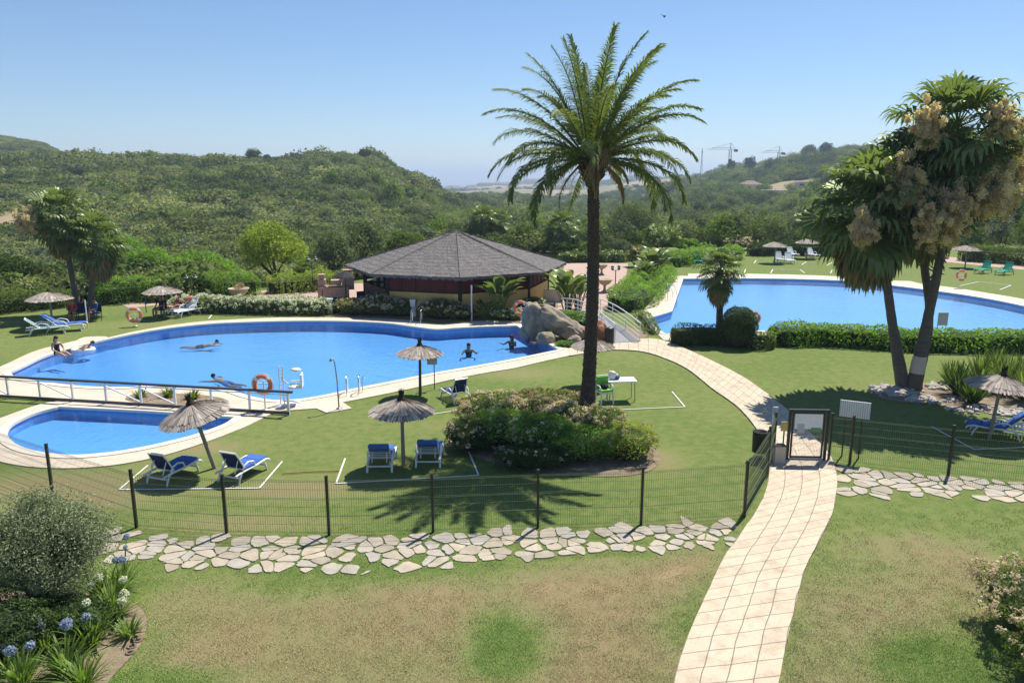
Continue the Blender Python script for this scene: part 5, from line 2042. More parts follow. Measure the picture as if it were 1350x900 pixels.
def fan_palm(name, label, trunk_pts, radii, crown_r, seed, nleaf=58, skirt=26, blossoms=5, cat='palm tree', bark='bark_fan', group=None, boots=True, low=-62, band=None):
    rng = random.Random(seed)
    base = Vector(trunk_pts[0])
    t = empty(name, base, 0, label, cat, group)
    pts = [Vector(p) - base for p in trunk_pts]
    cp = catmull(pts, 8)
    rr_ = [float(np.interp(i / (len(cp) - 1), np.linspace(0, 1, len(radii)), radii)) for i in range(len(cp))]
    rr_ = [r * (1 + .04 * (i % 2)) for i, r in enumerate(rr_)]
    mb = MB().tube(cp, rr_, bark, 14)
    if boots:
        for k in range(150):
            s = rng.uniform(.58, 1)
            i = min(len(cp) - 2, int(s * (len(cp) - 1)))
            p, r = cp[i].lerp(cp[i + 1], rng.random()), rr_[i]
            a = rng.uniform(0, 6.28)
            o = Vector((math.cos(a), math.sin(a), 0))
            mb.bar(p + o * r * .9, p + o * (r + rng.uniform(.06, .16)) + Vector((0, 0, rng.uniform(-.18, .15))), .07, .02, bark, up=(0, 0, 1))
    mb.build('trunk', t)
    top = cp[-1]
    if band:
        i = int(band * (len(cp) - 1))
        MB().tube([cp[i - 1], cp[i], cp[i + 1]], [rr_[i - 1] + .012, rr_[i] + .012, rr_[i + 1] + .012], 'box_beige', 14).build('bark_band', t)
    Q, T, MI = [], [], []
    stems = MB()
    ga = 2.39996
    for k in range(nleaf):
        s = k / (nleaf - 1)
        el = R(84) + (R(low) - R(84)) * s ** .9
        az = k * ga + rng.uniform(-.25, .25)
        vs_ = .68 + .32 * math.cos(el)
        pet = crown_r * (.50 + .1 * math.sin(s * 3)) * rng.uniform(.75, 1.2) * vs_
        rad = crown_r * .54 * rng.uniform(.8, 1.15) * vs_
        P0 = top + Vector((0, 0, .25 - .5 * s))
        hub = fan_leaf(Q, T, MI, rng, P0, az, el, pet, rad, .85 - .5 * s + rng.uniform(-.15, .15), 0, .42 + .75 * s)
        stems.tube([P0, P0.lerp(hub, .5) + Vector((0, 0, .05)), hub], [.022, .016, .012], 'green_stem', 4, False)
    for k in range(skirt):
        az = k * ga
        s = k / max(1, skirt - 1)
        P0 = top + Vector((0, 0, -.25 - .5 * s))
        fan_leaf(Q, T, MI, rng, P0, az, R(-58 - 22 * s), crown_r * .38, crown_r * .55, .25 + .2 * rng.random(), 1 if k % 2 == 0 else 0, 1.6)
    V = np.array([[list(v) for v in q] for q in Q])
    me = quads_mesh('crown', V, None, np.array(T), ['leaf_fan', 'leaf_dry'], np.array(MI))
    o = bpy.data.objects.new('crown', me); col.objects.link(o); o.parent = t
    stems.build('leaf_stalk', t)
    rn = np.random.default_rng(seed)
    for (az, out, z, sz) in (blossoms or []):
        o_ = np.array([math.cos(az), math.sin(az), 0])
        c0 = np.array(top) + o_ * crown_r * out + np.array([0, 0, z])
        m_ = 80
        sz *= .66
        cs = c0 + rn.normal(0, 1, (m_, 3)) * np.array([sz * .34, sz * .34, sz * .55]) - np.array([0, 0, sz * .25])
        C, Nn, TT = clump_cloud(rn, cs, np.full(m_, sz * .10) * rn.uniform(.5, 1.5, m_), 110, 1.6)
        C = C + rn.normal(0, sz * .05, C.shape)
        add_leaves('blossom', C, Nn, .085, .4, 'palm_blossom', rn, t, TT)
    return t

def tk(pts, D):
    out = []
    for i, (px, py) in enumerate(pts):
        if i == 0:
            g = G(px, py); D = g.y + D * 0
            out.append(g)
        else:
            z = Z(py, D)
            out.append(Vector((X(px, D, z), D, z)))
    return out
GFP = None
ln = -math.pi / 2     # towards the camera
fan_palm('fan_palm', 'left fan palm of the cluster, shorter, shaggy trunk and lower drooping crown', tk([(1191, 511), (1177, 430), (1165, 345), (1150, 270)], 0),
         [.25, .16, .14, .16], 2.5, 21, 66, 38, [(ln - .5, .98, -.55, .9), (ln + .85, .95, -.1, 1.3), (ln + .3, 1.0, -.3, .8)])
tB = tk([(1209, 507), (1225, 420), (1217, 330), (1220, 232)], 0)
tB[0] += Vector((.1, .25, 0))
fan_palm('fan_palm', 'middle fan palm of the cluster with big tan blossom masses on its crown', tB,
         [.22, .14, .13, .16], 2.6, 33, 72, 40, [(ln + .45, 1.0, -.3, 1.5), (ln - .75, .95, -.25, 1.2), (ln - .1, 1.0, -.9, .8), (ln + 1.1, .95, -.2, 1.0)])
fan_palm('fan_palm', 'tallest fan palm on the right of the cluster with a pale band round its trunk', tk([(1204, 513), (1222, 425), (1240, 335), (1262, 172)], 0),
         [.27, .165, .14, .16], 2.3, 45, 62, 34, [(ln - .9, .95, .2, .9), (ln + .1, .9, .25, .8), (ln + 1.1, .98, -.1, 1.2), (ln + 1.5, 1.0, -1.0, 1.1)], band=.13)
fan_palm('fan_palm', 'left one of the two fan palms on the left lawn, with tan blossom', tk([(106, 413), (96, 370), (80, 283)], 0),
         [.2, .15, .15], 1.95, 51, 50, 30, [(ln - .5, .95, -.2, 1.1)], boots=False)
tl = tk([(118, 415), (121, 380), (126, 316)], 0)
fan_palm('fan_palm', 'right one of the two fan palms on the left lawn, lower with wide drooping leaves', tl,
         [.2, .15, .15], 1.85, 57, 50, 30, None, boots=False)
sm = tk([(948, 446), (949, 400), (949, 356)], 0)
fan_palm('chusan_palm', 'small single fan palm rising behind the dark hedge before the far pool', sm, [.17, .15, .15], 1.2, 63, 46, 12, [(ln + .6, .4, -.15, .22)], bark='bark_palm', low=-48)
fan_palm('fan_palm', 'fan palm in the wild greenery behind the right end of the bar roof', [Vector((X(738, 78), 78, 0)), Vector((X(738, 78), 78, Z(325, 78))), Vector((X(738, 78), 78, Z(300, 78)))], [.2, .2, .2], 2.3, 67, 40, 16, None, boots=False)
fan_palm('fan_palm', 'dark fan palm pair behind the roof peak of the bar, the left one', [Vector((X(636, 82), 82, -1)), Vector((X(636, 82), 82, Z(300, 82))), Vector((X(636, 82), 82, Z(288, 82)))], [.2, .2, .2], 1.9, 68, 36, 12, None, boots=False)
fan_palm('fan_palm', 'dark fan palm pair behind the roof peak of the bar, the right one', [Vector((X(656, 84), 84, -1)), Vector((X(656, 84), 84, Z(300, 84))), Vector((X(656, 84), 84, Z(291, 84)))], [.2, .2, .2], 1.8, 69, 36, 12, None, boots=False)

# ------------------------------------------------------------------ shrubs, hedges, trees
def shrub(name, label, cat, loc, r, h, leaf, rng_seed, n=3500, size=.07, aspect=.45, flowers=None, group=None, lump=.16, core=.80, tilt=.7, sparse=0.0, stalks=False):
    """a dome of leaves: r=(rx,ry)"""
    rng = np.random.default_rng(rng_seed)
    t = empty(name, loc, 0, label, cat, group)
    rx, ry = r
    def surf(n_, extra=0.0):
        d = nrm(rng.normal(0, 1, (n_, 3)))
        d[:, 2] = np.abs(d[:, 2]) * np.where(rng.random(n_) < .9, 1, -.3)
        d = nrm(d)
        k = np.array([noise.fractal(Vector((a[0] * 2.2 + rng_seed, a[1] * 2.2, a[2] * 2.2)), 1, 2, 4) for a in d])
        k2 = np.array([noise.noise(Vector((a[0] * 6 + rng_seed, a[1] * 6, a[2] * 6))) for a in d])
        rad = 1 + lump * k * 1.4 + lump * .5 * k2
        return d, rad, k, k2
    d, rad, k, k2 = surf(n)
    depth = 1 - rng.random(n) ** 2.2 * .22 + np.where(rng.random(n) < .05, rng.random(n) * .10, 0)
    sh = np.sign(d) * np.abs(d) ** .85
    C = sh * np.array([rx, ry, h * .55]) * (rad * depth)[:, None]
    C[:, 2] += h * .45
    C[:, 2] = np.maximum(C[:, 2], .03)
    T = .45 + k * .45 + k2 * .25 + rng.normal(0, .17, n)
    add_leaves('leaves', C, d + np.array([0, 0, .3]), size, aspect, leaf, rng, t, T, tilt)
    mb = MB()
    mb.blob((0, 0, h * .42), (rx * core, ry * core, h * .52 * core), 'core', rng_seed, .14, 2.2, 3)  # dark solid added inside the leaves to block light; stems join it below
    for q in range(5):
        a = rng.uniform(0, 6.28)
        mb.tube([(0, 0, -.05), (rx * .4 * math.cos(a), ry * .4 * math.sin(a), h * .5)], [.04, .02], 'stem', 5, False)
    mb.build('branches', t)
    if flowers:
        fm, cnt, fs, zone = flowers
        d, rad, k, k2 = surf(cnt * 6)
        keep = (d[:, 2] > zone) & (k + rng.normal(0, .15, len(k)) > -.05)
        d, rad = d[keep][:cnt], rad[keep][:cnt]
        sh = np.sign(d) * np.abs(d) ** .85
        cs = sh * np.array([rx, ry, h * .55]) * (rad * 1.0)[:, None] + np.array([0, 0, h * .45])
        C, Nn, TT = clump_cloud(rng, cs, np.full(len(cs), fs) * rng.uniform(.6, 1.3, len(cs)), 14)
        add_leaves('flowers', C, Nn, fs * .8, .7, fm, rng, t, TT)
    return t

def hedge(name, label, pts, width, h, leaf, seed, dens=260, size=.08, flowers=None, cat='hedge', lump=.10, group=None, aspect=.5):
    rng = np.random.default_rng(seed)
    P = [G(*p) for p in pts]
    base = P[0]
    Pl = catmull([p - base for p in P], 6)
    t = empty(name, base, 0, label, cat, group)
    segs = list(zip(Pl, Pl[1:]))
    lens = np.array([(b_ - a).length for a, b_ in segs])
    L_ = lens.sum()
    cum = np.concatenate([[0], np.cumsum(lens)])
    per = 2 * h + width
    n = int(L_ * per * dens)
    def sample(n):
        s = rng.random(n) * L_
        i = np.clip(np.searchsorted(cum, s) - 1, 0, len(segs) - 1)
        f = (s - cum[i]) / lens[i]
        A = np.array([list(a) for a, _ in segs]); B = np.array([list(b_) for _, b_ in segs])
        p = A[i] + (B[i] - A[i]) * f[:, None]
        dv = nrm(B[i] - A[i])
        sd = np.stack([dv[:, 1], -dv[:, 0], np.zeros(n)], 1)
        u = rng.random(n) * per
        off = np.where(u < h, -width / 2, np.where(u < h + width, u - h - width / 2, width / 2))
        z = np.where(u < h, u, np.where(u < h + width, h, h - (u - h - width)))
        nn = np.where((u < h)[:, None], -sd, np.where((u < h + width)[:, None], np.array([0, 0, 1.0]), sd))
        # round the shoulders
        ex = np.clip((np.abs(off) / (width / 2)), 0, 1)
        z = z - (ex ** 4) * (z / h) * h * .10
        q = p + sd * off[:, None]
        nz = np.array([noise.fractal(Vector((a[0] * 1.1 + seed, a[1] * 1.1, zz_ * 1.4)), 1, 2, 4) for a, zz_ in zip(q, z)])
        n2_ = np.array([noise.noise(Vector((a[0] * 4 + seed, a[1] * 4, zz_ * 4))) for a, zz_ in zip(q, z)])
        bulge = lump * (nz * 1.6 + n2_ * .7)
        # end caps close in
        endd = np.minimum(s, L_ - s)
        cap = np.sqrt(np.clip(endd / (width * .5), 0.05, 1))
        q = p + sd * (off * cap)[:, None] + nn * bulge[:, None]
        q[:, 2] = np.maximum(.02, z * (0.55 + .45 * cap) + nn[:, 2] * bulge)
        return q, nn, nz, n2_, sd
    q, nn, nz, n2_, sd = sample(n)
    q = q - nn * (rng.random(n)[:, None] ** 2 * .14)
    T = .42 + nz * .45 + n2_ * .25 + rng.normal(0, .17, n)
    add_leaves('leaves', q, nn + np.array([0, 0, .3]), size, aspect, leaf, rng, t, T, .7)
    mb = MB()
    w2 = width / 2 - (.28 if width < 2 else .5)
    L2, vs, fs = len(Pl), [], []
    for i, p in enumerate(Pl):
        dv = (Pl[min(i + 1, L2 - 1)] - Pl[max(i - 1, 0)]).normalized()
        s_ = Vector((dv.y, -dv.x, 0))
        k_ = .5 if i in (0, L2 - 1) else 1
        for o_, z_ in ((-w2, 0), (-w2, h * (.78 if width < 2 else .62)), (w2, h * (.78 if width < 2 else .62)), (w2, 0)):
            pp = p + s_ * o_ * k_
            if i == 0: pp = pp + dv * min(.5, width * .35)
            if i == L2 - 1: pp = pp - dv * min(.5, width * .35)
            vs.append((pp.x, pp.y, z_ * (.75 if k_ < 1 else 1)))
    for i in range(L2 - 1):
        for k in range(3):
            fs.append((i * 4 + k, i * 4 + k + 1, (i + 1) * 4 + k + 1, (i + 1) * 4 + k))
    fs += [(0, 1, 2, 3), tuple((L2 - 1) * 4 + k for k in (3, 2, 1, 0))]
    mb.add(vs, fs, 'core')  # no twigs here: a dark box added behind the leaves to block light
    mb.build('branches', t)
    if flowers:
        fm, dn, fs_ = flowers
        cnt = int(L_ * dn)
        q, nn, nz, n2_, sd = sample(cnt * 3)
        keep = (nn[:, 2] > .5) | (q[:, 2] > h * .35)
        q = q[keep][:cnt] + nn[keep][:cnt] * .02
        C, Nn, TT = clump_cloud(rng, q, np.full(len(q), fs_) * rng.uniform(.6, 1.4, len(q)), 12)
        add_leaves('flowers', C, Nn, fs_ * .8, .7, fm, rng, t, TT)
    return t

# central flowering bed, from back to front
def gs(px, py): return G(px, py)
GS = None
shrub('flowering_shrub', 'wide shrub with faded pinkish flowers, back left of the central bed', 'shrub', gs(655, 556), (1.25, 1.05), .86, 'leaf_mid', 101, 6500, .075, .4, ('petal_pink', 300, .06, -.1))
shrub('flowering_shrub', 'broad shrub with tan spent blossom at the back of the central bed', 'shrub', gs(722, 553), (1.35, 1.0), .90, 'leaf_mid', 102, 6500, .075, .4, ('petal_tan', 360, .06, .0))
shrub('flowering_shrub', 'shrub with creamy pink flowers just left of the date palm trunk', 'shrub', gs(745, 572), (.75, .7), .92, 'leaf_mid', 103, 4000, .07, .4, ('petal_pink', 240, .065, .0))
shrub('clipped_shrub', 'fresh green clipped mound at the centre left of the bed', 'shrub', gs(662, 584), (1.15, .95), .96, 'leaf_bright', 104, 9000, .05, .5, ('petal_pink', 46, .06, -.3), lump=.1)
shrub('clipped_shrub', 'fresh green clipped mound in the middle of the bed with a few pink blooms', 'shrub', gs(713, 592), (1.0, .95), 1.0, 'leaf_bright', 105, 8500, .05, .5, ('petal_pink', 60, .06, -.3), lump=.1)
shrub('clipped_shrub', 'low dense green mound in front of the date palm trunk', 'shrub', gs(768, 603), (1.05, .75), .88, 'leaf_bright', 106, 8500, .05, .5, ('petal_pink', 20, .05, -.3), lump=.1)
shrub('flowering_shrub', 'yellowish green shrub at the right end of the central bed', 'shrub', gs(826, 601), (.80, .85), .92, 'leaf_lime', 107, 6000, .055, .45, ('petal_tan', 70, .05, .1))
shrub('flowering_shrub', 'low dark leafed shrub with sparse pink flowers at the left front of the bed', 'shrub', gs(622, 590), (.75, .8), .80, 'leaf_dark', 108, 5500, .06, .45, ('petal_pink', 60, .06, -.2))
shrub('flowering_shrub', 'low dark leafed shrub at the front of the bed by the fence', 'shrub', gs(705, 615), (1.1, .5), .6, 'leaf_dark', 109, 6000, .06, .45, ('petal_pink', 40, .05, -.2))
shrub('flowering_shrub', 'small olive shrub with cream blooms between the palm trunk and the garden chair', 'shrub', gs(795, 575), (.7, .75), .85, 'leaf_mid', 110, 4200, .06, .45, ('petal_pink', 130, .05, -.1))

# hedges round the far pool
hedge('clipped_hedge', 'long clipped leafy hedge along the near side of the far pool', [(1012, 454), (1070, 452), (1130, 455), (1190, 459), (1260, 461), (1350, 462), (1480, 466)], 1.7, .88, 'leaf_bright', 201, 210, .12, lump=.12, aspect=.55)
hedge('clipped_hedge', 'dark clipped hedge where the path bends towards the bridge', [(884, 455), (915, 453), (950, 454), (985, 455)], 1.25, .92, 'leaf_dark', 202, 380, .07, lump=.06)
t = shrub('topiary_ball', 'dark clipped ball bush standing above the end of the dark hedge', 'shrub', G(973, 457), (.80, .80), 1.85, 'leaf_dark', 203, 9000, .06, .55, lump=.04, core=.88)
hedge('leafy_border', 'light green bushy border between the ball bush and the long hedge', [(985, 461), (1002, 459), (1022, 459)], .9, .75, 'leaf_mid', 204, 300, .09, ('petal_white', 8, .04))
# around the bridge and rocks
hedge('bushy_border', 'bright green bushy border sloping down from the far lawn to the bridge', [(868, 366), (858, 378), (846, 392), (832, 404), (815, 411)], 2.6, 1.1, 'leaf_bright', 205, 260, .10, lump=.3)
hedge('low_border', 'low mixed planting between the bridge and the far pool edge', [(842, 415), (852, 428), (862, 442)], .8, .35, 'leaf_mid', 206, 260, .08, ('petal_pink', 6, .04), lump=.12)
shrub('low_shrub', 'green shrub behind the tall boulder and under the bridge rail', 'shrub', G(752, 432), (.9, .8), .9, 'leaf_bright', 207, 3500, .08, .4, ('petal_white', 24, .05, 0))
shrub('low_shrub', 'thin yellowish shrub in front of the tall boulder', 'shrub', G(722, 451), (.35, .3), .5, 'leaf_lime', 208, 900, .07, .4)
shrub('low_shrub', 'small green shrub at the foot of the sloping boulder', 'shrub', G(745, 457), (.5, .3), .28, 'leaf_bright', 209, 900, .07, .4)

def strelitzia(px, py, h, label, seed, n=16, w_=1.0):
    """clump of big paddle leaves on stalks"""
    rng = random.Random(seed)
    t = empty('strelitzia_plant', G(px, py), 0, label, 'plant')
    Q, T = [], []
    st = MB()
    for k in range(int(n * 1.7)):
        az = k * 2.4 + rng.uniform(-.3, .3)
        lean = rng.uniform(.06, .62) * w_
        hh = h * rng.uniform(.5, 1)
        o = Vector((math.cos(az), math.sin(az), 0))
        sd = Vector((-math.sin(az), math.cos(az), 0))
        p0 = o * rng.uniform(0, .2)
        p1 = p0 + o * lean * hh * .4 + Vector((0, 0, hh * .6))
        st.tube([p0, p0.lerp(p1, .5) - o * .04, p1], [.03, .022, .014], 'green_stem', 5, False)
        L = h * rng.uniform(.26, .38)
        d = (o * lean * 1.3 + Vector((0, 0, 1))).normalized()
        p = p1
        tn = rng.uniform(.2, .95)
        W = L * .24
        prev = None
        for i in range(7):
            s = i / 6
            wd = W * math.sin(math.pi * min(.97, s * .9 + .06)) 
            fold = Vector((0, 0, wd * .35))
            cur = (p - sd * wd + fold, p.copy(), p + sd * wd + fold)
            if prev:
                Q.append([prev[0], cur[0], cur[1], prev[1]])
                Q.append([prev[1], cur[1], cur[2], prev[2]])
                T += [tn + rng.uniform(-.1, .1)] * 2
            prev = cur
            d = (d + o * .12 * (1 + s) - Vector((0, 0, .16 * s))).normalized()
            p = p + d * L / 6
    V = np.array([[list(v) for v in q] for q in Q])
    me = quads_mesh('leaves', V, 'leaf_fan', np.array(T))
    o = bpy.data.objects.new('leaves', me); col.objects.link(o); o.parent = t
    st.build('stalks', t)
    return t
strelitzia(658, 420, 3.1, 'tall banana-like plant in front of the right half of the bar', 1, 26)
strelitzia(640, 421, 1.3, 'short leafy plant at the foot of the tall banana-like plant', 2, 14, 1.5)
strelitzia(748, 412, 3.0, 'banana-like plant between the bar and the palm trunk', 3, 20)
strelitzia(762, 408, 2.6, 'banana-like plant just right of the tall palm trunk base line', 4, 16)
strelitzia(862, 372, 3.3, 'tall banana-like plant in front of the white oleander', 5, 24)
strelitzia(848, 380, 2.4, 'shorter banana-like plant left of the carved post', 6, 16)
strelitzia(952, 352, 2.0, 'bright palm-like plant behind the small fan palm at the far lawn', 7, 22, 1.6)

# left side rows
hedge('rose_hedge', 'low hedge covered with white roses behind the main pool', [(222, 411), (280, 411), (330, 412), (385, 413), (440, 414)], 1.5, .85, 'leaf_mid', 211, 220, .09, ('petal_white', 75, .075), lump=.15)
hedge('garden_hedge', 'leafy green hedge behind the parasols at the left', [(-80, 425), (-20, 414), (40, 408), (100, 402)], 2.0, 1.1, 'leaf_mid', 212, 300, .10, lump=.25)
hedge('garden_hedge', 'bright green hedge from the left fan palms to the stone urn', [(128, 401), (180, 396), (240, 392), (300, 390), (345, 388)], 2.4, 1.45, 'leaf_bright', 213, 300, .10, lump=.28)
hedge('garden_hedge', 'yellowish green hedge under the lime green tree', [(352, 386), (380, 385), (425, 381), (450, 379)], 2.2, 1.2, 'leaf_lime', 214, 280, .10, ('petal_white', 3, .06), lump=.35)
for i, (px, py, rx, h, fl, lb) in enumerate([
    (468, 414, 1.0, .9, 'petal_tan', 'olive shrub at the left end of the pink row before the bar'),
    (498, 415, 1.15, 1.15, 'petal_pink', 'big pink flowered shrub in front of the open bar side'),
    (526, 416, 1.0, .95, 'petal_pink', 'pink flowered shrub left of the short white pillar'),
    (580, 419, 1.25, 1.05, 'petal_pink', 'pink flowered shrub before the ochre bar wall, right of the ladder'),
    (608, 420, .9, .75, 'petal_pink', 'smaller pink flowered shrub beside the white pole'),
    (446, 411, .9, .85, 'petal_white', 'white flowered shrub at the right end of the rose hedge'),
    (672, 421, .9, .55, 'petal_white', 'low shrub by the lifebuoy left of the tall boulder'),
    (700, 410, .9, .8, 'petal_white', 'green shrub behind the tall boulder near the bar corner')]):
    shrub('flowering_shrub', lb, 'shrub', G(px, py), (rx, .8), h, 'leaf_mid', 220 + i, 3600, .08, .45, (fl, 130 if fl != 'petal_white' else 50, .075, .1))

def tree(name, label, px, D, ytop, wpx, leaf, seed, trunk_h=.25, clumps=70, per=70, size=.2, z0=None, cat='tree', squash=1.0, flowers=None, group=None, leafs=None, aspect=.5, rc=None):
    rng = np.random.default_rng(seed)
    x = X(px, D)
    z0 = h1(x, D) if z0 is None else z0
    zt = Z(ytop, D)
    Ht = max(1.5, zt - z0)
    r = wpx / 2 / FPX * (D * CP)
    t = empty(name, (x, D, z0), 0, label, cat, group)
    th = Ht * trunk_h
    rz = (Ht - th) / 2
    mb = MB()
    rt = max(.08, Ht * .025)
    mb.tube([(0, 0, -.3), (r * .03, 0, th), (0, 0, th + rz * .9)], [rt * 1.4, rt, rt * .4], 'bark', 8)
    for k in range(6):
        a = rng.uniform(0, 6.28)
        e = rng.uniform(.5, .85)
        mb.tube([(r * .02, 0, th * rng.uniform(.75, 1.1)), (r * .35 * math.cos(a), r * .35 * math.sin(a), th + rz * .45), (r * e * math.cos(a), r * e * math.sin(a), th + rz * rng.uniform(.7, 1.5))], [rt * .55, rt * .35, rt * .1], 'bark', 6, False)
    mb.build('trunk', t)
    cs, rs = crown_clumps(rng, r * .86, r * .86, rz * .86, clumps, rc or min(r, rz) * .34, th + rz)
    C, Nn, T = clump_cloud(rng, cs, rs, per)
    add_leaves('crown', C, Nn, size, aspect, leaf, rng, t, T)
    if flowers:
        m_, cnt, fs = flowers
        pick = rng.choice(len(cs), cnt)
        d = nrm(rng.normal(0, 1, (cnt, 3)) + np.array([0, -.6, .5]))
        q = cs[pick] + d * rs[pick][:, None] * 1.02
        C, Nn, TT = clump_cloud(rng, q, np.full(cnt, fs), 12)
        add_leaves('flowers', C, Nn, fs * .8, .7, m_, rng, t, TT)
    return t
TR = [
    # px, D, ytop, width, leaf, trunk, label
    (362, 56, 289, 112, 'leaf_lime', .22, 'lime green leafy tree behind the left hedge', 80, 120, .20),
    (440, 66, 300, 70, 'leaf_grey', .2, 'soft grey green tree right of the lime green tree', 60, 90, .22),
    (478, 70, 284, 90, 'leaf_grey', .2, 'grey green feathery tree left above the bar roof', 70, 90, .24),
    (530, 76, 300, 80, 'leaf_mid', .2, 'green tree just over the left slope of the bar roof', 70, 90, .24),
    (405, 60, 345, 60, 'leaf_mid', .1, 'low green bush behind the tall lamp post', 40, 90, .2),
    (20, 52, 335, 100, 'leaf_dark', .05, 'dark dense tree at the far left behind the hedge', 70, 110, .18),
    (160, 52, 350, 90, 'leaf_dark', .05, 'dark bushy tree right of the left fan palms', 60, 110, .18),
    (-30, 50, 350, 90, 'leaf_dark', .05, 'dark bush cut by the left edge above the hedge', 50, 100, .18),
    (75, 55, 350, 90, 'leaf_dark', .05, 'dark bush in the shade behind the two left fan palms', 60, 110, .18),
    (200, 62, 322, 110, 'leaf_bright', .05, 'bright grassy green thicket behind the parasol at left', 80, 100, .2),
    (265, 64, 328, 110, 'leaf_bright', .05, 'bright green thicket between the left parasol and the lime tree', 80, 100, .2),
    (165, 66, 298, 70, 'leaf_bright', .05, 'tall light green thicket above the left hedge', 60, 100, .2),
    (705, 84, 300, 80, 'leaf_mid', .15, 'round green tree over the right slope of the bar roof', 70, 90, .24),
    (770, 86, 298, 70, 'leaf_mid', .15, 'green tree partly hidden by the tall palm trunk', 60, 90, .24),
    (745, 74, 322, 60, 'leaf_dark', .1, 'dark green bushes beneath the fan palm behind the bar', 50, 90, .2),
    (832, 90, 262, 80, 'leaf_grey', .15, 'tall feathery grey green tree right of the palm trunk', 110, 100, .2),
    (806, 82, 318, 50, 'leaf_grey', .1, 'small grey green tree beside the patio', 50, 90, .2),
    (888, 100, 300, 70, 'leaf_mid', .15, 'mid green tree behind the white oleander', 60, 90, .24),
    (945, 104, 277, 80, 'leaf_grey', .15, 'pale green tree behind the small fan palm', 80, 90, .24),
    (905, 80, 318, 60, 'leaf_bright', .1, 'bright green bush behind the green lounger', 50, 100, .2),
    (1010, 104, 285, 70, 'leaf_mid', .15, 'green tree above the white flowered shrub', 60, 90, .26),
    (1065, 108, 300, 90, 'leaf_mid', .15, 'bushy tree left of the fan palm cluster on the far side', 60, 90, .26),
    (1320, 84, 250, 90, 'leaf_dark', .15, 'dark tree behind the lilac bush at the right edge', 80, 100, .24),
    (1300, 78, 296, 70, 'leaf_mid', .1, 'green bushy tree behind the right hedge', 60, 90, .22),
    (1370, 70, 262, 80, 'leaf_mid', .1, 'green tree cut by the right edge of the garden', 60, 90, .22),
    (1205, 98, 292, 90, 'leaf_mid', .1, 'green tree seen between the fan palm trunks', 60, 90, .26),
    (1140, 100, 296, 90, 'leaf_bright', .1, 'light green tree behind the left fan palm trunk', 60, 90, .26),
]
for i, (px, D, yt, wpx, lf, th, lb, nc, per, sz) in enumerate(TR):
    tree('leafy_tree', lb, px, D, yt, wpx, lf, 300 + i, th, int(nc * 1.25), int(per * 1.35), sz * .85, group=None)
tree('oleander', 'tall oleander with white flowers beyond the patio', 872, 76, 290, 74, 'leaf_mid', 340, .1, 60, 90, .2, cat='shrub', flowers=('petal_white', 110, .16))
tree('oleander', 'oleander with pinkish white blooms left of the carved post', 836, 66, 325, 30, 'leaf_mid', 341, .1, 30, 70, .18, cat='shrub', flowers=('petal_pink', 40, .14))
tree('oleander', 'white flowered shrub behind the far lawn, left of the parasols', 975, 82, 311, 64, 'leaf_dark', 342, .05, 50, 90, .18, cat='shrub', flowers=('petal_pink', 120, .16))
tree('lilac_bush', 'bush with pale lilac flowers at the right edge', 1316, 74, 268, 44, 'leaf_grey', 343, .1, 40, 90, .18, cat='shrub', flowers=('petal_blue', 130, .14))
hedge('far_hedge', 'dark hedge behind the parasols of the far lawn', [(985, 337), (1040, 336), (1100, 337), (1160, 339), (1250, 341)], 2.2, 1.3, 'leaf_dark', 231, 160, .15, lump=.3)
hedge('far_hedge', 'green hedge behind the terrace at the right edge', [(1262, 343), (1310, 346), (1360, 350), (1420, 356)], 2.4, 1.5, 'leaf_mid', 232, 180, .13, ('petal_white', 3, .1), lump=.3)
hedge('far_hedge', 'bushy green hedge at the left end of the far lawn', [(884, 352), (905, 347), (940, 344), (975, 341)], 2.4, 1.1, 'leaf_bright', 233, 170, .14, lump=.35)
hedge('patio_hedge', 'white flowered hedge at the back of the terracotta patio', [(735, 346), (770, 345), (830, 345)], 1.8, .9, 'leaf_mid', 234, 200, .12, ('petal_white', 5, .11), lump=.3)
# ridge trees on the skyline
for i, (px, D, yt, wpx, lf, lb) in enumerate([
    (100, 330, 197, 26, 'leaf_dark', 'dark round tree on the left skyline'),
    (337, 330, 192, 26, 'leaf_dark', 'tall tree standing alone on the middle of the left skyline'),
    (356, 335, 203, 14, 'leaf_dark', 'small tree just right of the tall skyline tree'),
    (409, 260, 220, 18, 'leaf_dark', 'dark conical tree on the slope below the skyline'),
    (484, 335, 194, 22, 'leaf_dark', 'dark tree on top of the rounded hill'),
    (60, 400, 199, 10, 'leaf_dark', 'tiny tree on the far left mountain shoulder'),
    (962, 560, 208, 12, 'leaf_dark', 'small tree below the larger crane'),
    (986, 560, 202, 18, 'leaf_dark', 'dark tree between the two cranes'),
    (1062, 570, 188, 26, 'leaf_dark', 'big dark tree clump on the right skyline'),
    (1085, 570, 186, 20, 'leaf_dark', 'dark tree on the right skyline next to the palms')]):
    tree('skyline_tree', lb, px, D, yt, wpx, lf, 400 + i, .1 if wpx > 20 else .05, 34, 60, D * .0018)

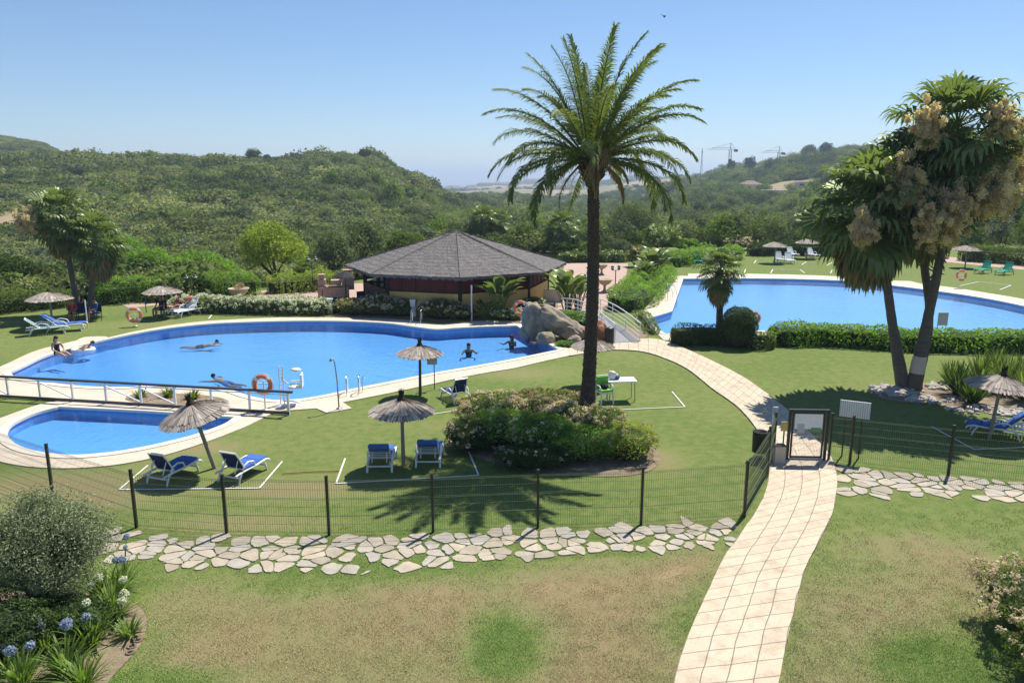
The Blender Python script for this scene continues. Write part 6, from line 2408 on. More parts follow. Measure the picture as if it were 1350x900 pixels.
# ------------------------------------------------------------------ foreground plants
# big greyish bush at the left
bush = Vector((X(66, 12.3), 12.3, 0))
def big_bush():
    rng = np.random.default_rng(77)
    t = empty('olive_bush', bush, 0, 'large rounded grey green bush in the left foreground', 'bush')
    n = 60
    cs, rs = crown_clumps(rng, 1.2, 1.05, .88, 200, .25, 1.24, -.9)
    C, Nn, T = clump_cloud(rng, cs, rs, 420, 1.0)
    # loose twigs at the outline
    k = 5000
    d = nrm(rng.normal(0, 1, (k, 3)))
    rad = np.array([1.0 + .08 * noise.fractal(Vector(a) * 2.5, 1, 2, 3) for a in d])
    C2 = d * np.array([1.27, 1.12, .98]) * (rad * rng.uniform(.88, 1.02, k))[:, None] + np.array([0, 0, 1.25])
    C = np.concatenate([C, C2]); Nn = np.concatenate([Nn, d]); T = np.concatenate([T, rng.uniform(.3, .9, k)])
    C[:, 2] = np.maximum(C[:, 2], .1)
    add_leaves('leaves', C, Nn, .042, .42, 'leaf_olive', rng, t, T, .9)
    mb = MB()
    mb.blob((0, 0, 1.2), (.72, .7, .62), 'core', 4, .2, 2, 3)  # dark blob added among the real twigs so light stays out
    rr = random.Random(5)
    for k in range(16):
        a = rr.uniform(0, 6.28)
        r_ = rr.uniform(.3, .95)
        mb.tube([(.1 * math.cos(a), .1 * math.sin(a), -.05), (r_ * .4 * math.cos(a), r_ * .4 * math.sin(a), .5), (r_ * math.cos(a), r_ * math.sin(a), rr.uniform(.8, 1.5))], [.035, .024, .008], 'stem', 5, False)
    mb.build('branches', t)
big_bush()
shrub('dark_shrub', 'shaded dark shrub beneath the large grey green bush at the left edge', 'shrub', G(12, 862), (.75, .6), .85, 'leaf_dark', 78, 6000, .05, .45, lump=.3)  # both shrubs: dark leaves stand in for the black shade under the bush
shrub('dark_shrub', 'shaded leafy shrub between the large bush and the lily plants', 'shrub', G(85, 835), (.8, .5), .6, 'leaf_dark', 79, 6000, .05, .45, lump=.3)

def strap_clump(px, py, n, L, label, seed, heads=(), leaf='leaf_strap', name='lily_plant', wd=.016, cat='plant', stiff=0.0, group=None, loc=None):
    rng = random.Random(seed)
    t = empty(name, loc if loc is not None else G(px, py), 0, label, cat, group)
    Q, T = [], []
    for k in range(n):
        az = rng.uniform(0, 6.283)
        o = Vector((math.cos(az), math.sin(az), 0))
        sd = Vector((-math.sin(az), math.cos(az), 0))
        e = R(rng.uniform(38, 88))
        l = L * rng.uniform(.6, 1.1)
        p = o * rng.uniform(0, .12)
        tn = rng.uniform(.1, 1)
        w0 = wd * rng.uniform(.7, 1.2)
        seg = 7
        prev = None
        bend = R(rng.uniform(50, 120)) * (1 - stiff)
        for i in range(seg + 1):
            s = i / seg
            wv_ = sd * w0 * (math.sin(min(1, s * 2.5 + .4) * 1.57)) * (1 - s ** 3)
            if prev is not None:
                Q.append([prev[0], p - wv_, p + wv_, prev[1]])
                T.append(tn + s * .15)
            prev = (p - wv_, p + wv_)
            e -= bend * s * .5 / seg * 2
            p = p + (o * math.cos(e) + Vector((0, 0, math.sin(e)))) * l / seg
            p.z = max(p.z, .01)
    V = np.array([[list(v) for v in q] for q in Q])
    me = quads_mesh('leaves', V, leaf, np.array(T))
    ob = bpy.data.objects.new('leaves', me); col.objects.link(ob); ob.parent = t
    rn = np.random.default_rng(seed)
    for (dx, dy, h_, r_, m_) in heads:
        MB().tube([(dx * .2, dy * .2, 0), (dx * .7, dy * .7, h_ * .6), (dx, dy, h_)], [.009, .008, .006], 'green_stem', 5, False).build('flower_stalk', t)
        # umbel: many small trumpets on short rays
        k = 110
        r_ *= 1.05
        d = nrm(rn.normal(0, 1, (k, 3)) + np.array([0, 0, .25]))
        c = np.array([dx, dy, h_ + r_ * .3])
        P_, N_, TT = [], [], []
        for q in d:
            rr = r_ * rn.uniform(.7, 1.05)
            for j in range(4):
                P_.append(c + q * rr + rn.normal(0, r_ * .07, 3)); N_.append(q); TT.append(rn.uniform(0, 1))
        P_, N_ = np.array(P_), np.array(N_)
        fl = add_leaves('flower_head', P_, N_, r_ * .42, .5, m_, rn, t, np.array(TT), 1.0)
        st = MB()
        for q in d[:40]:
            st.tube([Vector(c), Vector(c + q * r_ * .8)], .0022, 'green_stem', 3, False)
        st.build('rays', fl)
    return t
Wt, Bl = 'petal_white', 'petal_blue'
strap_clump(88, 888, 135, 0.62, 'lily clump with arching leaves at the bottom, right below the big blue flower', 1, [(-.02, .18, .72, .085, Bl)])
strap_clump(30, 905, 120, 0.60, 'lily clump at the bottom left corner with pale blue flowers', 2, [(-.14, .05, .55, .075, Bl), (.12, .12, .60, .065, Bl)])
strap_clump(120, 850, 135, 0.66, 'lily clump in front of the bush with two lilac flowers', 3, [(-.02, .0, .48, .07, Bl), (-.12, .22, .62, .06, Wt)])
strap_clump(150, 815, 150, 0.66, 'lily clump at the right tip of the bed with white flowers', 4, [(.20, .05, .42, .075, Wt), (.24, -.12, .38, .07, Wt), (.12, .22, .60, .06, Wt)])
strap_clump(138, 790, 120, 0.72, 'lily clump under the right side of the bush with cream flowers', 5, [(.02, -.15, .50, .075, Wt), (-.05, -.28, .42, .06, Wt)])
strap_clump(160, 775, 75, 0.60, 'lily clump with tall thin blue flowers over the stone strip', 6, [(.12, .15, .95, .055, Bl), (.16, .0, .82, .04, Bl), (.02, -.12, .62, .06, Bl), (.16, -.16, .64, .07, Bl)])
strap_clump(62, 860, 105, 0.60, 'lily clump with one bright white flower at left', 7, [(-.12, .05, .55, .07, Wt), (.0, -.05, .50, .055, Bl)])
strap_clump(8, 885, 90, 0.54, 'lily clump cut by the left edge of the bed', 8, [(.05, .0, .4, .06, Bl)])
strap_clump(110, 905, 105, 0.58, 'low striped lily clump nearest the bottom edge', 9, [])
strap_clump(170, 838, 60, 0.38, 'small lily clump next to the row of dark holes', 10, [])
for i, (px, py, q) in enumerate([(180, 832, 'top'), (182, 845, 'second'), (174, 853, 'third'), (172, 861, 'lowest')]):
    o = MB().lathe([(.07, .012), (.075, .035), (.055, .04), (.045, .02)], 'soil', 14, caps=True).blob((0, 0, .02), (.055, .05, .012), 'bin_black', i, .1, 1, 2).build('clay_ring', None, G(px, py))  # black disc stands in for the dark inside each hole
    tag(o, ['dark round edging piece, topmost of the four at the bed corner', 'dark round edging piece, second from the top at the bed corner', 'dark round edging piece, third from the top at the bed corner', 'dark round edging piece, lowest of the four at the bed corner'][i], 'edging')
shrub('oleander_shrub', 'pink flowering oleander at the right foreground edge', 'shrub', G(1362, 838), (.80, .95), 1.15, 'leaf_mid', 80, 9000, .07, .22, ('petal_pink', 420, .05, .0), lump=.3)
shrub('oleander_shrub', 'lower part of the oleander bush cut by the right edge near the bottom', 'shrub', G(1400, 905), (.7, .7), .95, 'leaf_mid', 81, 7000, .07, .22, ('petal_pink', 160, .05, .0), lump=.3)

# spiky flax plants and stones under the fan palms
FX = [(1262, 520, 1.25, 'flax plant with dark spiky leaves nearest the fan palm trunks'), (1290, 512, 1.5, 'tall pale green flax plant in the middle of the spiky group'),
      (1325, 516, 1.45, 'tall flax plant behind the right parasol'), (1350, 528, 1.4, 'flax plant cut by the right edge'), (1282, 532, 1.1, 'low dark flax plant at the front of the spiky group'),
      (1312, 500, 1.3, 'flax plant at the back by the long hedge'), (1345, 505, 1.3, 'flax plant at the back right corner'), (1252, 505, .9, 'small flax plant just right of the palm stones')]
for i, (px, py, L, lb) in enumerate(FX):
    strap_clump(px, py, 130, L, lb, 40 + i, [], 'leaf_dark' if i in (0, 4) else 'leaf_mid', 'flax_plant', .035, stiff=.55)
# loose white stones: uncountable edging
def stones(name, areas, n, seed, rmin, rmax, label, mat='white_rock'):
    rng = random.Random(seed)
    mb = MB()
    for k in range(n):
        px, py, rx, ry = rng.choice(areas)
        a, r_ = rng.uniform(0, 6.28), math.sqrt(rng.random())
        g = G(px + rx * r_ * math.cos(a), py + ry * r_ * math.sin(a))
        s = rng.uniform(rmin, rmax)
        mb.blob(g + Vector((0, 0, s * .3)), (s, s * rng.uniform(.6, 1), s * rng.uniform(.4, .7)), mat, k, .25, 1.3, 1, Matrix.Rotation(rng.uniform(0, 3), 3, 'Z'), True)
    return tag(mb.build(name), label, 'stones', None, 'stuff')
stones('pebble_bed', [(1185, 518, 35, 5), (1230, 527, 40, 5), (1300, 541, 50, 5), (1345, 545, 40, 4), (1170, 514, 25, 5), (1240, 510, 20, 5)], 330, 3, .05, .16, 'loose pale stones round the fan palms and flax plants')
stones('pebble_bed', [(190, 527, 15, 4), (230, 530, 40, 4), (270, 528, 20, 4)], 60, 4, .03, .09, 'small stones in the planter between the two left pools', 'boulder')
for i, (px, py, lb) in enumerate([(185, 525, 'low spiky plant at the left end of the planter between the pools'), (222, 524, 'low green plant in the middle of the planter between the pools'), (255, 526, 'low leafy plant at the right end of the planter between the pools')]):
    strap_clump(px, py, 60, .42, lb, 60 + i, [], 'leaf_mid', 'planter_plant', .03, stiff=.3)
stones('pebble_bed', [(760, 452, 14, 3), (780, 452, 14, 3), (705, 451, 8, 3)], 40, 5, .04, .12, 'small reddish stones among the rocks by the bridge', 'red_rock')

# ------------------------------------------------------------------ uncountable scrub and woodland on the hills
def variants(prefix, mats, n, clumps, per, size, flat, seed):
    c = bpy.data.collections.new(prefix)
    for k in range(n):
        rng = np.random.default_rng(seed + k)
        cs, rs = crown_clumps(rng, .82, .82, .55 * flat, clumps, .32, .45 * flat, -.35)
        C, Nn, T = clump_cloud(rng, cs, rs, per, .9)
        me = quads_mesh(prefix + '_clump', leaf_quads(C, Nn, size, .6, rng, .6), mats[k % len(mats)], T)
        o = bpy.data.objects.new(prefix + '_clump', me)
        c.objects.link(o)
    return c
def scatter(name, label, coll, P, S, seed):
    rng = np.random.default_rng(seed)
    n = len(P)
    me = bpy.data.meshes.new(name)
    me.vertices.add(n)
    me.vertices.foreach_set('co', P.reshape(-1).astype(np.float32))
    a = me.attributes.new('scl', 'FLOAT_VECTOR', 'POINT'); a.data.foreach_set('vector', S.reshape(-1).astype(np.float32))
    a = me.attributes.new('rotz', 'FLOAT_VECTOR', 'POINT')
    rv = np.zeros((n, 3)); rv[:, 2] = rng.random(n) * 6.28
    a.data.foreach_set('vector', rv.reshape(-1).astype(np.float32))
    tone = np.clip(fbm2(P[:, 0], P[:, 1], 32, 3, 71) * .45 + rng.normal(0, .07, n), -.35, .4)
    a = me.attributes.new('tone', 'FLOAT', 'POINT'); a.data.foreach_set('value', tone.astype(np.float32))
    a = me.attributes.new('pick', 'INT', 'POINT'); a.data.foreach_set('value', rng.integers(0, len(coll.objects), n).astype(np.int32))
    o = bpy.data.objects.new(name, me)
    col.objects.link(o)
    g = bpy.data.node_groups.new(name, 'GeometryNodeTree')
    g.interface.new_socket('Geometry', in_out='INPUT', socket_type='NodeSocketGeometry')
    g.interface.new_socket('Geometry', in_out='OUTPUT', socket_type='NodeSocketGeometry')
    gi, go = g.nodes.new('NodeGroupInput'), g.nodes.new('NodeGroupOutput')
    ip = g.nodes.new('GeometryNodeInstanceOnPoints')
    ci = g.nodes.new('GeometryNodeCollectionInfo')
    ci.inputs['Collection'].default_value = coll
    ci.inputs['Separate Children'].default_value = True
    ci.inputs['Reset Children'].default_value = True
    g.links.new(gi.outputs[0], ip.inputs['Points'])
    g.links.new(ci.outputs[0], ip.inputs['Instance'])
    ip.inputs['Pick Instance'].default_value = True
    for nm, dt, sock in (('scl', 'FLOAT_VECTOR', 'Scale'), ('rotz', 'FLOAT_VECTOR', 'Rotation'), ('pick', 'INT', 'Instance Index')):
        na = g.nodes.new('GeometryNodeInputNamedAttribute')
        na.data_type = dt
        na.inputs['Name'].default_value = nm
        g.links.new(na.outputs['Attribute'], ip.inputs[sock])
    g.links.new(ip.outputs[0], go.inputs[0])
    md = o.modifiers.new('scatter', 'NODES')
    md.node_group = g
    return tag(o, label, 'vegetation', None, 'stuff')

def sector(rng, n, p0, p1, d0, d1, pw=1.0):
    px = rng.uniform(p0, p1, n)
    D = d0 + (d1 - d0) * rng.random(n) ** pw
    x = (px - 675) / FPX * (D * CP + 1.5)
    return px, D, x
rng = np.random.default_rng(12)
scr = variants('scrub', ['scrub_a', 'scrub_a', 'scrub_b', 'scrub_a', 'scrub_c'], 5, 22, 34, .17, .8, 900)
wod = variants('woodland', ['scrub_b', 'scrub_b', 'scrub_a', 'scrub_c'], 4, 30, 34, .14, 1.35, 950)
# hillside scrub: density follows noise, bushes shrink on bare ground
px, D, x = sector(rng, 34000, -250, 700, 48, 430, 1.3)
bare_ = fbm2(x, D, 28, 4, 21)
keep = (bare_ > -.27 + rng.normal(0, .1, len(x))) & ((D > 64) | (px < 280)) & ~((px > 520) & (D < 92))
px, D, x, bare_ = px[keep], D[keep], x[keep], bare_[keep]
z = H(x, D)
s = (.75 + 1.3 * np.clip(bare_ + .3, 0, 1) + rng.random(len(x)) ** 2.5 * 2.6) * np.where(D < 90, .75, 1.0) * np.clip(D / 170, .75, 1.5)
s = np.where(rng.random(len(s)) < .06, s * 1.5, s)
S = np.stack([s, s, s * rng.uniform(.6, 1.05, len(s))], 1)
scatter('hillside_scrub', 'dense olive green scrub covering the left hillside', scr, np.stack([x, D, z - .15 * s], 1), S, 1)
# darker thickets standing out of the scrub
px, D, x = sector(rng, 1300, -250, 640, 85, 400, 1.2)
cl = fbm2(x, D, 22, 3, 31)
keep = (cl > .12) & ~((px > 520) & (D < 100))
px, D, x = px[keep], D[keep], x[keep]
s = (1.6 + 1.6 * rng.random(len(x))) * np.clip(D / 190, .8, 1.4)
scatter('dark_thicket', 'darker thickets scattered through the scrub of the left hillside', wod, np.stack([x, D, H(x, D) - .1 * s], 1), np.stack([s, s, s * rng.uniform(.55, .9, len(s))], 1), 5)
# valley and right hill woodland
px, D, x = sector(rng, 19000, 560, 1700, 78, 720, 1.25)
bare_ = fbm2(x, D, 45, 4, 22)
fields = np.zeros(len(x))
for a in [(1035, 380, 30, 40), (1060, 330, 28, 26), (1040, 240, 16, 18)]:
    fields = np.maximum(fields, np.exp(-(((x - X(a[0], a[1])) / a[2]) ** 2 + ((D - a[1]) / a[3]) ** 2) ** 2))
keep = (bare_ > -.42 + rng.normal(0, .1, len(x))) & ((D > 92) | (px < 850)) & (fields < .5 + .4 * rng.random(len(x)))
px, D, x, bare_ = px[keep], D[keep], x[keep], bare_[keep]
z = H(x, D)
s = (.9 + 2.4 * rng.random(len(x)) ** 2.2) * np.clip(D / 200, .8, 1.9) * np.where((px < 870) & (D > 300), .6, 1)
S = np.stack([s, s, s * rng.uniform(.6, 1.1, len(s))], 1)
scatter('valley_woodland', 'dark green woodland filling the valley and the right hill', wod, np.stack([x, D, z - .1 * s], 1), S, 2)
# paler and fresher rounded trees along the valley floor
pal = variants('rounded_tree', ['scrub_p', 'scrub_g', 'scrub_p'], 3, 40, 40, .12, 1.5, 980)
px, D, x = sector(rng, 520, 420, 1180, 88, 300, 1.2)
keep = (fbm2(x, D, 18, 3, 41) > -.1) & ~((px < 560) & (D < 100))
px, D, x = px[keep], D[keep], x[keep]
s = (1.5 + 1.7 * rng.random(len(x))) * np.clip(D / 150, .9, 1.4)
scatter('valley_trees', 'paler rounded trees mingled through the valley woodland', pal, np.stack([x, D, H(x, D) + .2 * s], 1), np.stack([s, s, s * rng.uniform(.8, 1.2, len(s))], 1), 6)
# distant woods
px, D, x = sector(rng, 9000, 480, 1400, 650, 3200, 1.3)
nz_ = fbm2(x, D, 160, 4, 23)
fields = np.zeros(len(x))
for a in [(870, 1100, 120, 180), (700, 1300, 160, 200), (760, 2300, 400, 300), (620, 2000, 260, 300), (720, 900, 100, 130), (640, 1000, 70, 110), (800, 760, 60, 70)]:
    fields = np.maximum(fields, np.exp(-(((x - X(a[0], a[1])) / a[2]) ** 2 + ((D - a[1]) / a[3]) ** 2) ** 2))
keep = (nz_ > -.12) & (fields < .4)
px, D, x = px[keep], D[keep], x[keep]
z = H(x, D)
s = (3 + 3.5 * rng.random(len(x))) * np.clip(D / 1200, .7, 1.5)
S = np.stack([s, s, s * rng.uniform(.5, .8, len(s))], 1)
scatter('distant_woodland', 'faraway dark woods scattered over the valley floor', wod, np.stack([x, D, z - 1], 1), S, 3)
# far left mountain scrub
px, D, x = sector(rng, 4000, -300, 110, 430, 640)
z = H(x, D)
s = 2.2 + 2 * rng.random(len(x))
S = np.stack([s, s, s * .6], 1)
scatter('mountain_scrub', 'thin scrub on the brownish mountain at the far left', scr, np.stack([x, D, z - .5], 1), S, 4)

# ------------------------------------------------------------------ distant buildings, cranes, pylon
def house(px, D, w_, d_, h_, label, wall='house_white', z=None, flat=False, name='house'):
    x = X(px, D)
    z0 = h1(x, D) if z is None else z
    t = empty(name, (x, D, z0), R(random.Random(int(px)).uniform(-15, 15)), label, 'house', 'houses in the far valley')
    MB().box((0, 0, h_ / 2 - 2), (w_, d_, h_ + 4), wall).build('wall', t)
    if flat:
        MB().box((0, 0, h_ + .2), (w_ * 1.04, d_ * 1.06, .5), wall).build('roof', t)
    else:
        e = .6
        mb = MB()
        mb.add([(-w_ / 2 - e, -d_ / 2 - e, h_), (w_ / 2 + e, -d_ / 2 - e, h_), (w_ / 2 + e, d_ / 2 + e, h_), (-w_ / 2 - e, d_ / 2 + e, h_), (-w_ / 2 + d_ * .4, 0, h_ + d_ * .28), (w_ / 2 - d_ * .4, 0, h_ + d_ * .28)],
               [(0, 1, 5, 4), (1, 2, 5), (2, 3, 4, 5), (3, 0, 4), (3, 2, 1, 0)], 'roof_tile')
        mb.build('roof', t)
    n = max(2, int(w_ / 4))
    for k in range(n):
        MB().box((-w_ / 2 + w_ * (k + .5) / n, -d_ / 2 - .03, h_ * .55), (w_ / n * .35, .1, h_ * .35), 'window_dark').build('window', t)
    return t
house(988, 395, 9, 7, 3, 'house with a hipped grey roof among the trees on the right slope')
house(1022, 340, 12, 6, 1.5, 'low white roofed building on the right slope', flat=True)
house(1062, 360, 10, 6, 2, 'small pale house below the right skyline', flat=True)
towns = [(597, 2900, 60, 16, 8), (622, 2800, 40, 14, 7), (640, 2300, 50, 14, 8), (655, 2350, 40, 14, 6), (668, 2300, 36, 14, 8), (703, 2700, 70, 20, 14), (720, 2750, 50, 20, 18), (738, 2700, 60, 20, 16), (757, 2750, 50, 20, 14), (812, 2000, 30, 14, 7), (838, 1900, 46, 14, 7), (600, 1500, 30, 10, 5), (622, 1450, 22, 10, 5), (1000, 580, 16, 8, 3)]
tl_ = ['pale long building at the left end of the distant town', 'low white block near the left end of the distant town', 'pink walled block in the distant valley', 'white block beside the distant pink one', 'low building in the middle of the distant valley',
       'pinkish apartment row left of the palm trunk on the horizon', 'tallest pinkish block by the palm trunk on the horizon', 'pinkish block just behind the palm frond tips', 'last block of the distant apartment row', 'white house right of the palm trunk on the far ridge',
       'long low building on the brown ridge right of the palm', 'white farm building in the valley left of the palm', 'small white barn in the valley beside the farm building', 'small house on the right skyline by the crane']
for (px, D, a, b_, c), lb in zip(towns, tl_):
    house(px, D, a, b_, c, lb, 'house_pink' if 'pink' in lb else 'house_white')

def crane(px, D, ytop, arm_l, arm_r, label):
    x = X(px, D, 20)
    z0 = h1(x, D)
    ht = Z(ytop, D) - z0
    t = empty('tower_crane', (x, D, z0), 0, label, 'crane', 'tower cranes on the skyline')
    w_ = .9
    mb = MB()
    for a in (-1, 1):
        for b_ in (-1, 1):
            mb.bar((a * w_, b_ * w_, 0), (a * w_, b_ * w_, ht), .3, .3, 'grey_metal')
    k = int(ht / 3)
    for i in range(k):
        s = 1 if i % 2 else -1
        mb.bar((-w_ * s, -w_, ht * i / k), (w_ * s, -w_, ht * (i + 1) / k), .2, .2, 'grey_metal')
    mb.build('mast', t)
    mb = MB()
    mb.bar((arm_l, 0, ht), (arm_r, 0, ht), .5, .3, 'grey_metal')
    mb.bar((arm_l * .8, 0, ht + 1.4), (arm_r * .3, 0, ht + 1.4), .3, .3, 'grey_metal')
    mb.bar((0, 0, ht), (0, 0, ht + 5), .5, .5, 'grey_metal')
    mb.bar((0, 0, ht + 5), (arm_l * .8, 0, ht + .5), .2, .2, 'grey_metal')
    mb.bar((0, 0, ht + 5), (arm_r * .8, 0, ht + .5), .2, .2, 'grey_metal')
    mb.build('jib', t)
    MB().box((arm_r * .9, 0, ht - 1), (3, 1.5, 2), 'dark_metal').build('counterweight', t)
crane(962, 640, 197, -19, 5, 'taller crane on the right skyline, jib pointing left')
crane(1026, 660, 201, -15, 4, 'second crane further right on the skyline, close to the trees')
x_ = X(925, 640, 20)
t = empty('radio_mast', (x_, 640, h1(x_, 640)), 0, 'thin lattice mast just right of the drooping palm fronds', 'mast')
ht = Z(196, 640) - h1(x_, 640)
mb = MB()
for k in range(3):
    a = k * 2.094
    mb.bar((1.2 * math.cos(a), 1.2 * math.sin(a), 0), (.2 * math.cos(a), .2 * math.sin(a), ht), .18, .18, 'dark_metal')
for k in range(12):
    z_ = ht * k / 12
    r_ = 1.2 - k / 12
    mb.bar((r_, 0, z_), (-r_ * .5, r_ * .86, z_ + 1.5), .1, .1, 'dark_metal')
mb.build('lattice', t)
MB().bar((-1, 0, ht * .9), (1, 0, ht * .9), .3, .3, 'dark_metal').build('antenna', t)

# a bird high in the sky
pb = Vector((X(876, 60, 0), 60, Z(22, 60)))
pb.x = (876 - 675) / FPX * (60 * CP - (pb.z - CAMZ) * SP)
mb = MB()
mb.blob((0, 0, 0), (.08, .22, .07), 'cloth_black', 1, .05, 1, 2)
for s in (-1, 1):
    mb.add([(0, .1, .02), (s * .3, .1, .16), (s * .55, -.1, .05), (s * .28, -.08, .13), (0, -.1, .02)], [(0, 1, 3, 4), (1, 2, 3)], 'cloth_black')
tag(mb.build('bird', None, pb), 'small dark bird high in the sky right of the date palm', 'bird')

# ------------------------------------------------------------------ short grass blades on the near lawn
m, nt, b = newmat('grass_blade')
a1 = N(nt, 'ShaderNodeAttribute', attribute_name='dryp', attribute_type='INSTANCER')
oi = N(nt, 'ShaderNodeObjectInfo')
dd = N(nt, 'ShaderNodeMath', operation='MULTIPLY_ADD')
dd.inputs[1].default_value = 0.16
nt.links.new(oi.outputs['Random'], dd.inputs[0])
nt.links.new(a1.outputs['Fac'], dd.inputs[2])
cr = N(nt, 'ShaderNodeValToRGB')
e = cr.color_ramp.elements
while len(e) < 4: e.new(.5)
for q, (p, c) in zip(e, [(0.1, (0.27, 0.38, 0.10)), (0.35, (0.38, 0.42, 0.16)), (0.7, (0.50, 0.42, 0.22)), (1.0, (0.62, 0.49, 0.28))]):
    q.position = p; q.color = (*c, 1)
nt.links.new(dd.outputs[0], cr.inputs[0])
nt.links.new(cr.outputs[0], b.inputs['Base Color'])
b.inputs['Roughness'].default_value = .8
b.inputs['Specular IOR Level'].default_value = .1
gc = bpy.data.collections.new('grass')
for k in range(4):
    rg = np.random.default_rng(k + 500)
    Q = []
    for i in range(26):
        a = rg.uniform(0, 6.28); r_ = .11 * math.sqrt(rg.random())
        p = np.array([r_ * math.cos(a), r_ * math.sin(a), 0])
        h_ = rg.uniform(.010, .024); az = rg.uniform(0, 6.28); ln_ = rg.uniform(.2, 1.0)
        t_ = p + np.array([math.cos(az) * h_ * ln_, math.sin(az) * h_ * ln_, h_])
        sd_ = np.array([-math.sin(az), math.cos(az), 0]) * .0035
        Q.append([p - sd_, p + sd_, t_ + sd_ * .3, t_ - sd_ * .3])
    me_ = quads_mesh('grass_clump', np.array(Q), 'grass_blade', np.full(26, .5))
    gc.objects.link(bpy.data.objects.new('grass_clump', me_))
rg = np.random.default_rng(8)
n_ = 60000
y_ = 8.5 + 10 * rg.random(n_) ** 1.4
x_ = rg.uniform(-.78, .78, n_) * (y_ + 2)
ok = ~inside([Vector((p.x, p.y, 0)) for p in pathL] + [Vector((p.x, p.y, 0)) for p in reversed(pathR)], x_, y_)
for pl in (kid_pool, deck_main):
    ok &= ~inside(pl, x_, y_)
def dry_at(x, y):
    i = np.clip(np.searchsorted(gx, x) - 1, 0, len(gx) - 2); j = np.clip(np.searchsorted(gy, y) - 1, 0, len(gy) - 2)
    return dry[j, i]
dr_ = dry_at(x_, y_)
ok &= rg.random(n_) > .25 + dr_ * .35 + np.clip((y_ - 11.5) * .12, 0, 1)
x_, y_, dr_ = x_[ok], y_[ok], dr_[ok]
sc_ = rg.uniform(.7, 1.25, len(x_))
gr = scatter('lawn_grass', 'short mown grass blades on the near lawn', gc, np.stack([x_, y_, np.full(len(x_), .0)], 1), np.stack([sc_] * 3, 1), 9)
at = gr.data.attributes.new('dryp', 'FLOAT', 'POINT'); at.data.foreach_set('value', dr_.astype(np.float32))
gr['category'] = 'grass'
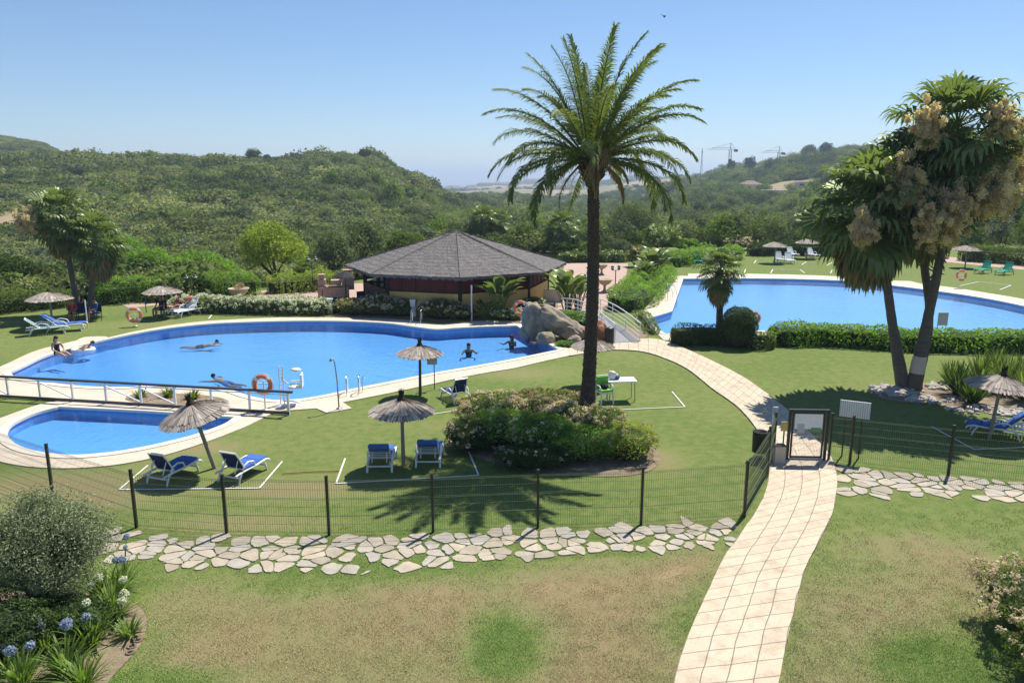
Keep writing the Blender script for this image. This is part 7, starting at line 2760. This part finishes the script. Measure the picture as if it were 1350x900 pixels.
# ------------------------------------------------------------------ people
# joints in metres, figure about 1.7 m; z up, facing -y by default
def person(label, J, loc, rz=0, suit='cloth_black', suit_zone='swim', skin='skin', hair='hair_dark', hairlong=False, group=None, sc=1.0, male=False, lower=None):
    """J: dict of joints"""
    order = []
    edges = []
    rad = []
    idx = {}
    def addv(k, p, r):
        idx[k] = len(order)
        order.append(Vector(p)); rad.append(r)
    def ed(a, b_): edges.append((idx[a], idx[b_]))
    sw = 1.12 if male else 1.0
    addv('pelvis', J['pelvis'], (.135, .105))
    addv('waist', J['waist'], (.115, .085))
    addv('chest', J['chest'], (.145 * sw, .10))
    addv('neckb', J['neck'], (.075, .065))
    addv('neck', Vector(J['neck']).lerp(Vector(J['head']), .35), (.05, .05))
    hd = Vector(J['head'])
    nk = Vector(J['neck'])
    up = (hd - nk).normalized()
    addv('jaw', nk.lerp(hd, .62), (.062, .07))
    addv('head', hd + up * .03, (.078, .095))
    addv('crown', hd + up * .10, (.06, .07))
    for a, b_ in (('pelvis', 'waist'), ('waist', 'chest'), ('chest', 'neckb'), ('neckb', 'neck'), ('neck', 'jaw'), ('jaw', 'head'), ('head', 'crown')):
        ed(a, b_)
    for s in ('l', 'r'):
        sh, el, wr = (Vector(J[s + k]) for k in ('sh', 'el', 'wr'))
        addv(s + 'sh', sh, (.06, .06)); ed('chest', s + 'sh')
        addv(s + 'ua', sh.lerp(el, .5), (.048, .048)); ed(s + 'sh', s + 'ua')
        addv(s + 'el', el, (.038, .038)); ed(s + 'ua', s + 'el')
        addv(s + 'fa', el.lerp(wr, .35), (.037, .037)); ed(s + 'el', s + 'fa')
        addv(s + 'wr', wr, (.024, .028)); ed(s + 'fa', s + 'wr')
        d = (wr - el).normalized()
        addv(s + 'palm', wr + d * .07, (.017, .036)); ed(s + 'wr', s + 'palm')
        q = d.cross(Vector((0, 0, 1)))
        if q.length < .2: q = Vector((1, 0, 0))
        q.normalize()
        curl = q.cross(d).normalized() * -.3
        if 'lkn' in J or True:
            for i, (o_, L_) in enumerate(((-.030, .06), (-.010, .075), (.010, .072), (.030, .055))):
                addv(f'{s}f{i}', wr + d * .085 + q * o_, (.009, .009)); ed(s + 'palm', f'{s}f{i}')
                addv(f'{s}g{i}', wr + d * (.085 + L_ * .5) + q * o_ * 1.1 + curl * .04, (.0085, .0085)); ed(f'{s}f{i}', f'{s}g{i}')
                addv(f'{s}h{i}', wr + d * (.085 + L_ * .9) + q * o_ * 1.1 + curl * .12, (.007, .007)); ed(f'{s}g{i}', f'{s}h{i}')
            sg = 1 if s == 'l' else -1
            addv(s + 't0', wr + d * .03 + q * .035 * sg, (.012, .012)); ed(s + 'palm', s + 't0')
            addv(s + 't1', wr + d * .065 + q * .062 * sg, (.009, .009)); ed(s + 't0', s + 't1')
        hp, kn, an, to = (Vector(J[s + k]) for k in ('hp', 'kn', 'an', 'to'))
        addv(s + 'hp', hp, (.095, .095)); ed('pelvis', s + 'hp')
        addv(s + 'th', hp.lerp(kn, .5), (.078, .078)); ed(s + 'hp', s + 'th')
        addv(s + 'kn', kn, (.054, .054)); ed(s + 'th', s + 'kn')
        addv(s + 'ca', kn.lerp(an, .35), (.055, .055)); ed(s + 'kn', s + 'ca')
        addv(s + 'an', an, (.034, .034)); ed(s + 'ca', s + 'an')
        addv(s + 'to', to, (.03, .04)); ed(s + 'an', s + 'to')
    me = bpy.data.meshes.new('tmp')
    me.from_pydata([tuple(p) for p in order], edges, [])
    o = bpy.data.objects.new('tmp', me)
    col.objects.link(o)
    md = o.modifiers.new('skin', 'SKIN')
    md.use_smooth_shade = True
    sk = me.skin_vertices[0].data
    for v, r in zip(sk, rad):
        v.radius = r
    sk[0].use_root = True
    sb = o.modifiers.new('sub', 'SUBSURF')
    sb.levels = 1; sb.render_levels = 1
    dg = bpy.context.evaluated_depsgraph_get()
    dg.update()
    body = bpy.data.meshes.new_from_object(o.evaluated_get(dg))
    bpy.data.objects.remove(o)
    body.name = 'person'
    body.materials.clear()
    for m_ in (skin, suit, 'eye_dark', 'lip', lower or suit):
        body.materials.append(MATS[m_])
    pel, wa, ch, nk_ = (Vector(J[k]) for k in ('pelvis', 'waist', 'chest', 'neck'))
    lk, rk = Vector(J['lkn']), Vector(J['rkn'])
    lhp, rhp = Vector(J['lhp']), Vector(J['rhp'])
    def seg_d(p, a, b_):
        ab = b_ - a
        t_ = max(0, min(1, (p - a).dot(ab) / ab.dot(ab)))
        return (p - a - ab * t_).length, t_
    for f in body.polygons:
        c = f.center
        f.use_smooth = True
        dt, tt = seg_d(c, pel, nk_)
        arm = min(seg_d(c, Vector(J[s + 'sh']), Vector(J[s + 'el']))[0] for s in 'lr')
        dl = min((seg_d(c, lhp, lk), seg_d(c, rhp, rk)), key=lambda q: q[0])
        mi = 0
        if suit_zone in ('swim', 'shirt', 'full'):
            if dt < .19 and tt < .86 and (arm > .075 or suit_zone != 'swim'): mi = 1
            if suit_zone == 'swim' and dl[1] > .22 and dl[0] < .11 and dt > .14: mi = 0
        if suit_zone in ('shirt', 'full') and arm < .075: mi = 1
        if suit_zone in ('trunks', 'shirt', 'full'):
            if dl[0] < .13 and dl[1] < .6 and not (mi == 1): mi = 4
            if dt < .15 and tt < .12: mi = 4
        f.material_index = mi
    # face: eyes, nose, mouth, ears as small forms fused into the body mesh
    fwd = Vector(J.get('face', (0, -1, 0))).normalized()
    fwd = (fwd - up * fwd.dot(up)).normalized()
    side = fwd.cross(up).normalized()
    bm = bmesh.new()
    bm.from_mesh(body)
    def bump(c, r, mi):
        ret = bmesh.ops.create_icosphere(bm, subdivisions=1, radius=1)
        for v in ret['verts']:
            q = v.co
            v.co = c + side * q.x * r[0] + fwd * q.y * r[1] + up * q.z * r[2]
        for f in {f for v in ret['verts'] for f in v.link_faces}:
            f.material_index = mi
            f.smooth = True
    hc = hd + up * .03
    for s in (-1, 1):
        bump(hc + fwd * .082 + side * s * .03 + up * .005, (.012, .006, .007), 2)
        bump(hc + side * s * .078, (.008, .016, .026), 0)
    bump(hc + fwd * .094 - up * .018, (.011, .017, .02), 0)
    bump(hc + fwd * .080 - up * .052, (.022, .008, .006), 3)
    bm.to_mesh(body)
    bm.free()
    ob = bpy.data.objects.new('person', body)
    col.objects.link(ob)
    ob.location = loc
    ob.rotation_euler = (0, 0, rz)
    ob.scale = (sc,) * 3
    tag(ob, label, 'person', group)
    mb = MB()
    q = Matrix((side, fwd, up)).transposed()
    mb.blob(hd + up * .055 - fwd * .018, (.092, .098, .088), hair, 3, .08, 3, 2, q)
    if hairlong:
        mb.blob(hd - up * .06 - fwd * .07, (.085, .05, .13), hair, 5, .1, 3, 2, q)
    mb.build('hair', ob)
    return ob

def sit_pose(lean=.1, leg='edge', arms='lap', faced=(0, -1, 0)):
    """seated with seat at z=0"""
    J = dict(pelvis=(0, 0, .10), waist=(0, .03 + lean * .2, .27), chest=(0, .02 + lean * .6, .46), neck=(0, .0 + lean * .8, .60), head=(0, -.03 + lean * .8, .73), face=faced)
    for s, k in (('l', 1), ('r', -1)):
        J[s + 'sh'] = (.17 * k, lean * .6 + .01, .53)
        if arms == 'lap':
            J[s + 'el'] = (.24 * k, -.06 + lean * .4, .30); J[s + 'wr'] = (.12 * k, -.26, .20)
        elif arms == 'back':
            J[s + 'el'] = (.26 * k, .18 + lean, .28); J[s + 'wr'] = (.27 * k, .26 + lean, .06)
        J[s + 'hp'] = (.095 * k, 0, .09)
        if leg == 'edge':
            J[s + 'kn'] = (.11 * k, -.42, .10); J[s + 'an'] = (.11 * k, -.46, -.32); J[s + 'to'] = (.12 * k, -.60, -.38)
        elif leg == 'out':
            J[s + 'kn'] = (.12 * k, -.43, .16); J[s + 'an'] = (.12 * k, -.82, .06); J[s + 'to'] = (.13 * k, -.88, .18)
        elif leg == 'chair':
            J[s + 'kn'] = (.12 * k, -.43, .09); J[s + 'an'] = (.12 * k, -.45, -.34); J[s + 'to'] = (.13 * k, -.60, -.41)
        elif leg == 'bent':
            J[s + 'kn'] = (.13 * k, -.32, .42); J[s + 'an'] = (.12 * k, -.52, .07); J[s + 'to'] = (.13 * k, -.66, .03)
    return J
person('woman in a black swimsuit sitting on the left edge of the main pool', sit_pose(.05, 'out'), G(77, 470) + Vector((0, 0, .05)), R(60), 'cloth_black', 'swim', 'skin', 'hair_dark', True)

def lie_pose():
    J = dict(pelvis=(0, 0, .02), waist=(0, .2, .06), chest=(0, .40, .12), neck=(0, .55, .22), head=(0, .66, .33), face=(0, -.8, .5))
    for s, k in (('l', 1), ('r', -1)):
        J[s + 'sh'] = (.18 * k, .45, .16); J[s + 'el'] = (.40 * k, .38, .12); J[s + 'wr'] = (.52 * k, .2, .12)
        J[s + 'hp'] = (.1 * k, 0, .0); J[s + 'kn'] = (.14 * k, -.42, .06); J[s + 'an'] = (.14 * k, -.80, -.05); J[s + 'to'] = (.15 * k, -.93, 0)
    return J
def swim_pose(spread=.6):
    """prone in the water, heading +y, face down/forward"""
    J = dict(pelvis=(0, 0, -.06), waist=(0, .2, -.03), chest=(0, .42, .0), neck=(0, .57, .04), head=(0, .67, .12), face=(0, 1, .05))
    J['face'] = (0, .6, -.8)
    for s, k in (('l', 1), ('r', -1)):
        J[s + 'sh'] = (.18 * k, .47, .0); J[s + 'el'] = (.38 * k, .62, .02); J[s + 'wr'] = (spread * k * .7, .86, .0)
        J[s + 'hp'] = (.1 * k, 0, -.07); J[s + 'kn'] = (.14 * k, -.42, -.1); J[s + 'an'] = (.12 * k, -.82, -.06); J[s + 'to'] = (.12 * k, -.98, -.08)
    return J
def tread_pose():
    J = dict(pelvis=(0, 0, -.5), waist=(0, .02, -.32), chest=(0, .03, -.12), neck=(0, .02, .03), head=(0, 0, .16), face=(0, -1, 0))
    for s, k in (('l', 1), ('r', -1)):
        J[s + 'sh'] = (.18 * k, .03, -.03); J[s + 'el'] = (.30 * k, -.14, -.14); J[s + 'wr'] = (.30 * k, -.38, -.05)
        J[s + 'hp'] = (.1 * k, 0, -.52); J[s + 'kn'] = (.15 * k, -.2, -.9); J[s + 'an'] = (.13 * k, .05, -1.25); J[s + 'to'] = (.13 * k, -.1, -1.32)
    return J
lp = G(103, 462, -.07)
person('person lounging in a white float at the left end of the main pool', lie_pose(), lp + Vector((0, 0, .03)), R(-75), 'cloth_white', 'trunks', 'skin_tan', 'hair_brown', False, None, .9)
t = MB()
t.tube([(.34 * math.cos(a), .2 + .42 * math.sin(a), .03) for a in [2 * math.pi * k / 28 for k in range(28)]], .09, 'cloth_white', 10, closed=True)
o = t.build('swim_ring', None, lp)
o.rotation_euler = (0, 0, R(-75))
tag(o, 'oval white inflatable float under the lounging person', 'float')
person('swimmer with dark hair stretched out near the railing in the main pool', swim_pose(), G(298, 503, -.24), R(62), 'cloth_blue', 'trunks', 'skin_tan', 'hair_dark')
person('faint swimmer lying face down far out in the middle of the main pool', swim_pose(.3), G(266, 455, -.27), R(-78), 'cloth_black', 'trunks', 'skin', 'hair_dark')
person('dark haired bather treading water, left one of the two at the right end', tread_pose(), G(618, 461, -.17), R(10), 'cloth_black', 'swim', 'skin_tan', 'hair_dark', True, None, 1.1)
person('bather treading water nearest the right corner of the main pool', tread_pose(), G(674, 450, -.17), R(-30), 'cloth_black', 'swim', 'skin_tan', 'hair_dark', True, None, 1.1)
# the group in the shade of the left palms, on folding chairs
GC = 'folding chairs in the shade of the left palms'
spots = [(97, 424, 20, 'cloth_red', 'person in red sitting in the palm shade, leftmost of the group'), (112, 421, 160, 'cloth_black', 'person in black sitting in the palm shade, in the middle of the group'), (127, 423, -30, 'cloth_blue', 'person in blue sitting in the palm shade, rightmost of the group')]
for i, (px, py, rz_, cl, lb) in enumerate(spots):
    g = G(px, py)
    t = empty('folding_chair', g, R(rz_), 'dark folding chair under the person in ' + ('red', 'black', 'blue')[i] + ' in the palm shade', 'chair', GC)
    MB().box((0, 0, .42), (.46, .44, .03), 'navy_sling').build('seat', t)
    MB().box((0, .22, .70), (.46, .03, .46), 'navy_sling').build('backrest', t)
    for x in (-.22, .22):
        for y in (-.2, .2):
            MB().bar((x, y, .42), (x, -y * .2 + y, 0), .025, .025, 'dark_metal').build('leg', t)
    person(lb, sit_pose(.05, 'chair'), g + Vector((0, 0, .42)), R(rz_), cl, 'shirt', 'skin_tan', 'hair_dark', i == 1, 'people sitting in the shade of the left palms')
person('person sunbathing on the red towelled sunbed under the parasol', sit_pose(.35, 'out', 'back'), G(232, 414) + Vector((0, 0, .32)), R(-40), 'cloth_red', 'swim', 'skin', 'hair_brown', True)
g = G(213, 418)
t = empty('folding_chair', g, R(-20), 'dark chair in the parasol shade left of the red towelled sunbed', 'chair', GC)
MB().box((0, 0, .42), (.46, .44, .03), 'navy_sling').build('seat', t)
MB().box((0, .22, .70), (.46, .03, .46), 'navy_sling').build('backrest', t)
for x in (-.22, .22):
    for y in (-.2, .2):
        MB().bar((x, y, .42), (x, y * .8, 0), .025, .025, 'dark_metal').build('leg', t)
person('person in dark clothes sitting in the parasol shade behind the orange lifebuoy', sit_pose(.05, 'chair'), g + Vector((0, 0, .42)), R(-20), 'cloth_black', 'full', 'skin_tan', 'hair_dark')

# ------------------------------------------------------------------ haze
m = bpy.data.materials.new('haze')
m.use_nodes = True
nt = m.node_tree
nt.nodes.remove(nt.nodes['Principled BSDF'])
vol = nt.nodes.new('ShaderNodeVolumePrincipled')
vol.inputs['Color'].default_value = (0.68, 0.82, 1.0, 1)
vol.inputs['Density'].default_value = HAZE
vol.inputs['Anisotropy'].default_value = 0.2
nt.links.new(vol.outputs[0], nt.nodes['Material Output'].inputs['Volume'])
MATS['haze'] = m
hz = MB().box((0, 0, 20), (150000, 150000, 190), 'haze').build('haze')
tag(hz, kind='stuff')
